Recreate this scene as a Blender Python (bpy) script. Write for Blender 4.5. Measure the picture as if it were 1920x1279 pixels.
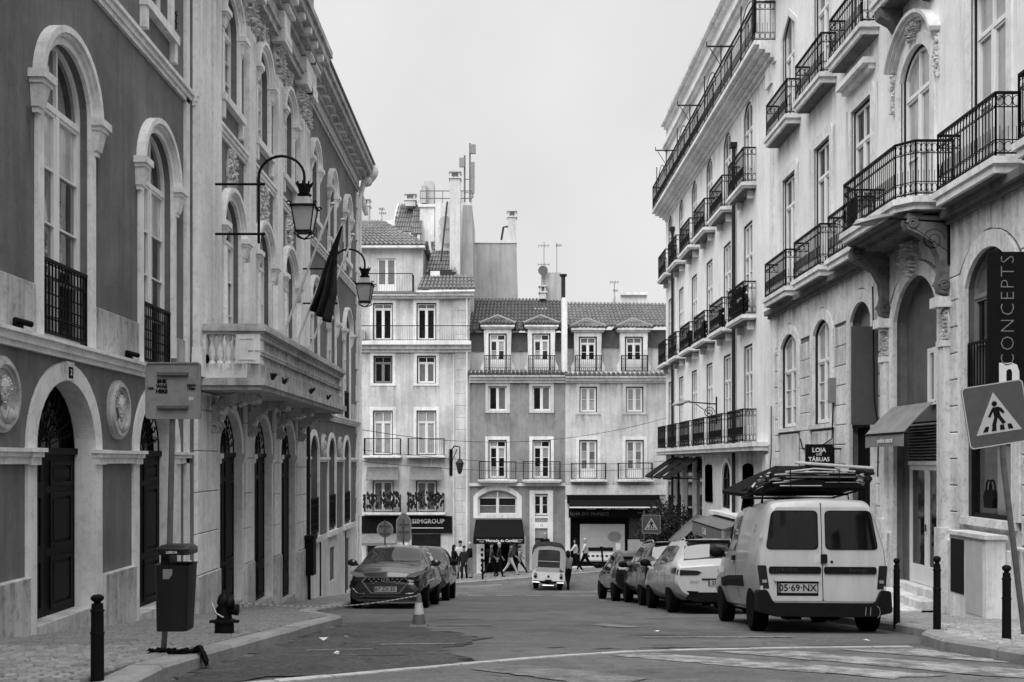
import bpy, bmesh, math, random
from mathutils import Vector, Matrix
random.seed(11)
R = math.radians
for o in list(bpy.data.objects): bpy.data.objects.remove(o)
sc = bpy.context.scene
col = sc.collection

# ---------------------------------------------------------------- camera
cd = bpy.data.cameras.new('camera'); cam = bpy.data.objects.new('camera', cd); col.objects.link(cam)
cam.location = (0, 0, 0); cam.rotation_euler = (R(90), 0, 0)
cd.sensor_width = 36.0; cd.lens = 36.0*1900/1920
cd.shift_x = 18/1920; cd.shift_y = 225.5/1920
cd.clip_start = 0.1; cd.clip_end = 2000
sc.camera = cam

# ---------------------------------------------------------------- overcast sky and soft sun
SUN_EL, SUN_AZ = R(61), R(206)          # azimuth clockwise from +Y
w = bpy.data.worlds.new('World'); sc.world = w; w.use_nodes = True
nt = w.node_tree; N = nt.nodes; L = nt.links; N.clear()
sky = N.new('ShaderNodeTexSky'); sky.sky_type = 'NISHITA'; sky.sun_disc = False
sky.sun_elevation = SUN_EL; sky.sun_rotation = SUN_AZ; sky.dust_density = 4.0; sky.air_density = 1.0
bw = N.new('ShaderNodeRGBToBW'); L.new(sky.outputs[0], bw.inputs[0])
tc = N.new('ShaderNodeTexCoord')
nz = N.new('ShaderNodeTexNoise'); nz.inputs['Scale'].default_value = 3.0; nz.inputs['Detail'].default_value = 5
L.new(tc.outputs['Generated'], nz.inputs['Vector'])
cl = N.new('ShaderNodeMapRange'); cl.inputs['From Min'].default_value = .3; cl.inputs['From Max'].default_value = .7
cl.inputs['To Min'].default_value = 4.5; cl.inputs['To Max'].default_value = 5.35     # the cloud deck
L.new(nz.outputs['Fac'], cl.inputs['Value'])
mx = N.new('ShaderNodeMix'); mx.data_type = 'FLOAT'; mx.inputs[0].default_value = .93
L.new(bw.outputs[0], mx.inputs[2]); L.new(cl.outputs[0], mx.inputs[3])
bg = N.new('ShaderNodeBackground'); bg.inputs['Strength'].default_value = 0.05
L.new(mx.outputs[0], bg.inputs['Color'])
wo = N.new('ShaderNodeOutputWorld'); L.new(bg.outputs[0], wo.inputs['Surface'])
sd = bpy.data.lights.new('sun', 'SUN'); sd.energy = 1.5; sd.angle = R(76); sd.color = (1, 1, 1)
so = bpy.data.objects.new('sun', sd); col.objects.link(so)
dv = Vector((math.sin(SUN_AZ)*math.cos(SUN_EL), math.cos(SUN_AZ)*math.cos(SUN_EL), math.sin(SUN_EL)))
so.rotation_euler = dv.to_track_quat('Z', 'Y').to_euler(); so.location = (-20, -20, 60)
sc.view_settings.view_transform = 'Standard'; sc.view_settings.look = 'None'
sc.view_settings.exposure = 1.75; sc.view_settings.gamma = 1.0
sc.view_settings.use_curve_mapping = False

# ---------------------------------------------------------------- materials (the photograph is monochrome)
MATS = {}
def mat(name, v, rough=.8, var=.12, scale=2.5, bump=0., bscale=60., streak=0., metal=0., rnd=0., spot=0., ior=1.45, coat=0., grime=0., spotscale=9., patch=0.):
    m = bpy.data.materials.new(name); m.use_nodes = True; nt = m.node_tree; n = nt.nodes; l = nt.links
    b = n['Principled BSDF']; b.inputs['Roughness'].default_value = rough; b.inputs['Metallic'].default_value = metal
    b.inputs['IOR'].default_value = ior; b.inputs['Coat Weight'].default_value = coat; b.inputs['Coat Roughness'].default_value = .06
    if v < .07 and rough >= .45: b.inputs['Specular IOR Level'].default_value = .14
    geo = n.new('ShaderNodeNewGeometry'); pos = geo.outputs['Position']
    def noise(sc_, det=5, vec=pos, r=.6):
        t = n.new('ShaderNodeTexNoise'); t.inputs['Scale'].default_value = sc_; t.inputs['Detail'].default_value = det
        t.inputs['Roughness'].default_value = r; l.new(vec, t.inputs['Vector']); return t.outputs['Fac']
    def mr(val, a, b_, c, d):
        t = n.new('ShaderNodeMapRange'); t.inputs['From Min'].default_value = a; t.inputs['From Max'].default_value = b_
        t.inputs['To Min'].default_value = c; t.inputs['To Max'].default_value = d; l.new(val, t.inputs['Value']); return t.outputs[0]
    def mul(a, b_):
        t = n.new('ShaderNodeMath'); t.operation = 'MULTIPLY'; l.new(a, t.inputs[0])
        if isinstance(b_, float): t.inputs[1].default_value = b_
        else: l.new(b_, t.inputs[1])
        return t.outputs[0]
    val = mr(noise(scale), .25, .75, v*(1-var), v*(1+var))
    if streak:
        mp = n.new('ShaderNodeVectorMath'); mp.operation = 'MULTIPLY'; mp.inputs[1].default_value = (3.0, 3.0, .22); l.new(pos, mp.inputs[0])
        val = mul(val, mr(noise(1.4, 6, mp.outputs[0], .7), .44, .66, 1.0, 1-streak))
    if spot:
        val = mul(val, mr(noise(spotscale, 7, pos, .75), .50, .64, 1.0, 1-spot))
    if patch:
        val = mul(val, mr(noise(.9, 3, pos, .5), .555, .575, 1.0, 1-patch)); val = mul(val, mr(noise(1.7, 4, pos, .55), .60, .615, 1.0, 1+patch*.8))
    if grime:
        val = mul(val, mr(noise(.55, 6, pos, .65), .42, .64, 1.0, 1-grime))
    if rnd:
        oi = n.new('ShaderNodeObjectInfo'); val = mul(val, mr(oi.outputs['Random'], 0, 1, 1-rnd, 1+rnd))
    l.new(val, b.inputs['Base Color'])
    if bump:
        bp = n.new('ShaderNodeBump'); bp.inputs['Strength'].default_value = bump; bp.inputs['Distance'].default_value = .01
        l.new(noise(bscale, 4), bp.inputs['Height']); l.new(bp.outputs[0], b.inputs['Normal'])
    MATS[name] = m
    return m

mat('dark_plaster', .168, .85, .2, 1.2, .5, 30, streak=.28, spot=.16, grime=.22, patch=.07)
mat('stone_trim', .84, .8, .1, 2, .3, 45, streak=.18, spot=.2, grime=.2)
mat('stone_plinth', .6, .8, .14, 1.6, .45, 35, streak=.36, spot=.35, grime=.3)
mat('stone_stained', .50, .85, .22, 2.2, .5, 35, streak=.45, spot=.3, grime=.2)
mat('white_wall', .84, .8, .06, .9, .25, 30, streak=.28, spot=.16, grime=.2, patch=.05)
mat('white_wall_b', .88, .8, .06, .8, .25, 30, streak=.12, spot=.08, grime=.10, patch=.04)
mat('pale_wall', .65, .85, .08, .7, .2, 22, streak=.28, spot=.14, grime=.24, patch=.08)
mat('pale_wall_b', .66, .85, .1, .8, .2, 22, streak=.28, spot=.14, grime=.24, patch=.08)
mat('grey_tile_wall', .29, .6, .16, 3, .3, 28, streak=.2, spot=.14, grime=.2, patch=.1)
mat('blank_wall', .46, .9, .12, .5, .2, 20, streak=.30, spot=.08, grime=.14)
mat('ashlar', .80, .82, .09, 2.0, .45, 38, streak=.30, spot=.30, rnd=.08, grime=.15)
mat('ashlar_joint', .16, .9, .3, 4)
mat('ornament', .6, .85, .3, 9, .6, 50, spot=.45, spotscale=14)
mat('shaded_soffit', .15, .9, .25, 2.4, .4, 30, spot=.45, streak=.2, spotscale=5)  # dark stone tone with the shade under the slabs painted in
mat('iron', .005, .55, .3, 12)
mat('iron_paint', .03, .5, .25, 8, spot=.3)
mat('white_paint', .8, .45, .06, 5, streak=.08)
mat('cream_paint', .52, .5, .08, 5, streak=.1)
mat('dark_frame', .010, .5, .2, 6)
mat('dark_door', .007, .5, .3, 5, .3, 60, streak=.2)
mat('grey_paint', .20, .55, .12, 5, streak=.1)
mat('portal_paint', .13, .6, .2, 3, streak=.25, spot=.2)
mat('dark_paint', .007, .6, .25, 6)
mat('black_cloth', .008, .9, .3, 9, .4, 60)
mat('awning_dark', .007, .85, .2, 5, .3, 80)
mat('awning_grey', .16, .8, .15, 5, .2, 60, streak=.2)
mat('awning_pale', .22, .75, .12, 6, .2, 50, streak=.25)
mat('lettering_white', .75, .6, .03, 8)
mat('lettering_black', .006, .6, .1, 8)
mat('lettering_dim', .20, .6, .15, 20)
mat('sign_metal', .24, .5, .12, 5, metal=.2, spot=.2, streak=.15)
mat('sign_grey', .075, .45, .1, 6, spot=.12)
mat('sign_white', .42, .45, .05, 7)
mat('pole_metal', .12, .5, .2, 8, metal=.3, spot=.3)
mat('bin_plastic', .009, .4, .25, 7, spot=.3)
mat('roof_tile', .17, .85, .3, 3.2, .3, 40, spot=.35, grime=.2)
mat('roof_tile_dark', .085, .9, .3, 3, .3, 40, spot=.3)
mat('slate', .10, .7, .25, 4, .2, 30, spot=.3)
mat('chimney', .6, .85, .12, 2, .3, 30, streak=.25, spot=.15)
mat('metal_light', .42, .45, .1, 5, metal=.3)
mat('lettering_faint', .035, .6, .15, 20)
mat('asphalt_edge', .05, .9, .3, 4)
mat('cobble', .235, .72, .22, 3.0, .5, 55, rnd=.22, spot=.25)
mat('cobble_pale', .33, .75, .2, 3.0, .5, 55, rnd=.20, spot=.2)
mat('kerb_stone', .27, .8, .18, 3, .5, 40, rnd=.10, spot=.3)
mat('joint_dirt', .06, .95, .3, 6, .5, 60)
mat('granite_strip', .45, .8, .15, 5, .4, 50, rnd=.1, spot=.35)
mat('road_paint', .5, .8, .2, 6, .3, 60, spot=.55)
mat('car_dark', .008, .28, .1, 3, coat=1.0, metal=.2)
mat('car_dark_grey', .022, .3, .1, 3, coat=1.0, metal=.4)
mat('car_black', .005, .28, .1, 3, coat=1.0)
mat('car_white', .48, .32, .04, 3, coat=.8, streak=.05)
mat('van_white', .46, .38, .05, 2.5, coat=.5, streak=.14, grime=.10)
mat('bumper_plastic', .005, .6, .2, 8, .2, 90, spot=.2)
mat('tyre', .003, .85, .2, 10)
mat('rim', .30, .35, .1, 6, metal=.8)
mat('chrome', .65, .15, .05, 5, metal=1.0)
mat('lamp_red', .006, .3, .2, 20)
mat('lamp_clear', .35, .1, .2, 30, coat=1.0, metal=.5)
mat('plate', .34, .4, .04, 9)
mat('seat_dark', .01, .8, .2, 9)
mat('wood_pale', .42, .8, .25, 12, .3, 60, rnd=.25)
mat('wood_dark', .012, .85, .4, 12, .3, 60, rnd=.3)
mat('plant_dark', .02, .8, .4, 12)
mat('leaf', .04, .6, .35, 6, rnd=.1)
mat('bark', .07, .9, .3, 12, .5, 50)
mat('tape', .5, .6, .05, 5)
mat('cone_dark', .10, .6, .2, 6)
mat('cone_white', .45, .6, .15, 6, spot=.3)
mat('skin', .30, .6, .1, 12)
mat('hair_dark', .007, .6, .2, 20); mat('hair_pale', .35, .6, .2, 20)
mat('flag_cloth', .008, .9, .3, 5, .2, 60); mat('flag_cloth_b', .03, .9, .3, 5, .2, 60)
mat('pole_white', .50, .5, .1, 6)
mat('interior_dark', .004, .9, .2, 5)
mat('interior_grey', .05, .9, .3, 5)
mat('canvas', .42, .8, .12, 5, .2, 50)
for k, vv in (('cloth_black', .004), ('cloth_dark', .02), ('cloth_mid', .06), ('cloth_grey', .22), ('cloth_pale', .50)):
    mat(k, vv, .9, .2, 12, .3, 60)

def glass(name, v, ior, rough=.04, wave=.0):
    m = mat(name, v, rough, .3, 2.0, ior=ior)
    if wave:
        n = m.node_tree.nodes; l = m.node_tree.links
        t = n.new('ShaderNodeTexNoise'); t.inputs['Scale'].default_value = 1.6; t.inputs['Detail'].default_value = 2
        g_ = n.new('ShaderNodeNewGeometry'); l.new(g_.outputs['Position'], t.inputs['Vector'])
        bp = n.new('ShaderNodeBump'); bp.inputs['Strength'].default_value = wave; bp.inputs['Distance'].default_value = .02
        l.new(t.outputs['Fac'], bp.inputs['Height']); l.new(bp.outputs[0], n['Principled BSDF'].inputs['Normal'])
    return m
glass('glass_dark', .010, 1.5, .05, .25)
glass('glass_old', .03, 3.4, .03, .35)
glass('glass_drape', .46, 2.6, .05, .3)
glass('glass_curtain', .34, 1.6, .1, .2)
glass('glass_curtain_dim', .15, 1.7, .08, .3)
glass('glass_car', .004, 1.5, .03)
glass('glass_car_clear', .03, 1.8, .03)
glass('lantern_glass', .30, 1.5, .2)

# ---------------------------------------------------------------- mesh builder
LOC = {}
class MB:
    """collects faces; fr maps the builder's own coordinates to the thing's"""
    def __init__(s, fr=None): s.v = []; s.f = []; s.mi = []; s.fr = fr; s.m = 0
    def add(s, vs, fs):
        k = len(s.v)
        s.v += [s.fr(*p) for p in vs] if s.fr else [tuple(p) for p in vs]
        for f in fs: s.f.append(tuple(i+k for i in f)); s.mi.append(s.m)
        return s
    def box(s, a0, a1, b0, b1, c0, c1):
        vs = [(a, b, c) for a in (a0, a1) for b in (b0, b1) for c in (c0, c1)]
        return s.add(vs, [(0, 1, 3, 2), (4, 6, 7, 5), (0, 4, 5, 1), (2, 3, 7, 6), (0, 2, 6, 4), (1, 5, 7, 3)])
    def cbox(s, a0, a1, b0, b1, c0, c1, ch):
        """box whose +c face is chamfered by ch"""
        vs = [(a0, b0, c0), (a1, b0, c0), (a1, b1, c0), (a0, b1, c0), (a0, b0, c1-ch), (a1, b0, c1-ch), (a1, b1, c1-ch), (a0, b1, c1-ch),
              (a0+ch, b0+ch, c1), (a1-ch, b0+ch, c1), (a1-ch, b1-ch, c1), (a0+ch, b1-ch, c1)]
        fs = [(3, 2, 1, 0), (8, 9, 10, 11)]
        for i in range(4):
            j = (i+1) % 4; fs += [(i, j, j+4, i+4), (i+4, j+4, j+8, i+8)]
        return s.add(vs, fs)
    def prism(s, poly, d0, d1, axis=2):
        """polygon in two coordinates pulled along the third"""
        def P(p, d): return (p[0], p[1], d) if axis == 2 else ((p[0], d, p[1]) if axis == 1 else (d, p[0], p[1]))
        n = len(poly); vs = [P(p, d0) for p in poly]+[P(p, d1) for p in poly]
        return s.add(vs, [tuple(range(n))[::-1], tuple(range(n, 2*n))]+[(i, (i+1) % n, n+(i+1) % n, n+i) for i in range(n)])
    def tube(s, pts, r, n=6, closed=False, caps=True, flat=None):
        P = [Vector(p) for p in pts]; m = len(P); rr = r if isinstance(r, (list, tuple)) else [r]*m
        rings = []; up0 = None
        for i in range(m):
            if closed: d = (P[(i+1) % m]-P[i-1])
            else: d = P[min(i+1, m-1)]-P[max(i-1, 0)]
            d = d.normalized() if d.length > 1e-9 else Vector((0, 0, 1))
            if up0 is None:
                up0 = Vector((0, 0, 1)) if abs(d.z) < .9 else Vector((1, 0, 0))
            a = d.cross(up0)
            if a.length < 1e-6: a = d.cross(Vector((1, 0, 0)))
            a.normalize(); b = a.cross(d); b.normalize(); up0 = b if abs(b.dot(d)) < .9 else up0
            ring = []
            for k in range(n):
                t = 2*math.pi*(k+.5)/n
                q = P[i]+(a*math.cos(t)+b*math.sin(t)*(flat or 1))*rr[i]
                ring.append(tuple(q))
            rings.append(ring)
        vs = [q for g_ in rings for q in g_]; fs = []
        for i in range(m if closed else m-1):
            j = (i+1) % m
            for k in range(n):
                k2 = (k+1) % n; fs.append((i*n+k, i*n+k2, j*n+k2, j*n+k))
        if caps and not closed: fs += [tuple(range(n))[::-1], tuple(range((m-1)*n, m*n))]
        return s.add(vs, fs)
    def bar(s, p, q, r, n=4): return s.tube([p, q], r, n)
    def lathe(s, prof, c=(0, 0, 0), n=12, axis='z', squash=1.):
        vs = []; fs = []
        for (r, h) in prof:
            for k in range(n):
                t = 2*math.pi*k/n; x, y = r*math.cos(t), r*math.sin(t)*squash
                p = (x, y, h) if axis == 'z' else ((h, x, y) if axis == 'x' else (x, h, y))
                vs.append((p[0]+c[0], p[1]+c[1], p[2]+c[2]))
        m = len(prof)
        for i in range(m-1):
            for k in range(n):
                k2 = (k+1) % n; fs.append((i*n+k, i*n+k2, (i+1)*n+k2, (i+1)*n+k))
        fs += [tuple(range(n))[::-1], tuple(range((m-1)*n, m*n))]
        return s.add(vs, fs)
    def grid(s, fn, nu, nv):
        vs = [fn(i/nu, j/nv) for i in range(nu+1) for j in range(nv+1)]
        return s.add(vs, [(i*(nv+1)+j, (i+1)*(nv+1)+j, (i+1)*(nv+1)+j+1, i*(nv+1)+j+1) for i in range(nu) for j in range(nv)])
    def ring(s, A, B, w0, w1, closed=True):
        """moulding between two outlines in (u, v), front at w1, sides back to w0"""
        n = len(A)
        vs = [(a[0], a[1], w1) for a in A]+[(b[0], b[1], w1) for b in B]+[(a[0], a[1], w0) for a in A]+[(b[0], b[1], w0) for b in B]
        fs = []
        for i in range(n if closed else n-1):
            j = (i+1) % n
            fs += [(i, j, n+j, n+i), (i, 2*n+i, 2*n+j, j), (n+i, n+j, 3*n+j, 3*n+i)]
        if not closed: fs += [(0, n, 3*n, 2*n), (n-1, 2*n-1, 4*n-1, 3*n-1)]
        return s.add(vs, fs)
    def build(s, name, mats, parent=None, smooth=False, local=None):
        me = bpy.data.meshes.new(name)
        if parent is not None and parent.name in LOC: lo = LOC[parent.name]
        elif local is not None: lo = Vector(local)
        else:
            xs = [p[0] for p in s.v]; ys = [p[1] for p in s.v]; zs = [p[2] for p in s.v]
            lo = Vector(((min(xs)+max(xs))/2, (min(ys)+max(ys))/2, min(zs)))
        me.from_pydata([(p[0]-lo.x, p[1]-lo.y, p[2]-lo.z) for p in s.v], [], s.f)
        if not isinstance(mats, (list, tuple)): mats = [mats]
        for m in mats: me.materials.append(MATS[m] if isinstance(m, str) else m)
        if len(mats) > 1: me.polygons.foreach_set('material_index', s.mi)
        bm = bmesh.new(); bm.from_mesh(me); bmesh.ops.recalc_face_normals(bm, faces=bm.faces); bm.to_mesh(me); bm.free()
        if smooth:
            me.polygons.foreach_set('use_smooth', [True]*len(me.polygons)); me.set_sharp_from_angle(angle=R(smooth if smooth is not True else 40))
        o = bpy.data.objects.new(name, me); col.objects.link(o)
        if parent is None: o.location = lo; LOC[o.name] = lo
        else:
            o.parent = parent
            LOC[o.name] = LOC.get(parent.name, Vector((0, 0, 0)))
        return o

def tag(o, label=None, cat=None, group=None, kind=None):
    if label: o['label'] = label
    if cat: o['category'] = cat
    if group: o['group'] = group
    if kind: o['kind'] = kind
    return o
def thing(name, loc, label, cat, group=None, rotz=0, local=False, kind=None):
    o = bpy.data.objects.new(name, None); col.objects.link(o); o.empty_display_size = .2
    o.location = loc; o.rotation_euler = (0, 0, rotz)
    LOC[o.name] = Vector((0, 0, 0)) if local else Vector(loc)
    return tag(o, label, cat, group, kind)
def copy_tree(o, parent=None):
    c = o.copy(); col.objects.link(c); c.parent = parent; LOC[c.name] = LOC.get(o.name, Vector((0, 0, 0)))
    for ch in o.children: copy_tree(ch, c)
    return c
def part_copy(src, name, parent, loc):
    c = bpy.data.objects.new(name, src); col.objects.link(c); c.parent = parent
    c.location = Vector(loc)-LOC.get(parent.name, Vector((0, 0, 0))); LOC[c.name] = LOC.get(parent.name, Vector((0, 0, 0)))
    return c
def outline(c, h, b, s, t, n=14, seg=False):
    """closed loop: bottom left, bottom right, right spring, arch, left spring"""
    pts = [(c-h, b), (c+h, b)]
    if t-s < 1e-4: return pts+[(c+h, t), (c-h, t)]
    if seg:
        rise = t-s; rad = (h*h+rise*rise)/(2*rise); a = math.asin(min(1, h/rad))
        return pts+[(c+rad*math.sin(a-2*a*k/n), t-rad+rad*math.cos(a-2*a*k/n)) for k in range(n+1)]
    return pts+[(c+h*math.cos(math.pi*k/n), s+(t-s)*math.sin(math.pi*k/n)) for k in range(n+1)]
def wall_row(mb, u0, u1, v0, v1, ops, depth=.25, w=0.):
    """wall face with openings (c, h, b, s, t, seg) and their reveals"""
    u = u0
    def q(a, b_, c_, d): mb.add([(a, c_, w), (b_, c_, w), (b_, d, w), (a, d, w)], [(0, 1, 2, 3)])
    for o in sorted(ops):
        c, h, b, s_, t = o[:5]; seg = o[5] if len(o) > 5 else False
        q(u, c-h, v0, v1)
        if b > v0+1e-4: q(c-h, c+h, v0, b)
        ol = outline(c, h, b, s_, t, 14, seg); top = ol[2:]
        for i in range(len(top)-1):
            p, r = top[i], top[i+1]
            if abs(p[0]-r[0]) > 1e-6 and v1 > max(p[1], r[1]): mb.add([(p[0], p[1], w), (r[0], r[1], w), (r[0], v1, w), (p[0], v1, w)], [(0, 1, 2, 3)])
        n = len(ol)
        mb.add([(p[0], p[1], w) for p in ol]+[(p[0], p[1], w-depth) for p in ol], [(i, (i+1) % n, n+(i+1) % n, n+i) for i in range(n)])
        u = c+h
    q(u, u1, v0, v1)
def window(fr, parent, c, h, b, s, t, d, rows=3, tr=None, frame='white_paint', outer=None, pane='glass_old', tf=.05, seg=False, panes=None, cols=2, name='window', n=14, muntin=.022, lower=None):
    """joinery in an opening: fixed frame, casements, transom; each pane its own sub-part. d = depth behind the wall face"""
    mb = MB(fr); w1, w0 = -d, -d-.06; ol = outline(c, h, b, s, t, n, seg)
    root = None; hh, bb, ss, tt = h, b, s, t
    if outer:
        ob = MB(fr); ii = outline(c, h-.05, b+.03, s if t > s else t-.05, t-.05, n, seg); ob.ring(ol, ii, w0-.02, w1+.02); hh = h-.05; bb = b+.03; tt = t-.05; ss = s if t > s else tt
    A = outline(c, hh, bb, ss, tt, n, seg); B = outline(c, hh-tf, bb+tf, ss if tt > ss else tt-tf, tt-tf, n, seg)
    mb.ring(A, B, w0, w1)
    hi = hh-tf; b2 = bb+tf; t2 = tt-tf; s2 = ss if tt > ss else t2
    def vtop(u):                      # clear height at u
        if t2-s2 < 1e-4: return t2
        x = min(1, abs(u-c)/hi)
        if seg:
            rise = t2-s2; rad = (hi*hi+rise*rise)/(2*rise); return t2-rad+math.sqrt(max(0, rad*rad-(u-c)**2))
        return s2+(t2-s2)*math.sqrt(max(0, 1-x*x))
    lev = []
    tb = .035
    low = b2; high = tr if tr else (s2 if t2 > s2 else t2)
    if tr: mb.box(c-hi, c+hi, tr-tb, tr+tb, w0, w1+.015)
    mb.box(c-.035, c+.035, b2, (tr-tb if tr else t2), w0, w1+.012)
    if tr: mb.box(c-.02, c+.02, tr+tb, t2, w0, w1)
    plist = []
    top = (tr-tb) if tr else high
    sash = .04
    for sd_ in (-1, 1):
        x0, x1 = (c-hi, c-.035) if sd_ < 0 else (c+.035, c+hi)
        lo2 = b2
        if lower:                    # solid kick panel
            mb.box(x0, x1, b2, b2+lower, w0+.01, w1-.005); lo2 = b2+lower
        mb.box(x0, x0+sash, lo2, top, w0+.01, w1-.004); mb.box(x1-sash, x1, lo2, top, w0+.01, w1-.004)
        mb.box(x0+sash, x1-sash, lo2, lo2+sash, w0+.01, w1-.004); mb.box(x0+sash, x1-sash, top-sash, top, w0+.01, w1-.004)
        for k in range(rows):
            va = lo2+sash+(top-lo2-2*sash)*k/rows; vb = lo2+sash+(top-lo2-2*sash)*(k+1)/rows
            if k: mb.box(x0+sash, x1-sash, va-muntin/2, va+muntin/2, w0+.015, w1-.006)
            plist.append([(x0+sash-.005, va), (x1-sash+.005, va), (x1-sash+.005, vb), (x0+sash-.005, vb)])
        if tr:
            tx0, tx1 = (c-hi, c-.02) if sd_ < 0 else (c+.02, c+hi)
            if t2 > s2:
                pts = [(tx0+(tx1-tx0)*k/6, max(tr+tb, vtop(tx0+(tx1-tx0)*k/6))) for k in range(6, -1, -1)]
                plist.append([(tx0, tr+tb), (tx1, tr+tb)]+[p for p in pts if p[1] > tr+tb+.002])
            else: plist.append([(tx0, tr+tb), (tx1, tr+tb), (tx1, t2), (tx0, t2)])
        elif t2 > s2:
            tx0, tx1 = (c-hi, c-.02) if sd_ < 0 else (c+.02, c+hi)
            pts = [(tx0+(tx1-tx0)*k/6, vtop(tx0+(tx1-tx0)*k/6)) for k in range(6, -1, -1)]
            plist.append([(tx0, high), (tx1, high)]+[p for p in pts if p[1] > high+.002])
    win = mb.build(name, frame, parent)
    if outer: ob.build('outer_frame', outer, win)
    for i, pl in enumerate(plist):
        if len(pl) < 3: continue
        wz = (w0+w1)/2-.012
        g_ = MB(fr); g_.prism(pl, wz-.006, wz+random.uniform(-.001, .001))
        pm = pane if isinstance(pane, str) else pane[i % len(pane)]
        g_.build('pane', pm, win)
    return win
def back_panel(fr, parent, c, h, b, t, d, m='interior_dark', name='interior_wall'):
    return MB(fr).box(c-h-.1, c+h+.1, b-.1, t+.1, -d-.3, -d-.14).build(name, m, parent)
def railing(fr, parent, path, z0, z1, m='iron', sp=.105, style=1, name='railing', r=.009):
    """iron railing along a path of (u, w); style 1 rings and scrolls, 0 plain bars"""
    mb = MB(fr); P = [Vector((p[0], 0, p[1])) for p in path]
    def seg3(a, b, z): return ((a.x, z, a.z), (b.x, z, b.z))
    for i in range(len(P)-1):
        a, b = P[i], P[i+1]; ln = (b-a).length; d = (b-a)/ln
        mb.bar((a.x, z1, a.z), (b.x, z1, b.z), .026, 4); mb.bar((a.x, z0+.06, a.z), (b.x, z0+.06, b.z), .015, 4)
        if style: mb.bar((a.x, z1-.2, a.z), (b.x, z1-.2, b.z), .010, 4); mb.bar((a.x, z0+.25, a.z), (b.x, z0+.25, b.z), .010, 4)
        n = max(2, int(ln/sp))
        for k in range(n+1):
            p = a+d*(ln*k/n); rr = r*1.8 if k in (0, n) else r
            mb.bar((p.x, z0 if k in (0, n) else z0+.06, p.z), (p.x, z1, p.z), rr, 4)
            if style and k < n:
                q = a+d*(ln*(k+.5)/n); rad = min(.075, ln/n*.46)
                for zc in ((z1-.11, z0+.155) if style == 1 else (z1-.11, z0+.155, (z0+z1)/2)):
                    mb.tube([(q.x+d.x*rad*math.cos(t*math.pi/4), zc+.075*math.sin(t*math.pi/4), q.z+d.z*rad*math.cos(t*math.pi/4)) for t in range(8)], .0075, 3, closed=True)
                if style == 1:
                    mb.bar((q.x, z0+.25, q.z), (q.x, z0+.25+(z1-z0-.45)*.42, q.z), .006, 3)
    return mb.build(name, m, parent)
TXT = {}
def text(body, size, fr, o, parent, m, sx=1., align='CENTER', name='lettering', depth=.004, vertical=False, bold=0., spacing=1.):
    """flat lettering; o = (u, v, w) of its anchor in frame fr"""
    cu = bpy.data.curves.new('t', 'FONT'); cu.body = body; cu.size = size; cu.align_x = align; cu.align_y = 'CENTER'; cu.extrude = depth/2
    cu.offset = bold; cu.space_character = spacing; cu.resolution_u = 2
    ob = bpy.data.objects.new('t', cu); me = bpy.data.meshes.new_from_object(ob)
    vs = []
    for v in me.vertices:
        x, y = v.co.x*sx, v.co.y
        if vertical: x, y = -y, x
        vs.append((o[0]+x, o[1]+y, o[2]+v.co.z))
    mb = MB(fr); mb.add(vs, [tuple(p.vertices) for p in me.polygons])
    bpy.data.objects.remove(ob); bpy.data.curves.remove(cu); bpy.data.meshes.remove(me)
    return mb.build(name, m, parent)
def ell(mb, c, r, n=8, m=5, jit=0., rnd=random):
    vs = []; fs = []
    for i in range(m+1):
        ph = math.pi*i/m
        for k in range(n):
            t = 2*math.pi*k/n; q = 1+rnd.uniform(-jit, jit)
            vs.append((c[0]+r[0]*math.sin(ph)*math.cos(t)*q, c[1]+r[1]*math.sin(ph)*math.sin(t)*q, c[2]+r[2]*math.cos(ph)*q))
    for i in range(m):
        for k in range(n): fs.append((i*n+k, i*n+(k+1) % n, (i+1)*n+(k+1) % n, (i+1)*n+k))
    mb.add(vs, fs)
XL, XR, YF = -5.1, 7.4, 53.0
FL = lambda u, v, w_: (XL+w_, u, v)         # left facade: u along the street, w out over the pavement
FR = lambda u, v, w_: (XR-w_, u, v)         # right facade
FB = lambda u, v, w_: (u, YF-w_, v)         # facades across the far end
WD = lambda x, y, z: (x, y, z)
def sm(a, b, x):
    t = max(0, min(1, (x-a)/(b-a))); return t*t*(3-2*t)
def gz(x, y):
    if y < 6.6: z = -1.6
    elif y < 8.0: t = (y-6.6)/1.4; z = -1.6-.08*(t*t)*.96
    elif y < 43: z = -.80-.11*y
    elif y < 46: t = (y-43)/3; z = -5.53-.33*t+.125*t*t
    else: z = -5.735-.025*(y-46)
    return z+.055*x*sm(43, 50, y)

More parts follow.
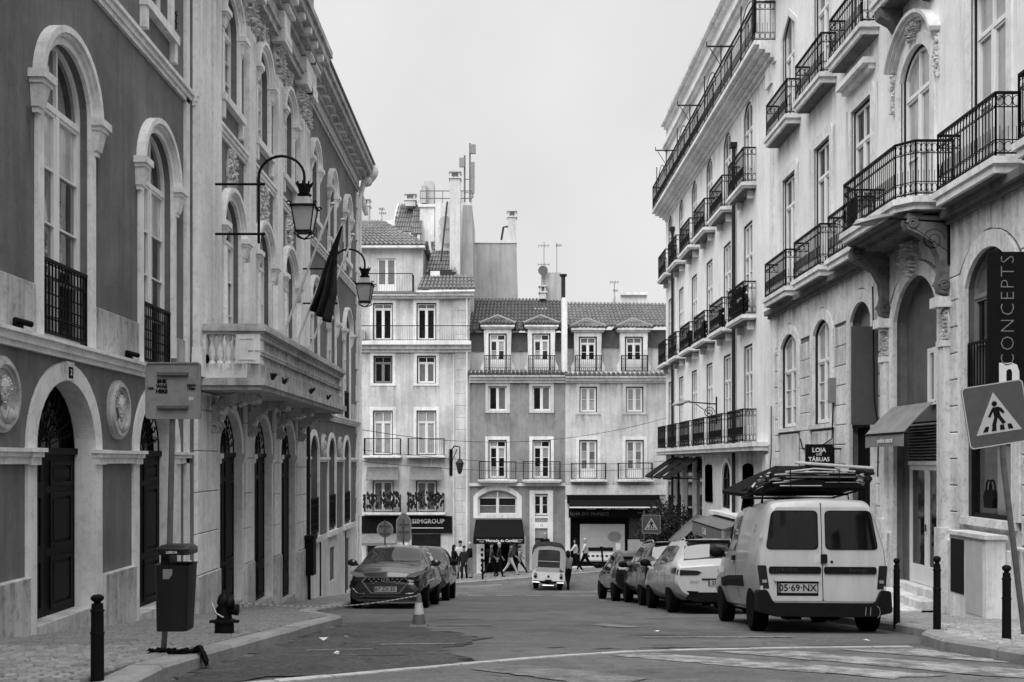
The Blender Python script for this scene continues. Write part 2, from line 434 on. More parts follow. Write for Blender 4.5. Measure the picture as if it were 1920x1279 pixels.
def drip_mat(name, v, amt):
    """rain-washed soot, with painted shade below slabs: vertical streaks that thin out downwards from a ledge"""
    m = bpy.data.materials.new(name); m.use_nodes = True; n = m.node_tree.nodes; l = m.node_tree.links; b = n['Principled BSDF']
    b.inputs['Base Color'].default_value = (v, v, v, 1); b.inputs['Roughness'].default_value = .95; b.inputs['Specular IOR Level'].default_value = 0
    pos = n.new('ShaderNodeNewGeometry').outputs['Position']; vm = n.new('ShaderNodeVectorMath'); vm.operation = 'MULTIPLY'; vm.inputs[1].default_value = (9, 9, .7); l.new(pos, vm.inputs[0])
    t = n.new('ShaderNodeTexNoise'); t.inputs['Scale'].default_value = 1.0; t.inputs['Detail'].default_value = 6; t.inputs['Roughness'].default_value = .7; l.new(vm.outputs[0], t.inputs['Vector'])
    mr = n.new('ShaderNodeMapRange'); mr.inputs[1].default_value = .42; mr.inputs[2].default_value = .72; mr.inputs[4].default_value = amt; l.new(t.outputs['Fac'], mr.inputs[0])
    tc = n.new('ShaderNodeTexCoord'); sp = n.new('ShaderNodeSeparateXYZ'); l.new(tc.outputs['Generated'], sp.inputs[0])
    pw = n.new('ShaderNodeMath'); pw.operation = 'POWER'; pw.inputs[1].default_value = 1.6; l.new(sp.outputs['Z'], pw.inputs[0])
    mu = n.new('ShaderNodeMath'); mu.operation = 'MULTIPLY'; l.new(mr.outputs[0], mu.inputs[0]); l.new(pw.outputs[0], mu.inputs[1]); l.new(mu.outputs[0], b.inputs['Alpha'])
    MATS[name] = m
drip_mat('drip_stain_shade', .03, .85); drip_mat('drip_soft', .05, .55)
def drip(fr, parent, u0, u1, top, ln, w_=.003, m='drip_stain_shade'):
    mb = MB(fr); mb.add([(u0, top-ln, w_), (u1, top-ln, w_), (u1, top, w_), (u0, top, w_)], [(0, 1, 2, 3)]); return mb.build('rain_stain_shade', m, parent)
# ================================================================ ground, road, pavements
def special(name, build):
    m = bpy.data.materials.new(name); m.use_nodes = True; n = m.node_tree.nodes; l = m.node_tree.links
    build(n, l, n['Principled BSDF'], n.new('ShaderNodeNewGeometry').outputs['Position']); MATS[name] = m
def nd(n, l, t, ins, **kw):
    x = n.new(t)
    for k, v in kw.items(): setattr(x, k, v)
    for k, v in ins.items():
        if hasattr(v, 'links'): l.new(v, x.inputs[k])
        else: x.inputs[k].default_value = v
    return x
def asphalt(base, old=0.):
    def f(n, l, b, pos):
        b.inputs['Roughness'].default_value = .82
        n1 = nd(n, l, 'ShaderNodeTexNoise', {'Vector': pos, 'Scale': .35, 'Detail': 6., 'Roughness': .65}).outputs['Fac']
        n2 = nd(n, l, 'ShaderNodeTexNoise', {'Vector': pos, 'Scale': 3.2, 'Detail': 7., 'Roughness': .7}).outputs['Fac']
        n3 = nd(n, l, 'ShaderNodeTexNoise', {'Vector': pos, 'Scale': 95., 'Detail': 2.}).outputs['Fac']
        a = nd(n, l, 'ShaderNodeMapRange', {'Value': n1, 1: .3, 2: .7, 3: base*.72, 4: base*1.28}).outputs[0]
        c = nd(n, l, 'ShaderNodeMapRange', {'Value': n2, 1: .35, 2: .72, 3: 1.15, 4: .72}).outputs[0]
        d = nd(n, l, 'ShaderNodeMapRange', {'Value': n3, 1: .3, 2: .75, 3: .78, 4: 1.45}).outputs[0]
        n4 = nd(n, l, 'ShaderNodeTexNoise', {'Vector': pos, 'Scale': 24., 'Detail': 4., 'Roughness': .7}).outputs['Fac']
        e4 = nd(n, l, 'ShaderNodeMapRange', {'Value': n4, 1: .3, 2: .7, 3: .74, 4: 1.28}).outputs[0]
        n5 = nd(n, l, 'ShaderNodeTexNoise', {'Vector': pos, 'Scale': .8, 'Detail': 3.}).outputs['Fac']
        e5 = nd(n, l, 'ShaderNodeMapRange', {'Value': n5, 1: .535, 2: .55, 3: 1.0, 4: .82}).outputs[0]
        e4 = nd(n, l, 'ShaderNodeMath', {0: e4, 1: e5}, operation='MULTIPLY').outputs[0]
        v = nd(n, l, 'ShaderNodeMath', {0: a, 1: c}, operation='MULTIPLY').outputs[0]
        v = nd(n, l, 'ShaderNodeMath', {0: v, 1: e4}, operation='MULTIPLY').outputs[0]
        v = nd(n, l, 'ShaderNodeMath', {0: v, 1: d}, operation='MULTIPLY').outputs[0]
        # hairline cracks, only in some places
        wv = nd(n, l, 'ShaderNodeVectorMath', {0: pos, 1: nd(n, l, 'ShaderNodeTexNoise', {'Vector': pos, 'Scale': 1.5, 'Detail': 4.}).outputs['Color']}, operation='ADD').outputs[0]
        vo = nd(n, l, 'ShaderNodeTexVoronoi', {'Vector': wv, 'Scale': .55 if not old else 7.5}, feature='DISTANCE_TO_EDGE').outputs['Distance']
        cr = nd(n, l, 'ShaderNodeMapRange', {'Value': vo, 1: .0, 2: .012 if not old else .16, 3: .35 if not old else .45, 4: 1.0}).outputs[0]
        mk = nd(n, l, 'ShaderNodeMapRange', {'Value': n2, 1: .44, 2: .56, 3: 0., 4: 1.}).outputs[0] if not old else nd(n, l, 'ShaderNodeMapRange', {'Value': n1, 1: .2, 2: .4, 3: .3, 4: 1.}).outputs[0]
        cr = nd(n, l, 'ShaderNodeMix', {0: mk, 2: 1.0, 3: cr}, data_type='FLOAT').outputs[0]
        v = nd(n, l, 'ShaderNodeMath', {0: v, 1: cr}, operation='MULTIPLY').outputs[0]
        l.new(v, b.inputs['Base Color'])
        hs = nd(n, l, 'ShaderNodeMath', {0: n3, 1: cr}, operation='ADD').outputs[0]
        l.new(nd(n, l, 'ShaderNodeBump', {'Height': hs, 'Strength': .6, 'Distance': .006}).outputs[0], b.inputs['Normal'])
    return f
special('asphalt', asphalt(.098)); special('asphalt_pale', asphalt(.112)); special('asphalt_old', asphalt(.062, 1.))
def cob_far(n, l, b, pos):
    b.inputs['Roughness'].default_value = .8
    vo = nd(n, l, 'ShaderNodeTexVoronoi', {'Vector': pos, 'Scale': 9.5}, feature='DISTANCE_TO_EDGE').outputs['Distance']
    vc = nd(n, l, 'ShaderNodeTexVoronoi', {'Vector': pos, 'Scale': 9.5}).outputs['Color']
    j = nd(n, l, 'ShaderNodeMapRange', {'Value': vo, 1: .03, 2: .14, 3: .35, 4: 1.0}).outputs[0]
    c = nd(n, l, 'ShaderNodeMapRange', {'Value': nd(n, l, 'ShaderNodeSeparateColor', {0: vc}).outputs[0], 1: 0., 2: 1., 3: .17, 4: .34}).outputs[0]
    l.new(nd(n, l, 'ShaderNodeMath', {0: c, 1: j}, operation='MULTIPLY').outputs[0], b.inputs['Base Color'])
    l.new(nd(n, l, 'ShaderNodeBump', {'Height': j, 'Strength': .8, 'Distance': .01}).outputs[0], b.inputs['Normal'])
special('cobble_sheet', cob_far)
def worn(paint, road, lo, hi, sc=3.2):
    def f(n, l, b, pos):
        b.inputs['Roughness'].default_value = .8
        n2 = nd(n, l, 'ShaderNodeTexNoise', {'Vector': pos, 'Scale': sc, 'Detail': 8., 'Roughness': .78}).outputs['Fac']
        n3 = nd(n, l, 'ShaderNodeTexNoise', {'Vector': pos, 'Scale': 60., 'Detail': 2.}).outputs['Fac']
        k = nd(n, l, 'ShaderNodeMapRange', {'Value': n2, 1: lo, 2: hi, 3: road, 4: paint}).outputs[0]
        d = nd(n, l, 'ShaderNodeMapRange', {'Value': n3, 1: .3, 2: .7, 3: .75, 4: 1.2}).outputs[0]
        l.new(nd(n, l, 'ShaderNodeMath', {0: k, 1: d}, operation='MULTIPLY').outputs[0], b.inputs['Base Color'])
    return f
special('worn_paint', worn(.36, .12, .44, .58)); special('thin_paint', worn(.22, .09, .40, .62, 5.)); special('crisp_paint', worn(.45, .2, .3, .5))

def lines(a, b, st): return [a+(b-a)*i/max(1, round((b-a)/st)) for i in range(round((b-a)/st)+1)]
ys = [-120, -60, -30, -12]+lines(-8, 60, .7)+[66, 80, 120, 300]
xs = [-300, -120, -60, -30, -18, -12, -8, -6, -4, -2, 0, 2, 4, 6, 8, 12, 18, 30, 60, 120, 300]
g = MB()
g.add([(x, y, gz(max(-14, min(14, x)), y)) for y in ys for x in xs], [(i*len(xs)+j, i*len(xs)+j+1, (i+1)*len(xs)+j+1, (i+1)*len(xs)+j) for i in range(len(ys)-1) for j in range(len(xs)-1)])
tag(g.build('road', 'asphalt', smooth=True), 'dark worn asphalt of the street falling away downhill', kind='structure')

def poly_at(pl, y):
    for i in range(len(pl)-1):
        (y0, x0), (y1, x1) = pl[i], pl[i+1]
        if y0 <= y <= y1: return x0+(x1-x0)*(y-y0)/(y1-y0)
    return pl[-1][1]
KL = [(-12, -2.52), (16.2, -2.52), (18.2, -3.5), (33.6, -3.5)]
KR = [(-12, 4.5), (11.0, 4.5), (12.6, 5.32), (44.2, 5.32)]
def kl(y): return poly_at(KL, y)
def kr(y): return poly_at(KR, y)
def sheet(name, m, fx0, fx1, y0, y1, dz, parent, n=6, st=.5):
    mb = MB(); yy = lines(y0, y1, st)
    mb.add([(fx0(y)+(fx1(y)-fx0(y))*k/n, y, gz(fx0(y)+(fx1(y)-fx0(y))*k/n, y)+dz) for y in yy for k in range(n+1)],
           [(i*(n+1)+k, i*(n+1)+k+1, (i+1)*(n+1)+k+1, (i+1)*(n+1)+k) for i in range(len(yy)-1) for k in range(n)])
    return mb.build(name, m, parent)
KW = .24
pav = {}
for side, kf, X0, Yend in (('left', kl, XL-.25, 35.6), ('right', kr, XR+.25, 45.8)):
    p = thing('pavement', (X0, 5, gz(0, 5)), 'cobbled pavement along the foot of the %s facades' % ('dark left' if side == 'left' else 'pale right'), None, kind='structure')
    pav[side] = p
    sgn = 1 if side == 'left' else -1
    near_end = 20.6 if side == 'left' else 19.4
    inner = (lambda y, kf=kf, sgn=sgn: kf(y)-sgn*KW)
    sheet('joint_bed', 'joint_dirt', lambda y: X0, inner, -12, near_end, .098, p)
    sheet('cobble_surface', 'cobble_sheet', lambda y: X0, inner, near_end, Yend+.6, .116, p)
    # kerb stones
    y = -6.; ln = 1.05
    while y < (33.4 if side == 'left' else 44.0):
        y2 = y+ln*random.uniform(.85, 1.15); a = kf(y+.006); b = kf(y2-.006); g0 = y+.006; g1 = y2-.006
        j = random.uniform(-.006, .006)
        P = lambda x, yy, dz: (x, yy, gz(x, yy)+dz)
        ch = .025*sgn
        mb = MB(); mb.add([P(a, g0, -.1), P(b, g1, -.1), P(b-sgn*KW, g1, -.1), P(a-sgn*KW, g0, -.1),
                           P(a, g0, .095+j), P(b, g1, .095+j), P(b-ch, g1, .125+j), P(a-ch, g0, .125+j), P(b-sgn*KW, g1, .125+j), P(a-sgn*KW, g0, .125+j)],
                          [(0, 1, 2, 3), (0, 4, 5, 1), (4, 7, 6, 5), (7, 9, 8, 6), (9, 3, 2, 8), (0, 3, 9, 7, 4), (1, 5, 6, 8, 2)])
        mb.build('kerb_stone', 'kerb_stone', p); y = y2
    # cobbles: near ones are pieces of their own, the others one joined part
    var = []
    for k in range(6):
        rr = random.Random(k); hx, hy = rr.uniform(.040, .050), rr.uniform(.038, .049); q = lambda: rr.uniform(-.007, .007)
        mb = MB(); b4 = [(-hx+q(), -hy+q()), (hx+q(), -hy+q()), (hx+q(), hy+q()), (-hx+q(), hy+q())]
        vs = [(x, y_, -.03) for x, y_ in b4]+[(x, y_, .010+q()*.5) for x, y_ in b4]+[(x*.78, y_*.78, .021+q()*.6) for x, y_ in b4]
        fs = [(8, 9, 10, 11)]+[(i+o, (i+1) % 4+o, (i+1) % 4+4+o, i+4+o) for o in (0, 4) for i in range(4)]
        var.append((vs, fs))
    meshes = []
    for vs, fs in var:
        me = bpy.data.meshes.new('cobble'); me.from_pydata(vs, [], fs); me.materials.append(MATS['cobble' if side == 'left' else 'cobble_pale']); meshes.append(me)
    cells = []; ang = R(24 if side == 'left' else -31); ca, sa = math.cos(ang), math.sin(ang); s_ = .099
    y_lo = 5.6 if side == 'left' else 7.6
    for i in range(-420, 420):
        for j in range(-420, 420):
            u = (i+(j % 2)*.5)*s_; v = j*s_
            x = u*ca-v*sa+(XL if sgn > 0 else XR); y = u*sa+v*ca+13
            if y < y_lo or y > near_end: continue
            lo, hi = (XL+.02, kf(y)-KW-.05) if sgn > 0 else (kf(y)+KW+.05, XR-.02)
            if lo < x < hi: cells.append((x, y))
    def seen(c): px = 942+1900*c[0]/c[1]; py = 865-1900*(gz(*c)+.12)/c[1]; return 0 < px < 1920 and py < 1279
    vis = sorted([c for c in cells if seen(c)], key=lambda c: c[1]); single = set(vis[:300])
    rest = MB()
    for (x, y) in cells:
        k = random.randrange(6); z = gz(x, y)+.108+random.uniform(-.005, .006); rz = ang+random.uniform(-.15, .15)+random.choice((0, math.pi))
        if (x, y) in single:
            o = part_copy(meshes[k], 'cobble', p, (x, y, z)); o.rotation_euler = (-.11, 0, rz)
        else:
            c_, s2 = math.cos(rz), math.sin(rz)
            rest.add([(x+a*c_-b*s2, y+a*s2+b*c_, z+h-.11*(a*s2+b*c_)) for a, b, h in var[k][0]], var[k][1])
    tag(rest.build('cobble_field', 'cobble' if side == 'left' else 'cobble_pale', p), kind='stuff')
# corner pavements and the pavement across the far end
def far_pav():
    p = thing('far_pavement', (0, 51, gz(0, 51)), 'pavement in front of the shops across the far end of the street', None, kind='structure')
    fk = lambda x: 48.75+.30*max(-7, min(9, x))
    xx = lines(-40, 30, 1.); yy = [0, .25, 1]
    mb = MB(); mb.add([(x, fk(x)+.2+(YF+.3-fk(x)-.2)*t, gz(max(-14, min(14, x)), fk(x)+(YF+.3-fk(x))*t)+.12) for x in xx for t in yy],
                      [(i*3+j, (i+1)*3+j, (i+1)*3+j+1, i*3+j+1) for i in range(len(xx)-1) for j in range(2)]); mb.build('cobble_surface', 'cobble_sheet', p)
    x = -14.
    while x < 12:
        x2 = x+1.1; mb = MB()
        a, b = fk(x+.01), fk(x2-.01); z0, z1 = gz(x, a), gz(x2, b)
        mb.add([(x+.01, a, z0-.1), (x2-.01, b, z1-.1), (x2-.01, b, z1+.12), (x+.01, a, z0+.12), (x+.01, a+.2, z0-.1), (x2-.01, b+.2, z1-.1), (x2-.01, b+.2, z1+.125), (x+.01, a+.2, z0+.125)],
               [(0, 1, 2, 3), (3, 2, 6, 7), (7, 6, 5, 4), (0, 3, 7, 4), (1, 5, 6, 2), (0, 4, 5, 1)]); mb.build('kerb_stone', 'kerb_stone', p); x = x2
    for sx, xe, y0, name in ((-1, -3.5, 33.5, 'left'), (1, 5.32, 44.0, 'right')):
        q = thing('corner_pavement', (xe, y0, gz(xe, y0)), 'rounded pavement corner beside the %s end of the street' % name, None, kind='structure')
        dep = 2.6 if sx < 0 else 2.3
        arc = [(xe+sx*1.6*(1-math.cos(t)), y0+dep*math.sin(t)) for t in [math.pi/2*k/8 for k in range(9)]]+[(xe+sx*8, y0+dep), (xe+sx*30, y0+dep)]
        mb = MB(); inn = [(x+sx*.22*(1 if k < 5 else .6), y-.0-(.22 if k > 3 else 0)) for k, (x, y) in enumerate(arc)]
        G = lambda x, y: gz(max(-14, min(14, x)), y)
        for k in range(len(arc)-1):
            a, b, c, d = arc[k], arc[k+1], inn[k+1], inn[k]
            m2 = MB(); m2.add([(a[0], a[1], G(*a)-.1), (b[0], b[1], G(*b)-.1), (b[0], b[1], G(*b)+.12), (a[0], a[1], G(*a)+.12), (d[0], d[1], G(*d)+.125), (c[0], c[1], G(*c)+.125), (d[0], d[1], G(*d)-.1), (c[0], c[1], G(*c)-.1)],
                              [(0, 1, 2, 3), (3, 2, 5, 4), (4, 5, 7, 6), (0, 3, 4, 6), (1, 7, 5, 2), (0, 6, 7, 1)]); m2.build('kerb_stone', 'kerb_stone', q)
        base = [(x, y0-.1, G(x, y0-.1)+.118) for x, y in inn]
        mb.add([(x, y, G(x, y)+.118) for x, y in inn]+base, [(k, k+1, len(inn)+k+1, len(inn)+k) for k in range(len(inn)-1)]); mb.build('cobble_surface', 'cobble_sheet', q)
far_pav()

# road patches, flush stone strip, worn paint, cracks
def blob(name, m, pts, dz, rag=.05, sub=7, seed=0, label=None):
    rr = random.Random(seed); out = []
    n = len(pts)
    for i in range(n):
        a, b = Vector(pts[i]), Vector(pts[(i+1) % n]); nn = max(2, int((b-a).length/.12)) if sub else 1
        for k in range(min(nn, 60)):
            p = a.lerp(b, k/min(nn, 60)); out.append((p.x+rr.uniform(-rag, rag), p.y+rr.uniform(-rag, rag)))
    me = bpy.data.meshes.new(name); bm = bmesh.new()
    vs = [bm.verts.new((x, y, gz(x, y)+dz)) for x, y in out]; bm.faces.new(vs)
    bmesh.ops.triangulate(bm, faces=bm.faces)
    lim = [i*.7-8 for i in range(98)]
    for yl in [t for t in (6.6, 6.95, 7.3, 7.65, 8.0, 43., 44.5, 46.)]:
        bmesh.ops.bisect_plane(bm, geom=bm.verts[:]+bm.edges[:]+bm.faces[:], plane_co=(0, yl, 0), plane_no=(0, 1, 0))
    for v in bm.verts: v.co.z = gz(v.co.x, v.co.y)+dz
    bm.to_mesh(me); bm.free(); me.materials.append(MATS[m])
    o = bpy.data.objects.new(name, me); col.objects.link(o); LOC[o.name] = Vector((0, 0, 0)); tag(o, label, None, kind='structure'); return o
STRIP = [(-2.4, 6.95), (-1.9, 7.32), (-1.38, 7.68), (-.85, 8.25), (-.29, 8.85), (.5, 9.62), (1.34, 10.22), (2.2, 10.5), (3.2, 10.72), (4.4, 10.85)]
def strip_pt(s):
    tot = 0
    for i in range(len(STRIP)-1):
        a, b = Vector(STRIP[i]), Vector(STRIP[i+1]); d = (b-a).length
        if s <= tot+d or i == len(STRIP)-2: return a.lerp(b, (s-tot)/d), (b-a)/d
        tot += d
blob('crossing_patch', 'asphalt_pale', [(p[0], p[1]-.03) for p in STRIP]+[(4.44, 5.), (-2.46, 5.)], .005, .0, seed=3, label='paler asphalt of the crossing in the foreground')
blob('old_road_patch', 'asphalt_old', [(-2.5, 7.2), (-1.3, 7.95), (-.3, 9.1), (-.6, 10.4), (-.2, 12.5), (-1.2, 14.6), (-1.4, 17), (-2.45, 16)], .005, .12, seed=4, label='darker broken old paving along the left gutter')
st = thing('stone_strip', (0, 9, gz(0, 9)), 'line of pale flush granite stones curving across the road before the crossing', None, kind='structure')
s = 0.
while s < 7.75:
    (p, d), (q, d2) = strip_pt(s+.005), strip_pt(s+.44); n = Vector((-d.y, d.x))*.062
    mb = MB(); c4 = [p-n, q-n, q+n, p+n]
    mb.add([(c.x, c.y, gz(c.x, c.y)-.08) for c in c4]+[(c.x, c.y, gz(c.x, c.y)+.012+random.uniform(0, .005)) for c in c4], [(3, 2, 1, 0), (4, 5, 6, 7)]+[(i, (i+1) % 4, (i+1) % 4+4, i+4) for i in range(4)])
    mb.build('strip_stone', 'granite_strip', st); s += .45
zs = [[(1.0, 9.75), (1.55, 9.95), (2.15, 9.3), (2.9, 8.5), (3.4, 7.8), (2.9, 7.6), (2.1, 8.45)],
      [(2.1, 10.2), (2.95, 10.3), (3.55, 9.35), (4.15, 8.5), (4.43, 8.0), (4.3, 7.3), (3.6, 7.9), (3.1, 8.8)],
      [(3.45, 10.5), (4.35, 10.55), (4.47, 9.4), (4.47, 8.9), (4.3, 9.0)],
      [(-.3, 8.3), (.2, 8.7), (1.1, 7.6), (.7, 7.2)]]
for k, z_ in enumerate(zs):
    blob('crossing_stripe', 'worn_paint' if k < 3 else 'thin_paint', z_, .010+.0005*k, .035, seed=20+k, label=['worn white crossing stripe in the middle of the foreground', 'worn white crossing stripe next to the right kerb stripe', 'worn white crossing stripe touching the right kerb', 'nearly vanished crossing stripe left of the other stripes'][k])
for k, (pts, m, lab) in enumerate([
        ([(1.75, 12.35), (3.6, 12.45), (3.6, 12.6), (1.75, 12.5)], 'worn_paint', 'broken white line behind the parked van'),
        ([(-1.35, 11.15), (-.55, 11.25), (-.5, 11.45), (-1.3, 11.32)], 'thin_paint', 'short worn white mark near the left gutter'),
        ([(-2.0, 10.35), (-1.35, 10.5), (-1.35, 10.62), (-2.0, 10.5)], 'thin_paint', 'short worn white mark beside the left kerb'),
        ([(-1.0, 15.1), (-.2, 15.2), (-.2, 15.5), (-1.0, 15.4)], 'thin_paint', 'faint white mark beyond the cone'),
        ([(1.35, 15.4), (1.75, 14.6), (2.0, 14.7), (1.9, 15.4), (1.6, 16.0)], 'thin_paint', 'pale repaired patch in the middle of the road'),
        ([(-1.15, 17.4), (-.3, 17.5), (-.3, 17.6), (-1.15, 17.5)], 'thin_paint', 'faint white line further down the road')]):
    blob('road_mark', m, pts, .009, .03, seed=40+k, label=lab)
for k in range(7):
    x0 = [-2.15, -1.2, -.2, .8, 1.78, 2.68, -3.1][k]; 
    blob('dash_mark', 'crisp_paint', [(x0, 35.4), (x0+.58, 35.4), (x0+.58, 35.75), (x0, 35.75)], .009, .01, seed=60+k, label='white dash number %s from the left in the dashed line where the street ends' % ['two', 'three', 'four', 'five', 'six', 'seven', 'one'][k])
for k, (pts, lab) in enumerate([([(2.2, 41.0), (4.8, 44.3), (4.8, 44.6), (2.2, 41.25)], 'white line running diagonally right beside the three-wheeler'), ([(2.2, 41.0), (5.0, 41.2), (5.0, 41.5), (2.3, 41.3)], 'white line running straight right from the three-wheeler'),
                                ([(-5, 40.5), (-.9, 41.4), (-.9, 41.6), (-5, 40.7)], 'white line left of the three-wheeler'), ([(-4.5, 46.2), (0, 47.3), (0, 47.42), (-4.5, 46.32)], 'thin white line along the far kerb')]):
    blob('lane_line', 'crisp_paint', pts, .009, .0, seed=80+k, label=lab)
for k, (x, y, ln) in enumerate([(1.55, 12.9, .9), (.45, 10.75, .25), (.95, 10.6, .3), (1.45, 10.75, .75), (-2.0, 12.6, .4), (-1.4, 9.7, .5), (3.3, 10.95, .9), (2.3, 10.8, .6)]):
    rr = random.Random(k); top = []; bot = []
    for i in range(9):
        t = i/8; yy = y+rr.uniform(-.04, .04)+.05*t; h = .035*math.sin(math.pi*min(.95, max(.08, t)))
        top.append((x+ln*t, yy+h+rr.uniform(0, .02))); bot.append((x+ln*t, yy-h-rr.uniform(0, .02)))
    blob('road_crack', 'joint_dirt', bot+top[::-1], .008, 0, seed=k, label=['long dark crack in mid road before the van', 'small dark hole in the road behind the stone strip', 'dark hole near the middle of the stone strip', 'dark crack just behind the stone strip', 'dark crack near the left kerb', 'dark crack in the old paving', 'dark crack along the right end of the stone strip', 'short crack behind the right half of the stone strip'][k])
for k, (x, y) in enumerate([(-2.1, 11.9), (-1.75, 11.2), (-1.9, 12.5), (2.05, 13.6), (3.55, 11.6), (2.9, 11.2), (4.2, 11.7), (-1.6, 9.9)]):
    rr = random.Random(k+5); mb = MB(); z = gz(x, y)+.012
    mb.add([(x+rr.uniform(-.06, .06), y+rr.uniform(-.05, .05), z+rr.uniform(0, .03)) for _ in range(4)]+[(x, y, z-.008)], [(0, 1, 2, 3), (0, 1, 4), (1, 2, 4), (2, 3, 4), (3, 0, 4)])
    tag(mb.build('litter', 'white_paint'), 'scrap of pale paper litter %s' % ['beside the left kerb below the hydrant', 'on the old paving in the left gutter', 'by the left kerb nearer the parked hatchback', 'in mid road ahead of the white estate car', 'behind the right rear wheel of the van', 'on the road behind the van', 'near the right kerb behind the van', 'lying close to the left end of the stone strip'][k], 'litter', 'scraps of litter')
# ================================================================ the theatre on the left
TH = thing('theatre_building', (XL, 20, -6), 'dark painted theatre with pale stone arches, balustraded balcony and medallions on the left', 'building')
PW = .08                                              # the middle pavilion stands a little proud
WB = [5.55, 8.70, 11.83, 14.95]; RB = [27.35, 30.2, 33.1]; PB = [18.67, 21.16, 23.65]
P0, P1 = 16.4, 25.9; U0, U1 = 3.0, 35.6
FP = lambda u, v, w_: (XL+PW+w_, u, v)
# walls (row by row so that the openings fall inside)
for name, a, b, bays in (('wing_wall', U0, P0, WB), ('wing_wall', P1, U1, RB)):
    mb = MB(FL); right = name == 'wing_wall' and a > 20
    if not right: wall_row(mb, a, b, -6.5, 1.19, [(c, .81, gz(XL, c)+.28, .14, .95) for c in bays], .24)
    else:
        wall_row(mb, a, b, -6.5, -2.05, [], .24)
        wall_row(mb, a, b, -2.05, 1.19, [(c, .62, -2.0 if k else -2.05, .1, .72) for k, c in enumerate(bays)], .22)
    wall_row(mb, a, b, 1.19, 5.75, [(c, .65, 1.38, 4.18, 4.83) for c in bays], .17)
    wall_row(mb, a, b, 5.75, 9.62, [(c, .52, 6.55, 8.0, 8.52) for c in bays], .2)
    if right: mb.add([(U1, -7, 0), (U1, 10.7, 0), (U1, 10.7, -9), (U1, -7, -9)], [(0, 1, 2, 3)])
    mb.add([(a, -7, -.9), (b, -7, -.9), (b, 10.7, -.9), (a, 10.7, -.9)], [(0, 1, 2, 3)])
    mb.build(name, 'dark_plaster', TH)
mb = MB(FP)
wall_row(mb, P0, P1, -6.5, 1.19, [(c, .78, gz(XL, c)+.2, .14, .92) for c in PB], .15)
wall_row(mb, P0, P1, 1.19, 5.75, [(c, .62, 1.38, 4.18, 4.80) for c in PB], .22)
wall_row(mb, P0, P1, 5.75, 9.2, [(c, .52, 6.55, 8.0, 8.52) for c in PB], .2)
for u in (P0, P1): mb.add([(u, -7, 0), (u, 10, 0), (u, 10, -.5), (u, -7, -.5)], [(0, 1, 2, 3)])
mb.build('pavilion_wall', 'dark_plaster', TH)
MB(FL).box(U0, U1, 9.6, 10.4, -9, -.02).build('upper_wall', 'dark_plaster', TH)

def arch_trim(fr, c, h, b, s, t, wd, pr, name='arch_surround', m='stone_trim', layers=True, cap=True, wj=None, rev=.01):
    """stone surround of an arched opening: jambs and archivolt"""
    n = 18; wj = wj or wd
    A = outline(c, h-.012, b, s, t-.012, n)[1:]; A = A+[(c-h+.012, b)]
    B = outline(c, h+wd, b, s, t+wd, n)[1:]; B = B+[(c-h-wd, b)]
    mb = MB(fr); mb.ring(A, B, -rev, pr, closed=False)
    o = mb.build(name, m, TH)
    if layers:
        A2 = outline(c, h+wd*.55, s-.02, s, t+wd*.55, n)[1:]; B2 = outline(c, h+wd+.02, s-.02, s, t+wd+.02, n)[1:]
        A3 = outline(c, h+wd*.82, s-.02, s, t+wd*.82, n)[1:]; B3 = outline(c, h+wd+.05, s-.02, s, t+wd+.05, n)[1:]
        m2 = MB(fr); m2.ring(A2, B2, -.01, pr+.045, closed=False); m2.ring(A3, B3, -.01, pr+.085, closed=False); m2.build('archivolt', m, o)
    return o
def capital(fr, parent, c, v, wd=.13, pr=.16, drop=.34):
    mb = MB(fr); mb.box(c-wd-.05, c+wd+.05, v-.05, v+.04, -.01, pr+.05); mb.box(c-wd-.02, c+wd+.02, v-.10, v-.05, -.01, pr+.02)
    mb.add([(c-wd, v-.10, 0), (c+wd, v-.10, 0), (c+wd, v-.10, pr), (c-wd, v-.10, pr), (c-wd*.7, v-drop, 0), (c+wd*.7, v-drop, 0), (c+wd*.7, v-drop, pr*.65), (c-wd*.7, v-drop, pr*.65)],
           [(0, 1, 2, 3), (4, 5, 6, 7), (3, 2, 6, 7), (0, 3, 7, 4), (1, 2, 6, 5)])
    mb.box(c-wd*.5, c+wd*.5, v-drop-.06, v-drop, 0, pr*.5)
    mb2 = MB(); return mb.build('impost_capital', 'stone_trim', parent)
def carved(fr, parent, c, v, hu, hv, pr, n, seed, name='carved_ornament', m='ornament'):
    """shallow foliage relief: many small lobes, curled leaves and a few scrolls"""
    rr = random.Random(seed); mb = MB(fr)
    mb.prism([(c-hu*.7, v-hv), (c+hu*.7, v-hv), (c+hu, v), (c+hu*.6, v+hv), (c-hu*.6, v+hv), (c-hu, v)], -.01, pr*.22)
    for i in range(n*3):
        u = rr.uniform(-1, 1); vv = rr.uniform(-1, 1); s_ = (1-.4*abs(vv))
        ell(mb, (c+u*hu*s_, v+vv*hv, pr*rr.uniform(.15, .5)), (hu*rr.uniform(.07, .17), hv*rr.uniform(.05, .13), pr*rr.uniform(.15, .4)), 5, 3, .25, rr)
    for k in range(9):
        u = rr.uniform(-.75, .75)*hu; vv = rr.uniform(-.85, .85)*hv; ra = hu*rr.uniform(.14, .28)
        mb.tube([(c+u+ra*(1-t/14)*math.cos(t*.7), v+vv+ra*(1-t/14)*math.sin(t*.7), pr*rr.uniform(.5, .6)) for t in range(11)], hu*.05, 4)
    return mb.build(name, m, parent, smooth=60)
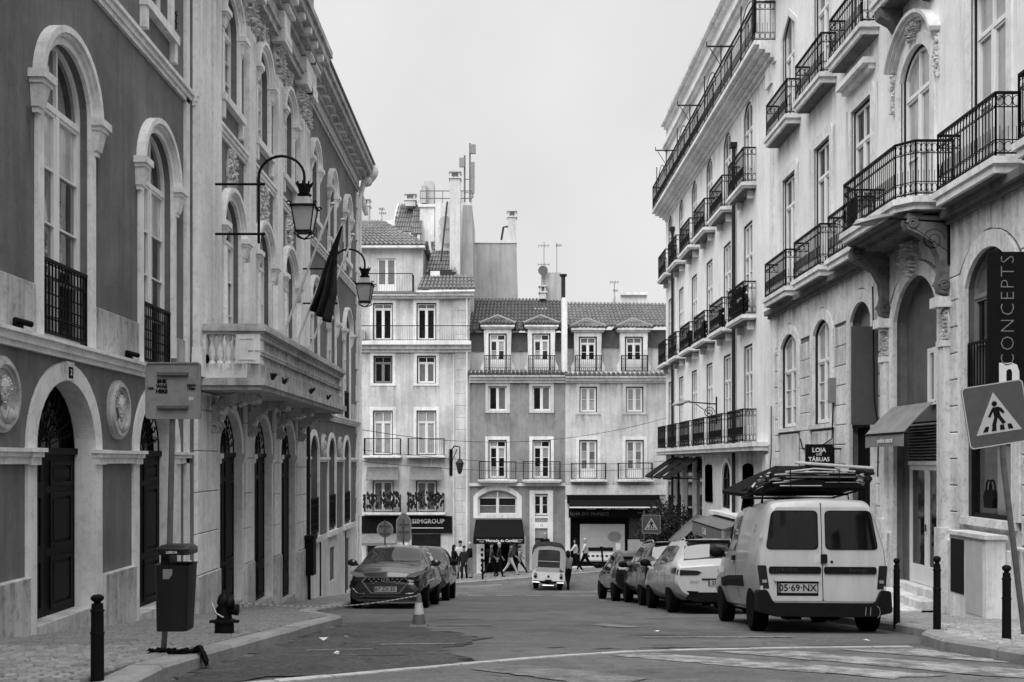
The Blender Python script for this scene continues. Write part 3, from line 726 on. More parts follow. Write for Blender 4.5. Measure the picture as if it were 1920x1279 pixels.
def door(fr, parent, c, h, b, s, t, d, fan=True):
    """two dark panelled leaves under an iron fanlight"""
    mb = MB(fr); mb.box(c-h, c+h, s-.06, s+.02, -d-.05, -d+.05)
    root = mb.build('door', 'dark_door', parent)
    for sd_ in (-1, 1):
        x0, x1 = (c-h, c-.006) if sd_ < 0 else (c+.006, c+h); m2 = MB(fr); m2.box(x0, x1, b, s-.06, -d-.05, -d)
        lo = b+.08
        for (va, vb) in ((lo, lo+.62), (lo+.72, s-.16-.35), (s-.16-.27, s-.14)):
            if vb-va < .1: continue
            A = [(x0+.1, va), (x1-.1, va), (x1-.1, vb), (x0+.1, vb)]; B = [(x0+.15, va+.05), (x1-.15, va+.05), (x1-.15, vb-.05), (x0+.15, vb-.05)]
            m2.ring(A, B, -d-.01, -d+.022); m2.box(x0+.19, x1-.19, va+.09, vb-.09, -d-.01, -d+.016)
        m2.build('door_leaf', 'dark_door', root)
    if fan:
        m3 = MB(fr)
        for k in range(1, 12):
            a = math.pi*k/12; m3.tube([(c+r_*h*math.cos(a+.16*math.sin(r_*6)), s+.02+r_*(t-s-.02)*math.sin(a), -d) for r_ in (.15, .35, .55, .75, .97)], .011, 4)
            m3.tube([(c+.8*h*math.cos(a)+.05*math.cos(q), s+.02+.8*(t-s)*math.sin(a)+.05*math.sin(q), -d) for q in [i*math.pi/3 for i in range(6)]], .008, 3, closed=True)
        for r_ in (.16, .5, .97): m3.tube([(c+r_*h*math.cos(math.pi*k/16), s+.02+r_*(t-s-.02)*math.sin(math.pi*k/16), -d) for k in range(17)], .012, 4)
        m3.build('fanlight_grille', 'iron', root)
        ol = outline(c, h, s, s, t, 14); MB(fr).prism(ol, -d-.09, -d-.08).build('pane', 'glass_dark', root)
    return root
# ground floor of the near wing
for k, c in enumerate(WB):
    gb = gz(XL, c)
    arch_trim(FL, c, .81, gb+.1, .14, .95, .20, .035, layers=False, rev=.23)
    door(FL, TH, c, .81, gb+.28, .14, .95, .24)
    mb = MB(FL); mb.box(c-.81, c+.81, gb-.6, gb+.29, -.24, .02); mb.build('door_sill', 'stone_plinth', TH)
    MB(FL).box(c-.105, c+.105, .94, 1.16, 0, .06).build('keystone', 'stone_trim', TH)
if True:
    pl = MB(FL).box(WB[2]-.055, WB[2]+.055, .97, 1.10, .06, .068).build('number_plate', 'dark_paint', TH)
    text('2', .1, FL if False else (lambda u, v, w_: (XL+w_, WB[2]+u, v)), (0, 1.035, .069), pl, 'lettering_white', sx=-1. if False else 1.)
# plinth stones, stepped with the hill, and impost band
edges = [U0]+[x for c in WB for x in (c-1.01, c+1.01)]+[P0]
for i in range(0, len(edges), 2):
    a, b = edges[i], edges[i+1]; mid = (a+b)/2; top = -1.43-.062*(mid-13.4)
    mb = MB(FL); n = 2 if b-a > .9 else 1
    for q in range(n):
        x0, x1 = a+(b-a)*q/n, a+(b-a)*(q+1)/n
        MB(FL).cbox(x0+.002, x1-.002, gz(XL, b)-.5, top, -.02, .075, .012).build('plinth_stone', 'stone_plinth', TH)
    mb = MB(FL); mb.box(a, b, -.03, .05, 0, .05); mb.box(a, b, .05, .10, 0, .08); mb.box(a-.03, b+.03, .10, .14, 0, .11); mb.build('impost_band', 'stone_trim', TH)
    for c in ([] if i == 0 else [a-.1])+([b+.1] if i < len(edges)-2 else []):
        m2 = MB(FL); m2.box(c-.11, c+.11, -.04, .045, .0, .085); m2.box(c-.12, c+.12, .045, .1, 0, .115); m2.box(c-.14, c+.14, .1, .145, 0, .145); m2.build('jamb_capital', 'stone_trim', TH)
# medallions with a carved head
def medallion(c, v, sc_=1., who=0):
    mb = MB(FL)
    for (ra, rb, w0, w1) in ((1.0, .9, 0, .05), (.9, .78, 0, .085), (.78, .68, 0, .05)):
        A = [(c+.34*sc_*ra*math.cos(t*math.pi/16), v+.39*sc_*ra*math.sin(t*math.pi/16)) for t in range(32)]
        B = [(c+.34*sc_*rb*math.cos(t*math.pi/16), v+.39*sc_*rb*math.sin(t*math.pi/16)) for t in range(32)]
        mb.ring(A, B, w0, w1)
    mb.prism([(c+.34*sc_*.7*math.cos(t*math.pi/16), v+.39*sc_*.7*math.sin(t*math.pi/16)) for t in range(32)], 0, .025)
    o = mb.build('medallion', 'stone_plinth', TH, smooth=30)
    ca, sa = math.cos(R(48)), math.sin(R(48)); s_ = sc_
    def HF(a_, b_, n_):      # a_ across the face, b_ up, n_ out of the face
        return FL(c-n_*sa*.9+a_*ca, v+b_, .02+(n_*ca+a_*sa+.075*s_)*.55)
    h = MB(HF)
    ell(h, (0, .055*s_, 0), (.085*s_, .115*s_, .10*s_), 14, 9); ell(h, (0, -.02*s_, .012*s_), (.066*s_, .085*s_, .082*s_), 12, 7)
    h.add([(-.012*s_, .06*s_, .085*s_), (.012*s_, .06*s_, .085*s_), (.024*s_, 0, .085*s_), (-.024*s_, 0, .085*s_), (0, .004*s_, .125*s_)], [(0, 1, 4), (1, 2, 4), (2, 3, 4), (3, 0, 4)])
    for sd_ in (-1, 1):
        ell(h, (sd_*.038*s_, .078*s_, .083*s_), (.030*s_, .011*s_, .018*s_), 7, 4); ell(h, (sd_*.036*s_, .052*s_, .077*s_), (.016*s_, .010*s_, .014*s_), 6, 4); ell(h, (sd_*.085*s_, .03*s_, 0), (.013*s_, .032*s_, .022*s_), 6, 4); ell(h, (sd_*.045*s_, -.005*s_, .062*s_), (.022*s_, .02*s_, .02*s_), 6, 4)
    ell(h, (0, -.042*s_, .086*s_), (.028*s_, .008*s_, .012*s_), 7, 4); ell(h, (0, -.056*s_, .083*s_), (.022*s_, .008*s_, .012*s_), 7, 4); ell(h, (0, -.088*s_, .07*s_), (.03*s_, .022*s_, .025*s_), 7, 4)
    rr = random.Random(who)
    for k in range(46):
        a_ = rr.uniform(-.35, 3.5); b_ = rr.uniform(-.9, .35); r_ = .096*s_; ell(h, (r_*math.cos(a_)*math.cos(b_), .055*s_+.12*s_*math.sin(a_), r_*math.sin(b_)), (.024*s_, .022*s_, .024*s_), 5, 4, .15, rr)
    ell(h, (0, -.125*s_, -.01*s_), (.05*s_, .08*s_, .05*s_), 9, 6); ell(h, (0, -.215*s_, -.02*s_), (.165*s_, .085*s_, .075*s_), 12, 6)
    for sd_ in (-1, 1): h.tube([(sd_*.05*s_, -.13*s_, .05*s_), (sd_*.03*s_, -.19*s_, .07*s_), (sd_*.0, -.25*s_, .06*s_)], .02*s_, 5)
    h.build('carved_head', 'stone_plinth', o, smooth=50)
medallion((WB[0]+WB[1])/2, .68, 1, 1); medallion((WB[1]+WB[2])/2, .68, 1, 2); medallion((WB[2]+WB[3])/2, .68, 1, 3)
medallion((RB[0]+RB[1])/2, .45, .85, 4); medallion((RB[1]+RB[2])/2, .45, .85, 5)
# string courses
for a, b in ((U0, P0), (P1, U1)):
    mb = MB(FL); mb.box(a, b, 1.19, 1.25, 0, .06); mb.box(a, b, 1.25, 1.33, 0, .10); mb.box(a, b, 1.33, 1.37, 0, .15); mb.build('string_course', 'stone_trim', TH)
    mb = MB(FL); mb.box(a, b, 5.76, 5.83, 0, .05); mb.box(a, b, 5.83, 5.91, 0, .08); mb.box(a, b, 5.91, 5.97, 0, .12); mb.build('string_course', 'stone_trim', TH)
mb = MB(FP); mb.box(P0, P1, 5.76, 5.83, 0, .05); mb.box(P0, P1, 5.83, 5.91, 0, .08); mb.box(P0, P1, 5.91, 5.97, 0, .11); mb.build('string_course', 'stone_trim', TH)
# first floor windows of both wings
for bays, edge in ((WB, (U0, P0)), (RB, (P1, U1))):
    cuts = [edge[0]]+[x for c in bays for x in (c-.82, c+.82)]+[edge[1]]
    for i in range(0, len(cuts), 2): MB(FL).cbox(cuts[i]+.002, cuts[i+1]-.002, 1.375, 1.93, -.01, .03, .008).build('dado_stone', 'stone_plinth', TH)
    for k, c in enumerate(bays):
        arch_trim(FL, c, .65, 1.38, 4.18, 4.83, .14, .04)
        for sd_ in (-1, 1): capital(FL, TH, c+sd_*.79, 4.19, .105, .13)
        window(FL, TH, c, .65, 1.38, 4.18, 4.83, .10, rows=4, tr=4.06, pane=['glass_old', 'glass_old', 'glass_old', 'glass_drape', 'glass_old'])
        back_panel(FL, TH, c, .65, 1.38, 4.83, .16)
        railing(FL, TH, [(c-.64, -.02), (c+.64, -.02)], 1.39, 2.27, style=2, sp=.085, r=.011)
    for c in bays:       # second floor
        arch_trim(FL, c, .52, 6.55, 8.0, 8.52, .14, .05)
        for sd_ in (-1, 1): capital(FL, TH, c+sd_*.64, 8.0, .1, .13, .28)
        window(FL, TH, c, .52, 6.55, 8.0, 8.52, .12, rows=3, tr=7.9, pane='glass_old'); back_panel(FL, TH, c, .52, 6.55, 8.52, .15)
        mb = MB(FL); mb.box(c-.72, c+.72, 6.42, 6.55, -.12, .12); mb.box(c-.70, c-.58, 6.12, 6.42, 0, .09); mb.box(c+.58, c+.70, 6.12, 6.42, 0, .09); mb.build('window_sill', 'stone_trim', TH)
        for sd_ in (-1, 1):      # iron wall anchors
            a = MB(FL); x = c+sd_*.80; a.bar((x, 6.72, .03), (x, 7.0, .03), .012); a.bar((x-.05, 6.95, .03), (x+.05, 6.95, .03), .012); a.bar((x-.05, 6.82, .03), (x+.05, 6.82, .03), .012); a.build('wall_anchor', 'iron', TH)
# main cornice of the right wing and left wing
for a, b in ((U0, P0), (P1, U1)):
    e = .55 if b == U1 else 0
    mb = MB(FL)
    for (v0, v1, w1) in ((9.45, 9.55, .05), (9.55, 9.62, .10), (9.62, 9.9, .06), (9.9, 10.02, .14), (10.02, 10.16, .30), (10.16, 10.34, .46), (10.34, 10.5, .54)):
        mb.box(a, b+(e*w1/.54 if e else 0), v0, v1, -.05, w1)
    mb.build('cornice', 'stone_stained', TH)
    n = int((b-a)/.75)
    for k in range(n):
        x = a+.3+k*.75; MB(FL).box(x, x+.16, 10.0, 10.15, .05, .30).build('modillion', 'stone_trim', TH)
    mb = MB(FL); mb.tube([(a, 10.56, .5), (b+e+.05, 10.56, .5)], .085, 8); mb.build('gutter', 'roof_tile_dark', TH)
    mb = MB(FL)
    k = a
    while k < b+e:
        mb.tube([(k, 10.64, .46), (k, 12.4, -3.6)], .085, 5); k += .21
    tag(mb.build('roof_tiles', 'roof_tile', TH), kind='stuff')
mb = MB(FL); ell(mb, (U1+.42, 10.28, .44), (.26, .34, .24), 10, 7, .08); ell(mb, (U1+.28, 9.9, .3), (.2, .2, .2), 8, 6, .1); mb.tube([(U1+.2, 9.85, .2), (U1+.1, 9.4, .12), (U1+.14, 9.0, .22), (U1+.25, 8.7, .3)], [.1, .09, .12, .07], 7); mb.build('corner_ornament', 'ornament', TH, smooth=60)
mb = MB(FL)
for k in range(26):
    v = -5.2+k*.56; lg = .42 if k % 2 else .3
    if v < 9.3: mb.cbox(U1-lg, U1+.03, v+.004, v+.556, -.5, .055, .012)
mb.build('corner_quoins', 'stone_trim', TH)
mb = MB(FL); mb.tube([(P1+.12, gz(XL, P1)+.1, .12), (P1+.12, 9.4, .12)], .05, 8)
for v in (-2, -.4, 1.6, 3.4, 5.4, 7.2): mb.tube([(P1+.12, v, .12), (P1+.12, v+.06, .12)], .062, 8)
mb.build('downpipe', 'iron_paint', TH)
mb = MB(FL); mb.tube([(U1-.12, gz(XL, U1)+.1, .13), (U1-.12, 9.4, .13)], .045, 8); mb.build('downpipe', 'stone_trim', TH)
# ground floor of the right wing: windows over a pale basement
mb = MB(FL)
bw_ = [(RB[1], .42, -3.55, -2.55, -2.55), (RB[2]+.1, .34, gz(XL, RB[2])+.2, -2.5, -2.5)]
wall_row(mb, P1, U1, -6.5, -2.06, bw_, .2, .03); mb.build('basement_wall', 'white_wall', TH)
for k, c in enumerate(RB):
    arch_trim(FL, c, .62, -2.05, .1, .72, .14, .04, layers=False)
    window(FL, TH, c, .62, -2.0, .1, .72, .16, rows=3, tr=.08, pane='glass_curtain_dim', frame='grey_paint'); back_panel(FL, TH, c, .62, -2.0, .72, .2)
    railing(FL, TH, [(c-.6, .02), (c+.6, .02)], -1.95, -1.0, style=2, sp=.08, r=.013)
    MB(FL).box(c-.8, c+.8, -2.2, -2.05, -.1, .10).build('window_sill', 'stone_trim', TH)
    mb = MB(FL)
for a, b in ((P1, RB[0]-.76), (RB[0]+.76, RB[1]-.76), (RB[1]+.76, RB[2]-.76), (RB[2]+.76, U1-.45)):
    mb = MB(FL); mb.box(a, b, -.02, .05, 0, .05); mb.box(a-.03, b+.03, .05, .12, 0, .10); mb.build('impost_band', 'stone_trim', TH)
window(FL, TH, RB[1], .42, -3.55, -2.55, -2.55, .1, rows=2, pane='glass_dark', frame='white_paint', outer='dark_frame'); back_panel(FL, TH, RB[1], .42, -3.55, -2.55, .12)
c = RB[2]+.1; MB(FL).box(c-.34, c+.34, gz(XL, c)+.12, -2.5, -.16, -.1).build('basement_door', 'white_paint', TH)
for x in (RB[2]-.35, RB[0]+.85): MB(FL).box(x-.09, x+.09, gz(XL, x)+.15, -2.25, .03, .045).build('dark_strip', 'dark_paint', TH)
# ---------------- pavilion: ground floor
for k, c in enumerate(PB):
    gb = gz(XL, c)
    arch_trim(FP, c, .78, gb+.1, .14, .92, .13, .03, layers=False, rev=.14)
    door(FP, TH, c, .78, gb+.2, .14, .92, .13)
    MB(FP).box(c-.78, c+.78, gb-.6, gb+.21, -.3, .03).build('door_sill', 'stone_plinth', TH)
    for sd_ in (-1, 1):
        m2 = MB(FP); m2.box(c+sd_*.85-.09, c+sd_*.85+.09, -.04, .05, -.1, .06); m2.box(c+sd_*.85-.11, c+sd_*.85+.11, .05, .14, -.1, .09); m2.build('jamb_capital', 'stone_trim', TH)
PIL = [(17.12, .64), (19.915, .30), (22.405, .30), (25.1, .55)]
for k, (c, hw) in enumerate(PIL):
    gb = gz(XL, c+hw)
    base = -1.95-.04*(c-19)
    MB(FP).cbox(c-hw-.03, c+hw+.03, gb-.5, base, -.02, .09, .015).build('pilaster_base', 'stone_plinth', TH)
    v = base; j = 0
    while v < 1.1:                                          # ashlar blocks with open joints
        v2 = min(1.15, v+.68)
        MB(FP).cbox(c-hw, c+hw, v+.014, v2, -.02, .06, .01).build('pilaster_block', 'stone_trim', TH); v = v2
    MB(FP).box(c-hw+.005, c+hw-.005, gb, 1.18, -.02, .035).build('pilaster_core', 'ashlar_joint', TH)
for sd_, u in ((-1, P0+.0), (1, P1-.0)):
    MB(FP).box(u-.2 if sd_ < 0 else u+.02, u-.02 if sd_ < 0 else u+.2, gz(XL, u)-.5, 9.4, -.09, -.03).build('return_strip', 'stone_trim', TH)
# upper floors: giant pilasters, windows, carving
GP = [(16.75, .33), (17.45, .25), (19.915, .26), (22.405, .26), (24.9, .25), (25.55, .3)]
for k, (c, hw) in enumerate(GP):
    mb = MB(FP); mb.box(c-hw-.05, c+hw+.05, 1.37, 1.75, 0, .17); mb.box(c-hw-.03, c+hw+.03, 1.75, 1.85, 0, .15); mb.box(c-hw, c+hw, 1.85, 8.45, 0, .12)
    mb.build('giant_pilaster', 'stone_trim', TH)
    carved(FP, TH, c, 8.78, hw+.06, .36, .30, 34, 50+k, 'carved_capital')
    MB(FP).box(c-hw-.12, c+hw+.12, 9.14, 9.24, 0, .3).build('capital_abacus', 'stone_trim', TH)
for k, c in enumerate(PB):
    arch_trim(FP, c, .62, 1.38, 4.18, 4.80, .16, .05)
    window(FP, TH, c, .62, 1.38, 4.18, 4.80, .10, rows=4, tr=4.06, pane=['glass_old', 'glass_drape', 'glass_old', 'glass_drape', 'glass_old']); back_panel(FP, TH, c, .62, 1.38, 4.80, .14)
    for sd_ in (-1, 1):
        x = c+sd_*.78
        capital(FP, TH, x, 4.19, .12, .16, .3)
        mb = MB(FP); mb.lathe([(.09, 0), (.075, .1), (.07, 2.2), (.065, 2.4)], n=8) if False else None
        mb = MB(FP); mb.tube([(x, 1.8, .1), (x, 3.8, .1)], [.085, .07], 8); mb.box(x-.11, x+.11, 1.38, 1.8, 0, .2); mb.build('colonnette', 'stone_trim', TH, smooth=40)
    carved(FP, TH, c, 5.32, .26, .40, .16, 40, 70+k)
    arch_trim(FP, c, .52, 6.55, 8.0, 8.52, .14, .05)
    for sd_ in (-1, 1): capital(FP, TH, c+sd_*.64, 8.0, .1, .13, .28)
    window(FP, TH, c, .52, 6.55, 8.0, 8.52, .12, rows=3, tr=7.9, pane='glass_old'); back_panel(FP, TH, c, .52, 6.55, 8.52, .15)
    mb = MB(FP); mb.box(c-.72, c+.72, 6.42, 6.55, -.12, .12); mb.box(c-.70, c-.58, 6.12, 6.42, 0, .09); mb.box(c+.58, c+.70, 6.12, 6.42, 0, .09); mb.build('window_sill', 'stone_trim', TH)
    carved(FP, TH, c, 8.85, .30, .24, .16, 30, 90+k)
# entablature, cornice and attic
mb = MB(FP)
for (v0, v1, w1) in ((9.24, 9.40, .16), (9.40, 9.46, .22), (9.46, 9.86, .14), (9.86, 9.98, .24), (9.98, 10.14, .40), (10.14, 10.34, .58), (10.34, 10.5, .66)):
    mb.box(P0-(.0 if w1 < .3 else .15), P1+(.0 if w1 < .3 else .15), v0, v1, -.3, w1)
mb.build('cornice', 'stone_stained', TH)
for k, (c, hw) in enumerate(GP):
    mb = MB(FP); mb.box(c-hw-.08, c+hw+.08, 9.26, 9.44, 0, .30); mb.box(c-hw-.05, c+hw+.05, 9.48, 9.84, 0, .27); mb.box(c-hw-.1, c+hw+.1, 9.88, 9.96, 0, .38); mb.build('entablature_block', 'stone_trim', TH)
for k in range(12): MB(FP).box(P0+.2+k*.78, P0+.36+k*.78, 9.99, 10.13, .2, .56).build('modillion', 'stone_trim', TH)
mb = MB(FP); mb.box(P0-.1, P1+.1, 10.5, 12.0, -.6, .18); mb.box(P0-.2, P1+.2, 12.0, 12.12, -.7, .36); mb.box(P0-.3, P1+.3, 12.12, 12.34, -.8, .55); mb.build('attic', 'stone_stained', TH)
mb = MB(FP); k = P0-.2
while k < P1+.3: mb.tube([(k, 12.4, .58), (k, 13.2, -2.5)], .085, 5); k += .21
tag(mb.build('roof_tiles', 'roof_tile', TH), kind='stuff')
# ---------------- balcony on scrolled brackets
BX0, BX1, BO = 16.58, 25.0, 1.06
mb = MB(FP)
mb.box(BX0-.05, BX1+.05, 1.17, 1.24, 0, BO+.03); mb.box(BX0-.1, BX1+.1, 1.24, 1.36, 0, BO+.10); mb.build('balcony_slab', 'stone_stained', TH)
bal = MB(FP); bal.box(BX0, BX1, 1.36, 1.60, BO-.22, BO); bal.box(BX0, BX1, 1.60, 2.02, BO-.16, BO-.03)
bal.box(BX0-.005, BX1+.005, 1.74, 1.79, BO-.2, BO+.015); bal.box(BX0-.01, BX1+.01, 1.79, 1.82, BO-.2, BO+.03); bal.box(BX0, BX1, 2.0, 2.06, BO-.2, BO+.02)
for k in range(int((BX1-BX0)/.11)): bal.box(BX0+.03+k*.11, BX0+.09+k*.11, 2.06, 2.11, BO-.2, BO+.05)
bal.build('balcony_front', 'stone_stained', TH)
for u in (BX0, BX1-.24):
    mb = MB(FP); mb.box(u, u+.24, 1.36, 1.60, 0, BO-.22); mb.box(u-.006, u+.246, 1.60, 2.08, BO-.40, BO-.005)
    mb.box(u, u+.24, 1.60, 2.08, 0, .17); mb.build('balcony_pedestal', 'stone_trim', TH)
    A = [(.71, 1.66), (.97, 1.66), (.97, 2.02), (.71, 2.02)]
    m2 = MB(lambda a, b, c_: FP(u-.006-c_, b, a)); m2.ring(A, [(p[0]+(.02 if p[0] < .8 else -.02), p[1]+(.02 if p[1] < 1.8 else -.02)) for p in A], 0, .012); m2.build('pedestal_panel', 'stone_trim', TH)
    for k in range(4):
        wv = .235+k*.135; mb = MB(lambda a, b, c_: FP(a, b, c_))
        prof = [(.055, 1.60), (.055, 1.64), (.034, 1.66), (.05, 1.70), (.062, 1.77), (.05, 1.86), (.03, 1.94), (.03, 1.98), (.048, 2.0), (.055, 2.02), (.055, 2.08)]
        vs = []; fs = []; n = 10
        for (r_, h_) in prof:
            for q in range(n): vs.append((u+.12+r_*math.cos(2*math.pi*q/n), h_, wv+r_*math.sin(2*math.pi*q/n)))
        for i in range(len(prof)-1):
            for q in range(n): fs.append((i*n+q, i*n+(q+1) % n, (i+1)*n+(q+1) % n, (i+1)*n+q))
        mb.add(vs, fs); mb.build('baluster', 'stone_trim', TH, smooth=50)
mb = MB(FP); 
for (d_, v0, v1) in ((.0, 2.08, 2.13), (.05, 2.13, 2.2), (.02, 2.2, 2.25)):
    mb.box(BX0-d_, BX1+d_, v0, v1, BO-.24-d_, BO+.05+d_)
    for u in (BX0, BX1-.24): mb.box(u-d_, u+.24+d_, v0+.001, v1-.001, 0, BO-.24-d_)
mb.build('balcony_rail', 'stone_stained', TH)
for k, u in enumerate((17.42, 19.88, 22.42, 24.72)):
    mb = MB(FP); pts = []
    arc = [(.06+.72*(1-math.cos(t*math.pi/2/10)), .56+.50*math.sin(t*math.pi/2/10)) for t in range(11)]
    low = [(x, v) for x, v in arc]
    up = [(max(-.02, x-.16*math.cos(i*.157)), min(1.175, v+.13*math.sin(i*.157)+.02)) for i, (x, v) in enumerate(arc)]
    poly = low+up[::-1]
    mb.add([(u-.13, v, x) for x, v in poly]+[(u+.13, v, x) for x, v in poly], [tuple(range(22)), tuple(range(22, 44))]+[(i, (i+1) % 22, 22+(i+1) % 22, 22+i) for i in range(22)])
    for (x, v, r0) in ((.10, .58, .115), (.76, 1.06, .10)):
        for sd_ in (-.14, .14): mb.tube([(u+sd_, v+r0*(1-t/20)*math.sin(t*.75), x+r0*(1-t/20)*math.cos(t*.75)) for t in range(18)], .026, 5)
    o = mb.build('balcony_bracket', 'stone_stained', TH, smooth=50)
    rr = random.Random(k); m2 = MB(FP)
    for q in range(16):
        i = rr.randrange(11); ell(m2, (u+rr.uniform(-.12, .12), low[i][1]-.02, low[i][0]+.03), (.05, .06, .05), 6, 4, .2, rr)
    tag(m2.build('acanthus_carving', 'ornament', o, smooth=60), kind='stuff')

# rain stains on the stonework
for c in WB+RB:
    for sd_ in (-1, 1): drip(FL, TH, c+sd_*.80-.2, c+sd_*.80+.2, 3.82, 1.1, .004, 'drip_soft')
edges2 = [U0]+[x for c in WB for x in (c-.82, c+.82)]+[P0]
for i in range(0, len(edges2), 2): drip(FL, TH, edges2[i]+.01, edges2[i+1]-.01, 1.93, .5, .034, 'drip_soft')
for i in range(0, len(edges), 2): mid = (edges[i]+edges[i+1])/2; drip(FL, TH, edges[i]+.02, edges[i+1]-.02, -1.44-.062*(mid-13.4), .55, .079, 'drip_soft')
drip(FP, TH, BX0+.02, BX1-.02, 1.99, .2, BO-.026); drip(FP, TH, BX0+.02, BX1-.02, 1.735, .13, BO+.004); drip(FP, TH, BX0, BX1, 1.58, .2, BO+.003, 'drip_soft')
drip(lambda u, v, w_: FP(BX0-.003-w_, v, u), TH, .02, BO-.02, 1.595, .22, .001)
for (c, hw) in PIL: drip(FP, TH, c-hw+.02, c+hw-.02, 1.1, 2.4, .063, 'drip_soft')
for (c, hw) in GP: drip(FP, TH, c-hw+.01, c+hw-.01, 8.3, 2.6, .124, 'drip_soft')
drip(FL, TH, P1+.2, U1-.4, 9.44, 1.0, .003, 'drip_soft'); drip(FL, TH, P1+.2, U1-.4, -2.22, 1.3, .034, 'drip_soft')
# ================================================================ near building on the right
NB = thing('balcony_building', (XR, 20, -4), 'pale building with ashlar ground floor, bowed iron balcony and arched portal on the near right', 'building')
A0, A1 = 9.5, 27.9
NW = [26.15, 23.45, 20.9, 18.14, 15.42, 12.85]
HW = [.72, .62, .60, .95, .74, .74]                    # ground floor half widths
mb = MB(FR)
ops = []
for k, c in enumerate(NW):
    if k < 2: ops.append((c, HW[k], .86, 2.98, 3.28, True))
    elif k == 2: ops.append((c, HW[k], gz(XR, c)+.2, 2.95, 3.29, True))
    elif k == 3: ops.append((c, HW[k], gz(XR, c)+.15, 2.62, 3.32, True))
    else: ops.append((c, HW[k], -.88, 2.75, 3.26, True))
wall_row(mb, A0, A1, -6, 3.92, [(o[0], o[1]+.05, o[2]-.03, o[3], o[4]+.05, True) for o in ops], .33, -.03); mb.build('ground_floor_wall', 'ashlar_joint', NB)
# stone blocks of the piers
piers = [(A0+.02, NW[5]-HW[5]-.24)]+[(NW[k+1]+HW[k+1]+.24, NW[k]-HW[k]-.24) for k in (4, 3, 2, 1, 0)]+[(NW[0]+HW[0]+.24, A1-.02)]
for (a, b) in piers:
    if b-a < .12: continue
    v = -1.27-.02*(a-17); n = 0
    while v < 2.9:
        v2 = v+.432
        if v2 > 3.0: v2 = 3.02
        MB(FR).cbox(a+.004, b-.004, v+.010, v2-.006, -.04, .012+random.uniform(-.003, .003), .012).build('stone_block', 'ashlar', NB); v = v2
    top = -1.29-.02*(a-17)
    wds = [(a-.2, (a+b)/2), ((a+b)/2, b+.2)] if b-a > .7 else [(a-.2, b+.2)]
    for (x0, x1) in wds: MB(FR).cbox(x0+.004, x1-.004, gz(XR, b)-.5, top-.002, -.04, .07, .012).build('plinth_stone', 'ashlar', NB)
# spandrel stones between the arches up to the balcony
cx = [A0]+[(NW[k]+NW[k-1])/2 for k in (5, 4, 3, 2, 1)]+[A1]
for k, c in list(enumerate(NW)):
    lo, hi = cx[5-k], cx[6-k]; h = HW[k]
    ol = [p for p in outline(c, h+.24, 3.02, 3.02, ops[k][4]+.26, 12, True)[2:]]
    for sd_ in (-1, 1):
        side = [p for p in ol if (p[0]-c)*sd_ >= .1]
        side = sorted(side, key=lambda p: -abs(p[0]-c))
        edge = hi if sd_ > 0 else lo
        x_mid = c+sd_*(h*.55)
        outer_pts = [p for p in side if abs(p[0]-c) >= h*.55]
        poly = [(edge-sd_*.004, 3.035), (c+sd_*(h+.245), 3.035)]+[(p[0], p[1]+.006) for p in outer_pts[0:]]+[(outer_pts[-1][0], 3.9), (edge-sd_*.004, 3.9)]
        MB(FR).prism(poly, -.04, .010+random.uniform(-.003, .003)).build('spandrel_stone', 'ashlar', NB)
        inner_pts = [p for p in side if abs(p[0]-c) < h*.55+.12]
        poly = [(c+sd_*.11, 3.9), (outer_pts[-1][0]-sd_*.008, 3.9)]+[(p[0]-(sd_*.008 if i == 0 else 0), p[1]+.006) for i, p in enumerate([outer_pts[-1]]+[q for q in inner_pts if abs(q[0]-c) < abs(outer_pts[-1][0]-c)-.01])]+[(c+sd_*.11, ops[k][4]+.27)]
        MB(FR).prism(poly, -.04, .013+random.uniform(-.003, .003)).build('voussoir', 'ashlar', NB)
    MB(FR).prism([(c-.10, ops[k][4]+.28), (c+.10, ops[k][4]+.28), (c+.105, 3.9), (c-.105, 3.9)], -.04, .03).build('keystone', 'ashlar', NB)
    A = outline(c, h, ops[k][2], ops[k][3], ops[k][4], 14, True)[1:]+[(c-h, ops[k][2])]
    B = outline(c, h+.235, ops[k][2], ops[k][3], ops[k][4]+.255, 14, True)[1:]+[(c-h-.235, ops[k][2])]
    MB(FR).ring(A, B, -.034, .035, closed=False).build('arch_surround', 'ashlar', NB)
# ground floor joinery
for k in (0, 1):
    c = NW[k]; window(FR, NB, c, HW[k], .86, 2.98, 3.28, .08, rows=3, tr=2.35, outer='dark_frame', pane=['glass_curtain_dim', 'glass_curtain'], seg=True); back_panel(FR, NB, c, HW[k], .86, 3.28, .2)
    MB(FR).box(c-HW[k]-.26, c+HW[k]+.26, .76, .86, -.34, .06).build('window_sill', 'ashlar', NB)
    MB(FR).cbox(c-HW[k]-.1, c+HW[k]+.1, -1.2, .70, -.02, .02, .01).build('apron_stone', 'white_wall', NB)
    lo_ = gz(XR, c)+.2
    MB(FR).box(c-HW[k], c+HW[k], lo_, -.9 if k == 0 else -1.2, .0, .022).build('shop_window', 'glass_dark', NB)
c = NW[2]; b0 = gz(XR, c)+.18
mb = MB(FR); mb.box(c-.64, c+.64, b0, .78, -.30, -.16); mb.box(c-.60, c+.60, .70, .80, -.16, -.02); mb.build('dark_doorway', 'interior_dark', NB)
MB(FR).box(c-.64, c+.64, .80, 3.4, -.3, -.2).build('doorway_panel', 'grey_paint', NB)
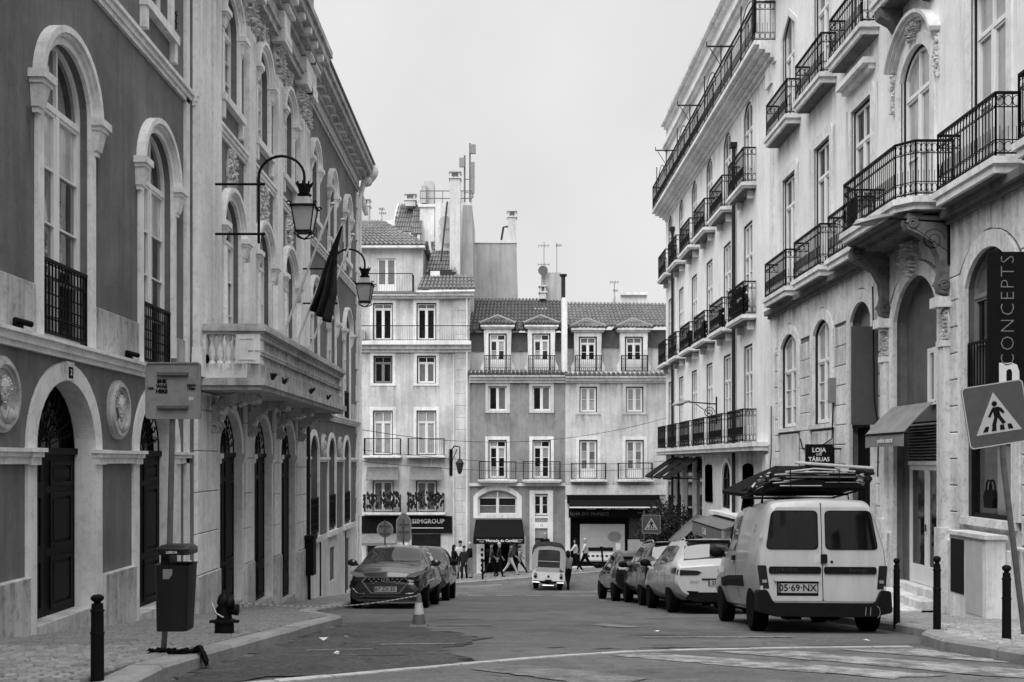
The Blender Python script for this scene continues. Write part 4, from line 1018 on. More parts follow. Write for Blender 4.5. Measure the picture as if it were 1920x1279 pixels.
# portal: recess, louvre, glazed doors, steps
c = NW[3]; b0 = gz(XR, c)+.12; ds = b0+.46
mb = MB(FR); mb.box(c-.97, c+.97, .72, 3.36, -.30, -.24); mb.box(c-.97, c-.80, ds, .72, -.30, -.16); mb.box(c+.70, c+.97, ds, .72, -.30, -.16); mb.build('portal_back', 'portal_paint', NB)
FRx = lambda u, v, w_: (XR-u, w_, v)
for k in range(13): MB(FRx).prism([(-.22, .022+k*.054), (-.15, -.008+k*.054), (-.14, .004+k*.054), (-.21, .036+k*.054)], c-.80, c+.70).build('louvre_slat', 'grey_paint', NB)
dr = MB(FR).box(c-.80, c+.70, -.07, .0, -.28, -.14).build('glazed_door', 'white_paint', NB)
for (x0, x1) in ((c-.80, c-.06), (c-.045, c+.70)):
    lf = MB(FR); lf.box(x0, x0+.075, ds, -.08, -.24, -.17); lf.box(x1-.075, x1, ds, -.08, -.24, -.17); lf.box(x0+.075, x1-.075, -.16, -.08, -.24, -.17); lf.box(x0+.075, x1-.075, ds, ds+.34, -.24, -.17)
    lf.build('door_leaf', 'white_paint', dr); MB(FR).box(x0+.07, x1-.07, ds+.34, -.16, -.215, -.20).build('pane', 'glass_dark', dr)
MB(FR).tube([(c-.10, -1.25, -.13), (c-.10, -1.12, -.13)], .02, 6).build('door_handle', 'chrome', dr)
for k in range(3): MB(FR).cbox(c-1.0-.1*(2-k)*0, c+1.0, b0-.4, b0+.15*(k+1), -.26, .62-.30*k, .012).build('stone_step', 'ashlar', NB)
MB(FR).box(c-.80, c+.70, .0, .72, -.29, -.235).build('louvre_back', 'interior_dark', NB)
window(FR, NB, c-.45, .34, 1.0, 2.0, 2.0, .16, rows=1, frame='white_paint', pane='glass_curtain_dim')
# portal pilasters with carved caps under the balcony consoles
for sd_ in (-1, 1):
    x = c+sd_*1.30
    mb = MB(FR); mb.box(x-.13, x+.13, gz(XR, x)-.3, -1.1, 0, .17); mb.box(x-.10, x+.10, -1.1, 1.9, 0, .12); mb.box(x-.12, x+.12, 1.9, 2.0, 0, .15); mb.box(x-.15, x+.15, 2.55, 2.72, 0, .24); mb.build('portal_pilaster', 'ashlar', NB)
    carved(FR, NB, x, 2.28, .12, .24, .18, 22, 200+sd_, 'carved_capital')
    # console: S scroll carrying the bowed balcony
    prof = [(.0, 2.75), (.16, 2.8), (.19, 2.95), (.15, 3.15), (.18, 3.4), (.30, 3.62), (.52, 3.76), (.70, 3.84), (.74, 3.96), (.70, 4.1), (0, 4.1)]
    m2 = MB(lambda u, v, w_: (XR-u, w_, v)); m2.prism(prof, x-.10, x+.10)
    for (pu, pv, r0) in ((.10, 2.92, .10), (.62, 3.94, .10)):
        for e in (-.11, .11): m2.tube([(pu+r0*(1-t/20)*math.cos(t*.75), pv+r0*(1-t/20)*math.sin(t*.75), x+e) for t in range(18)], .025, 5)
    m2.build('balcony_console', 'shaded_soffit', NB, smooth=40)
carved(FR, NB, c, 3.62, .24, .30, .34, 34, 210, 'keystone_carving')
# tall shop windows right of the portal
for k in (4, 5):
    c = NW[k]
    window(FR, NB, c, HW[k], 1.05, 2.75, 3.26, .12, rows=2, tr=2.6, pane=['glass_dark', 'glass_curtain_dim'], frame='grey_paint', seg=True); back_panel(FR, NB, c, HW[k], 1.0, 3.26, .2)
    MB(FR).box(c-HW[k], c+HW[k], .30, 1.05, -.34, -.10).build('spandrel_panel', 'dark_frame', NB)
    railing(FR, NB, [(c-HW[k]+.02, -.03), (c+HW[k]-.02, -.03)], 1.05, 1.86, style=0, sp=.09, r=.013)
    fr_ = MB(FR); fr_.ring([(c-HW[k], -.88), (c+HW[k], -.88), (c+HW[k], .30), (c-HW[k], .30)], [(c-HW[k]+.07, -.81), (c+HW[k]-.07, -.81), (c+HW[k]-.07, .23), (c-HW[k]+.07, .23)], -.34, -.08)
    sw = fr_.build('shop_window', 'dark_frame', NB)
    MB(FR).box(c-HW[k]+.07, c-.02, -.81, .23, -.14, -.125).build('pane', 'glass_curtain_dim', sw); MB(FR).box(c-.02, c+HW[k]-.07, -.81, .23, -.142, -.127).build('pane', 'glass_dark', sw)
    MB(FR).box(c-HW[k]-.12, c+HW[k]+.12, -1.0, -.88, -.34, .06).build('window_sill', 'ashlar', NB)
    MB(FR).box(c-HW[k]-.2, c+HW[k]+.2, -1.3, -1.0, -.05, -.01).build('apron_stone', 'ashlar', NB)
    MB(FR).cbox(c-HW[k]-.1, c+HW[k]+.1, gz(XR, c)-.6, -1.302, -.05, .066, .012).build('plinth_stone', 'ashlar', NB)
c = NW[4]
mb = MB(FR); mb.tube([(c+.2+.075*math.cos(t*math.pi/8), -.42+.12*math.sin(t*math.pi/8), -.24) for t in range(9)], .012, 5)
tag_ = mb
bagp = MB(FR); bagp.prism([(c+.07, -.72), (c+.33, -.72), (c+.36, -.55), (c+.30, -.44), (c+.10, -.44), (c+.04, -.55)], -.12, -.085); bagp.tube([(c+.2+.09*math.cos(t*math.pi/8), -.44+.15*math.sin(t*math.pi/8), -.10) for t in range(9)], .014, 5)
bagp.build('displayed_handbag', 'black_cloth', NB)
# upper wall and its windows
mb = MB(FR)
wall_row(mb, A0, A1, 3.92, 8.42, [(c, .66 if k == 3 else .57, 4.34, 7.0 if k == 3 else 7.38, 7.42 if k == 3 else 7.38, k == 3) for k, c in enumerate(NW)], .2)
wall_row(mb, A0, A1, 8.42, 14, [(c, .56, 8.62, 11.1, 11.5, True) for k, c in enumerate(NW)], .2)
mb.add([(A1, -6, 0), (A1, 14, 0), (A1, 14, -5), (A1, -6, -5)], [(0, 1, 2, 3)]); mb.add([(A0, 14, 0), (A1, 14, 0), (A1, 14, -6), (A0, 14, -6)], [(0, 1, 2, 3)]); mb.add([(A0, -6, -1), (A1, -6, -1), (A1, 14, -1), (A0, 14, -1)], [(0, 1, 2, 3)])
mb.build('upper_wall', 'white_wall_b', NB)
for k, c in enumerate(NW):
    h = .66 if k == 3 else .57
    if k == 3: window(FR, NB, c, h, 4.34, 7.0, 7.42, .07, rows=2, tr=6.62, outer='dark_frame', pane='glass_curtain', seg=True)
    else: window(FR, NB, c, h, 4.34, 7.38, 7.38, .07, rows=2, tr=6.62, outer='dark_frame', pane=['glass_curtain'] if k > 2 else ['glass_curtain', 'glass_curtain_dim', 'glass_dark'])
    back_panel(FR, NB, c, h, 4.34, 7.4, .16)
    window(FR, NB, c, .56, 8.62, 11.1, 11.5, .07, rows=2, tr=10.5, outer='dark_frame', pane=['glass_curtain', 'glass_curtain_dim'], seg=True); back_panel(FR, NB, c, .56, 8.62, 11.5, .16)
    # flat stone surrounds, some eared, some hooded
    A = [(c+h, 4.36), (c+h, 7.38), (c-h, 7.38), (c-h, 4.36)]
    if k == 3:
        A = outline(c, h, 4.36, 7.0, 7.42, 12, True)[1:]+[(c-h, 4.36)]; B = outline(c, h+.2, 4.36, 7.0, 7.62, 12, True)[1:]+[(c-h-.2, 4.36)]
        MB(FR).ring(A, B, -.02, .04, closed=False).build('window_surround', 'stone_trim', NB)
        hood = MB(FR)
        for (e, t0, t1, w1) in ((.26, .0, .06, .08), (.30, .06, .12, .14), (.34, .12, .18, .2)):
            pa = [p for p in outline(c, h+e, 7.3, 7.3, 7.82+t0, 14, True)[2:]]; pb = [p for p in outline(c, h+e+.03, 7.3+t1-t0, 7.3+t1-t0, 7.82+t1, 14, True)[2:]]
            hood.ring(pa, pb, -.02, w1, closed=False)
        hood.build('window_hood', 'white_wall', NB)
        carved(FR, NB, c, 7.72, .24, .2, .2, 26, 300, 'keystone_carving')
        for sd_ in (-1, 1): carved(FR, NB, c+sd_*(h+.30), 6.9, .07, .35, .14, 16, 301+sd_, 'carved_drop')
    else:
        B = [(c+h+.17, 4.36), (c+h+.17, 7.45), (c+h+.10, 7.62), (c-h-.10, 7.62), (c-h-.17, 7.45), (c-h-.17, 4.36)]
        A = [(c+h, 4.36), (c+h, 7.36), (c+h-.02, 7.38), (c-h+.02, 7.38), (c-h, 7.36), (c-h, 4.36)]
        MB(FR).ring(A, B, -.02, .028, closed=False).build('window_surround', 'stone_trim', NB)
        if k in (2,):
            mb = MB(FR); mb.box(c-h-.22, c+h+.22, 7.80, 7.9, -.02, .14); mb.box(c-h-.26, c+h+.26, 7.9, 8.02, -.02, .26); mb.build('window_hood', 'white_wall', NB)
    MB(FR).ring([(c+.56, 8.64), (c+.56, 11.1), (c, 11.5), (c-.56, 11.1), (c-.56, 8.64)], [(c+.72, 8.64), (c+.72, 11.16), (c, 11.68), (c-.72, 11.16), (c-.72, 8.64)], -.02, .028, closed=False).build('window_surround', 'stone_trim', NB)
# balconies: stone slabs with iron railings
def balcony(fr, parent, pts, v0, v1, rail, style=1, m_slab='white_wall', sp=.10):
    """pts: front outline (u, w) from wall to wall"""
    mb = MB(lambda u, w_, v: fr(u, v, w_)); 
    inn = [(p[0], p[1]+(.07 if p[1] > .1 else 0)) for p in pts]
    c_ = sum(p[0] for p in pts)/len(pts)
    out = [(p[0]+(.07 if p[0] > c_ else -.07), p[1]+(.07 if p[1] > .1 else 0)) for p in pts]
    mb.prism(out, v1-.10, v1); mb.prism([(p[0], p[1]+(.03 if p[1] > .1 else 0)) for p in pts], v0, v1-.10)
    o = mb.build('balcony_slab', m_slab, parent)
    sf = MB(lambda u, w_, v: fr(u, v, w_)); sf.prism([(p[0], max(0, p[1]-.04)) for p in pts], v0-.02, v0-.002); sf.build('shaded_soffit', 'shaded_soffit', o)
    railing(fr, parent, pts, v1, rail, style=style, sp=sp)
    return o
for k in (0, 1, 2):
    c = NW[k]; balcony(FR, NB, [(c-.98, 0), (c-.98, .33), (c+.98, .33), (c+.98, 0)], 8.40, 8.62, 9.5)
c = NW[3]; balcony(FR, NB, [(c-.95, 0), (c-.95, .4), (c+.95, .4), (c+.95, 0)], 8.40, 8.62, 9.5)
for k, sd_ in ((3, -1), (3, 1)):
    c = NW[3]+sd_*.7; m2 = MB(lambda u, v, w_: (XR-u, w_, v)); m2.prism([(0, 7.95), (.12, 7.98), (.2, 8.1), (.42, 8.22), (.45, 8.39), (0, 8.39)], c-.12, c+.12); m2.build('balcony_console', 'shaded_soffit', NB)
for k in (0, 1, 2, 4, 5):
    c = NW[k]; hw = 1.0 if k < 2 else (.88 if k == 2 else .96); mid = c+(.12 if k == 2 else 0)
    balcony(FR, NB, [(mid-hw, 0), (mid-hw, .36), (mid+hw, .36), (mid+hw, 0)], 4.12, 4.34, 5.26)
c = NW[3]; balcony(FR, NB, [(c-1.52, 0), (c-1.52, .62), (c-1.25, .85), (c+1.2, .88), (c+1.5, .62), (c+1.5, 0)], 4.14, 4.34, 5.26, sp=.085)
c = NW[3]; mb = MB(lambda u, w_, v: FR(u, v, w_)); mb.prism([(c-1.4, 0), (c-1.4, .45), (c-1.1, .66), (c+1.1, .68), (c+1.38, .45), (c+1.38, 0)], 4.06, 4.12); mb.prism([(c-1.3, 0), (c-1.3, .3), (c-1.05, .5), (c+1.05, .52), (c+1.28, .3), (c+1.28, 0)], 3.99, 4.058); mb.build('balcony_moulding', 'shaded_soffit', NB)
mb = MB(FR); mb.box(A0, A1, 3.90, 3.985, 0, .10); mb.box(A0, A1, 3.985, 4.11, 0, .20); mb.build('string_course', 'shaded_soffit', NB)  # string course coloured dark to paint in shade below the balconies
mb = MB(FR); mb.box(A1-.42, A1-.02, -5, 3.9, 0, .03); mb.box(A1-.34, A1-.02, 4.12, 14, 0, .04); mb.build('corner_strip', 'stone_trim', NB)
mb = MB(FR); mb.box(A0, A1, 12.6, 12.8, 0, .2); mb.box(A0, A1, 12.8, 13.0, 0, .4); mb.box(A0, A1, 13.0, 13.2, 0, .6); mb.build('cornice', 'white_wall', NB)
# hanging cables on the ashlar
for k, pts in enumerate([[(25.0, .55, .05), (24.8, .3, .05), (23.9, .25, .05), (22.6, .5, .05), (22.5, 1.6, .05)], [(19.7, 3.4, .2), (19.72, 1.2, .16), (19.5, .6, .16), (19.6, -.3, .14)], [(27.6, 1.5, .08), (27.55, .2, .09), (27.7, -.2, .08)]]):
    MB(FR).tube(pts, .016, 5).build('wall_cable', 'iron', NB)
bx_ = MB(FR); bx_.box(22.45, 22.62, 1.3, 1.85, .0, .14); bx_.build('junction_box', 'sign_metal', NB)

# ================================================================ far building on the right
FBD = thing('tall_balcony_building', (XR, 36, -5), 'tall white building with six bays of balconies and a long roof terrace', 'building')
B0, B1 = 27.92, 45.8
BW = [30.5, 33.35, 36.2, 39.05, 41.9, 44.6]
mb = MB(FR)
wall_row(mb, B0, B1, .45, 3.9, [(c, .54, .56, 3.5, 3.5) for c in BW], .2, .01)
wall_row(mb, B0, B1, 3.9, 7.9, [(c, .54, 4.27, 7.16, 7.16) for c in BW], .2, .01)
wall_row(mb, B0, B1, 7.9, 11.0, [(c, .54, 8.13, 10.45, 10.8, True) for c in BW], .2, .01)
wall_row(mb, B0, B1, 11.4, 14.2, [(c, .5, 11.42, 13.4, 13.4) for c in BW], .2, -.05)
mb.add([(B1, -7, .01), (B1, 15.2, .01), (B1, 15.2, -8), (B1, -7, -8)], [(0, 1, 2, 3)]); mb.add([(B0, -6, -1), (B1, -6, -1), (B1, 15.2, -1), (B0, 15.2, -1)], [(0, 1, 2, 3)]); mb.add([(B0, 11, .01), (B0, 15.2, .01), (B0, 15.2, -3), (B0, 11, -3)], [(0, 1, 2, 3)])
mb.build('wall', 'white_wall_b', FBD)
for k, c in enumerate(BW):
    window(FR, FBD, c, .54, .56, 3.5, 3.5, .035, rows=3, tr=2.65, outer='dark_frame', pane=['glass_dark', 'glass_curtain_dim'], lower=.4)
    window(FR, FBD, c, .54, 4.27, 7.16, 7.16, .035, rows=3, tr=6.2, outer='dark_frame', pane=['glass_curtain_dim', 'glass_curtain', 'glass_dark'], lower=.4)
    window(FR, FBD, c, .54, 8.13, 10.45, 10.8, .035, rows=3, tr=9.95, outer='dark_frame', pane=['glass_curtain_dim', 'glass_dark'], seg=True)
    window(FR, FBD, c, .5, 11.42, 13.4, 13.4, .04, rows=2, outer='dark_frame', pane='glass_dark')
    for (b_, t_) in ((.56, 3.5), (4.27, 7.16), (8.13, 10.8), (11.42, 13.4)): back_panel(FR, FBD, c, .5, b_, t_, .18)
    for (v0, v1, rl) in ((4.13, 4.27, 5.24), (7.97, 8.13, 9.14)):
        balcony(FR, FBD, [(c-.98, 0), (c-.98, .38), (c+.98, .38), (c+.98, 0)], v0, v1, rl)
    railing(FR, FBD, [(c-1.0, 0), (c-1.0, .40), (c+1.0, .40), (c+1.0, 0)], .54, 1.52, style=1, sp=.1)
    for sd_ in (-1, 1):
        for vv in (4.0, 7.85): MB(FR).prism([(c+sd_*.7-.05, vv-.12), (c+sd_*.7+.05, vv-.12), (c+sd_*.7+.05, vv+.1), (c+sd_*.7-.05, vv+.1)], 0, .2).build('balcony_bracket', 'white_wall', FBD)
mb = MB(FR); mb.box(B0+.3, B1+.3, .30, .42, 0, .40); mb.box(B0+.25, B1+.35, .42, .54, 0, .46); mb.build('balcony_slab', 'white_wall', FBD)
MB(FR).box(B0+.3, B1+.3, .27, .298, 0, .38).build('shaded_soffit', 'shaded_soffit', FBD)
# plants on the balcony nearest the camera
rr = random.Random(5)
for k, (u0_, u1_) in enumerate(((29.6, 31.3), (32.6, 33.2), (35.6, 35.9), (38.2, 38.6))):
    mb = MB(FR)
    for q in range(70 if k == 0 else 25): ell(mb, (rr.uniform(u0_, u1_), 4.4+rr.uniform(0, .75 if k == 0 else .5), .28+rr.uniform(-.05, .06)), (.09, .09, .06), 5, 3, .3, rr)
    tag(mb.build('balcony_plants', 'plant_dark', FBD), kind='stuff')
# cornice, terrace railing and attic
mb = MB(FR)
for (v0, v1, w1) in ((10.82, 10.92, .06), (10.92, 11.04, .16), (11.04, 11.14, .30), (11.14, 11.26, .46), (11.26, 11.38, .6)): mb.box(B0-.55, B1+.6*w1, v0, v1, 0, w1)
mb.box(B0-.35, B0+.25, 10.3, 10.82, 0, .1); mb.build('cornice', 'white_wall', FBD)
railing(FR, FBD, [(B0-.45, 0), (B0-.45, .56), (B1+.3, .56), (B1+.3, 0)], 11.38, 12.45, style=1, sp=.13, name='terrace_railing')
mb = MB(FR)
for (v0, v1, w1) in ((14.0, 14.12, .08), (14.12, 14.24, .18), (15.0, 15.12, .1), (15.12, 15.28, .24)): mb.box(B0-.5, B1+.05, v0, v1, -.4, w1)
mb.build('attic_cornice', 'white_wall', FBD); MB(FR).box(B0-.5, B1, 14.2, 15.05, -.6, -.06).build('attic_parapet', 'white_wall_b', FBD)
for k, c in enumerate([29.3, 32, 34.6, 37.3, 40, 42.7, 45.3]):
    mb = MB(FR); mb.bar((c, 11.4, .5), (c, 13.15, .5), .022, 5)
    if k % 2: mb.bar((c, 13.1, .1), (c, 13.1, .95), .03, 5); mb.bar((c, 12.5, .5), (c, 13.05, .85), .015, 4); mb.bar((c, 13.1, .95), (c, 13.25, .95), .02, 4)
    else: mb.tube([(c+.9*math.cos(t*math.pi/10), 12.5+.7*math.sin(t*math.pi/10), .3) for t in range(11)], .018, 4)
    mb.build('terrace_post', 'iron_paint', FBD)
for c in (32.0, 43.5):
    mb = MB(FR); mb.tube([(c, -3, .1), (c, 10.0, .1)], .06, 8); mb.lathe([(.06, 0)], n=4) if False else None; mb.box(c-.12, c+.12, 9.9, 10.05, .0, .22); mb.build('downpipe', 'iron_paint', FBD)
mb = MB(FR); mb.tube([(29.3, 12.4, .12), (29.3, 13.9, .12)], .07, 8); mb.build('roof_vent', 'iron_paint', FBD)
# ground floor: stone piers, three small windows, shop fronts
mb = MB(FR)
gop = [(30.4, .55, -1.35, -.18, -.18), (33.4, .62, -1.55, -.55, -.02), (36.2, .5, -1.35, -.22, -.22), (38.1, .55, -6.2, .1, .1), (40.1, .6, -6.2, .1, .1), (42.5, .6, -6.2, .1, .1), (44.9, .5, -6.2, .1, .1)]
wall_row(mb, B0, B1, -6.5, .45, gop, .25, 0); mb.build('ground_floor_wall', 'pale_wall_b', FBD)
for k, (c, h, b_, s_, t_) in enumerate(gop):
    if k < 3:
        window(FR, FBD, c, h, b_, s_, t_, .03, rows=2, frame='dark_frame', pane='glass_dark')
        A = outline(c, h, b_, s_, t_, 12)+[]; B = outline(c, h+.13, b_-.1, s_, t_+.13, 12); MB(FR).ring(A, B, -.02, .04).build('window_surround', 'stone_trim', FBD)
    else:
        sw = MB(FR).box(c-h, c+h, -6.2, t_, -.12, -.05).build('shop_window', 'interior_dark', FBD); MB(FR).box(c-h+.05, c+h-.05, -5.2, -.45, -.05, -.03).build('pane', 'glass_dark', sw)
        MB(FR).box(c-h, c+h, -.42, -.34, -.05, .0).build('transom_bar', 'dark_frame', FBD)
    back_panel(FR, FBD, c, h, b_, t_, .2)
for c in (28.4, 38.85, 41.3, 43.7): 
    mb = MB(FR); mb.box(c-.3, c+.3, -6.4, -3.6, 0, .10); mb.box(c-.24, c+.24, -3.6, .2, 0, .07); mb.build('shop_pilaster', 'white_wall', FBD)

# rain stains under ledges, slabs and sills; below slabs also painted shade
for k, c in enumerate(NW):
    drip(FR, NB, c-1.25, c+1.25, 3.89, .62, .034, 'drip_stain_shade')
    if k < 3 or k == 3: drip(FR, NB, c-1.0, c+1.0, 8.38, .9, .004, 'drip_soft')
    for sd_ in (-1, 1): drip(FR, NB, c+sd_*.78-.16, c+sd_*.78+.16, 7.5, 2.4, .004, 'drip_soft')
for (a_, b_) in piers:
    if b_-a_ > .12: drip(FR, NB, a_, b_, 2.95, 2.3, .017, 'drip_soft'); drip(FR, NB, a_-.15, b_+.15, -1.33-.02*(a_-17), .7, .074, 'drip_stain_shade')
for k in (0, 1): drip(FR, NB, NW[k]-HW[k]-.1, NW[k]+HW[k]+.1, .66, .8, .023, 'drip_soft')
for c in BW:
    for vv in (4.12, 7.96): drip(FR, FBD, c-1.0, c+1.0, vv, .7, .014, 'drip_soft')
    drip(FR, FBD, c-.95, c+.95, .28, .7, .004, 'drip_stain_shade')
drip(FR, FBD, B0, B1, 10.8, 1.2, .014, 'drip_soft')
# ================================================================ the street goes on behind the camera (seen only in glass and paint)
def plain_house(name, fr, u0, u1, top, m, label, loc):
    t = thing(name, loc, label, 'building'); mb = MB(fr); n = max(1, int((u1-u0)/2.9)); cs_ = [u0+(u1-u0)*(k+.5)/n for k in range(n)]
    rows = [(-1.8, 2.2, -.9, 1.3), (2.2, 5.6, 2.9, 5.0), (5.6, 9.0, 6.3, 8.4)]+([(9.0, 12.4, 9.7, 11.8)] if top > 12 else [])
    for (v0, v1, b_, t_) in rows: wall_row(mb, u0, u1, v0, v1, [(c, .55, b_, t_, t_) for c in cs_], .2)
    wall_row(mb, u0, u1, rows[-1][1], top, [], .2); mb.build('wall', m, t)
    for (v0, v1, b_, t_) in rows:
        for c in cs_: MB(fr).box(c-.56, c+.56, b_-.01, t_+.01, -.25, -.18).build('window', 'glass_dark', t)
    mb = MB(fr); mb.box(u0, u1, top-.2, top, 0, .4); mb.build('cornice', 'stone_trim', t)
plain_house('street_house', FL, -34, 2.98, 10.6, 'dark_plaster', 'dark house continuing the theatre side behind the camera', (XL, -15, -2))
plain_house('street_house', FR, -34, 9.48, 13.0, 'white_wall', 'pale house continuing the right side behind the camera', (XR, -12, -2))
plain_house('street_house', lambda u, v, w_: (u, -34+w_, v), -22, 24, 12.6, 'grey_tile_wall', 'grey house closing the street behind the camera', (0, -34, -2))
# ================================================================ buildings across the far end (u = X, plane YF)
def far_open(mb, u0, u1, rows):
    for (v0, v1, ops) in rows: wall_row(mb, u0, u1, v0, v1, ops, .2)
def tile_roof(parent, quad, n, m='roof_tile', r=.085, name='roof_tiles', fr=WD, skew=False):
    """pantile ridges running from eave to ridge across a quad (eave left, eave right, ridge right, ridge left)"""
    a, b, c, d = [Vector(q) for q in quad]; mb = MB(fr); mb.add([a, b, c, d], [(0, 1, 2, 3)])
    nrm = (b-a).cross(d-a).normalized()
    if nrm.z < 0: nrm = -nrm
    for k in range(n+1):
        t = k/n; p = a.lerp(b, t)+nrm*.02; q = d.lerp(c, t)+nrm*.02; L_ = (q-p).length; ns = max(1, int(L_/.45))
        for i in range(ns):
            s0 = p.lerp(q, i/ns); s1 = p.lerp(q, (i+1)/ns+.02)
            mb.tube([s0+nrm*(.03+random.uniform(-.01, .012)), s1], [r*1.12, r*.92], 5, caps=True)
    return tag(mb.build(name, m, parent), kind='stuff')
def far_window(parent, c, hw, b, t, rows=2, tr=None, pane='glass_dark', outer='dark_frame', sur=True, frame='white_paint', lower=None, sm_='stone_trim'):
    o = window(FB, parent, c, hw, b, t, t, .1, rows=rows, tr=tr, pane=pane, outer=outer, frame=frame, lower=lower)
    back_panel(FB, parent, c, hw, b, t, .16)
    if sur: MB(FB).ring([(c-hw, b), (c+hw, b), (c+hw, t), (c-hw, t)], [(c-hw-.16, b-.12), (c+hw+.16, b-.12), (c+hw+.16, t+.18), (c-hw-.16, t+.18)], -.02, .03).build('window_surround', sm_, parent)
    return o
Zf = lambda py: (865-py)/35.85
Xf = lambda px: (px-942)/35.85
# ---------------- left: pale house with shop SIIMGROUP
LH = thing('corner_house', (-6, YF, -6), 'pale five storey corner house with balconies and tiled attic left of the far end', 'building')
l0, l1 = -13., Xf(880)
c1, c2 = Xf(718), Xf(799.5); hw = .52
cs = [c1-2.3*2, c1-2.3, c1, c2]
mb = MB(FB)
far_open(mb, l0, l1, [(-7, -3.95, []), (-3.95, -2.75, []), (-2.75, -.3, [(c, .55, -2.65, -1.0, -1.0) for c in (c1, c2)]),
                      (-.3, 3.2, [(c, hw, .32, 2.66, 2.66) for c in (c1, c2)]), (3.2, 5.7, [(c, .5, Zf(719), Zf(667), Zf(667)) for c in (c1, c2)]),
                      (5.7, 8.75, [(c, hw, Zf(641)+.08, Zf(568), Zf(568)) for c in (c1, c2)])])
mb.add([(l1, -7, 0), (l1, 8.75, 0), (l1, 8.75, -9), (l1, -7, -9)], [(0, 1, 2, 3)]); mb.build('wall', 'pale_wall', LH)
far_window(LH, c1, hw, .32, 2.66, rows=2, tr=2.05, pane='glass_curtain'); far_window(LH, c2, hw, .32, 2.66, rows=2, tr=2.05, pane='glass_curtain')
far_window(LH, c1, .5, Zf(719), Zf(667), rows=1, tr=Zf(680), pane=['glass_dark'], frame='grey_paint'); far_window(LH, c2, .5, Zf(719), Zf(667), rows=1, tr=Zf(680), pane=['glass_curtain_dim', 'glass_dark'])
for c in (c1, c2):
    far_window(LH, c, hw, Zf(641)+.08, Zf(568), rows=1, tr=Zf(579), pane=['glass_dark', 'glass_curtain_dim'])
    far_window(LH, c, .55, -2.65, -1.0, rows=1, tr=None, pane='glass_curtain_dim', sur=False)
    # first floor balcony with plants and an awning, second floor balcony
    balcony(FB, LH, [(c-.93, 0), (c-.93, .45), (c+.93, .45), (c+.93, 0)], -2.80, -2.66, -1.75, style=0, m_slab='white_wall', sp=.09)
    rr = random.Random(int(c*100)); mb = MB(FB)
    for q in range(90): ell(mb, (c+rr.uniform(-.95, .95), -2.55+rr.uniform(.15, .95), .5+rr.uniform(-.05, .09)), (.07, .12, .05), 5, 3, .3, rr)
    tag(mb.build('balcony_plants', 'plant_dark', LH), kind='stuff')
    m2 = MB(FB); m2.add([(c-.82, -.30, .02), (c+.82, -.30, .02), (c+.84, -.95, .5), (c-.84, -.95, .5), (c-.82, -.34, .02), (c+.82, -.34, .02), (c+.84, -.99, .5), (c-.84, -.99, .5)], [(0, 1, 2, 3), (7, 6, 5, 4), (0, 3, 7, 4), (1, 5, 6, 2), (3, 2, 6, 7)]); m2.build('window_awning', 'awning_grey', LH)
    balcony(FB, LH, [(c-.93, 0), (c-.93, .4), (c+.93, .4), (c+.93, 0)], .16, .30, 1.18, style=0, m_slab='white_wall', sp=.1)
mb = MB(FB); mb.box(l0, l1+.1, Zf(648), Zf(641), 0, .5); mb.box(l0, l1+.1, Zf(655), Zf(648), 0, .3); mb.box(l0, l1+.1, Zf(661), Zf(655), 0, .12); mb.build('balcony_slab', 'white_wall', LH)
railing(FB, LH, [(l0, .45), (l1+.05, .45), (l1+.05, 0)], Zf(641), Zf(613), style=0, sp=.12, r=.007)
mb = MB(FB); mb.box(l0, l1+.25, 8.62, 8.78, 0, .35); mb.box(l0, l1+.18, 8.5, 8.62, 0, .2); mb.build('eaves_cornice', 'white_wall', LH)
# shop front
MB(FB).box(l0, l1-.9, -3.75, -2.86, 0, .12).build('shop_fascia', 'dark_paint', LH)
text('SIIMGROUP', .33, FB, (Xf(803), -3.14, .125), LH, 'lettering_white', sx=1.0, bold=.006)
text('advisors  consulting', .10, FB, (Xf(801), -3.47, .125), LH, 'lettering_white') if False else MB(FB).box(Xf(770), Xf(832), -3.50, -3.46, .12, .126).build('fascia_line', 'lettering_white', LH)
for (x0, x1, y0, y1) in ((Xf(772), Xf(826), -4.9, -3.82), (Xf(690), Xf(738), -6.4, -4.3), (Xf(765), Xf(830), -6.2, -4.9)):
    sw = MB(FB).box(x0, x1, y0, y1, .0, .05).build('shop_window', 'dark_frame', LH); MB(FB).box(x0+.06, x1-.06, y0+.05, y1-.05, .05, .058).build('pane', 'glass_dark', sw)
m2 = MB(FB); m2.add([(Xf(676), -3.78, .1), (Xf(745), -3.78, .1), (Xf(745), -4.2, .9), (Xf(676), -4.2, .9), (Xf(676), -3.84, .1), (Xf(745), -3.84, .1), (Xf(745), -4.34, .9), (Xf(676), -4.34, .9)], [(0, 1, 2, 3), (4, 7, 6, 5), (3, 2, 6, 7), (0, 3, 7, 4), (1, 5, 6, 2)]); m2.build('shop_awning', 'awning_grey', LH)
for x in (Xf(683), Xf(750), Xf(761)): MB(FB).box(x-.12, x+.12, -6.6, -3.8, 0, .06).build('shop_pilaster', 'white_paint', LH)
# quoined corner and downpipe
for k in range(24):
    v = -6.4+k*.62
    if v < 8.2: MB(FB).cbox(Xf(854), l1+.02, v+.004, v+.614, -.3, .04, .012).build('corner_stone', 'pale_wall_b', LH)
mb = MB(FB); mb.tube([(l1-.12, -6, .12), (l1-.12, 8.5, .12)], .05, 7); mb.tube([(Xf(851), -6, .07), (Xf(851), 5.6, .07)], .025, 6); mb.build('downpipe', 'white_wall', LH)
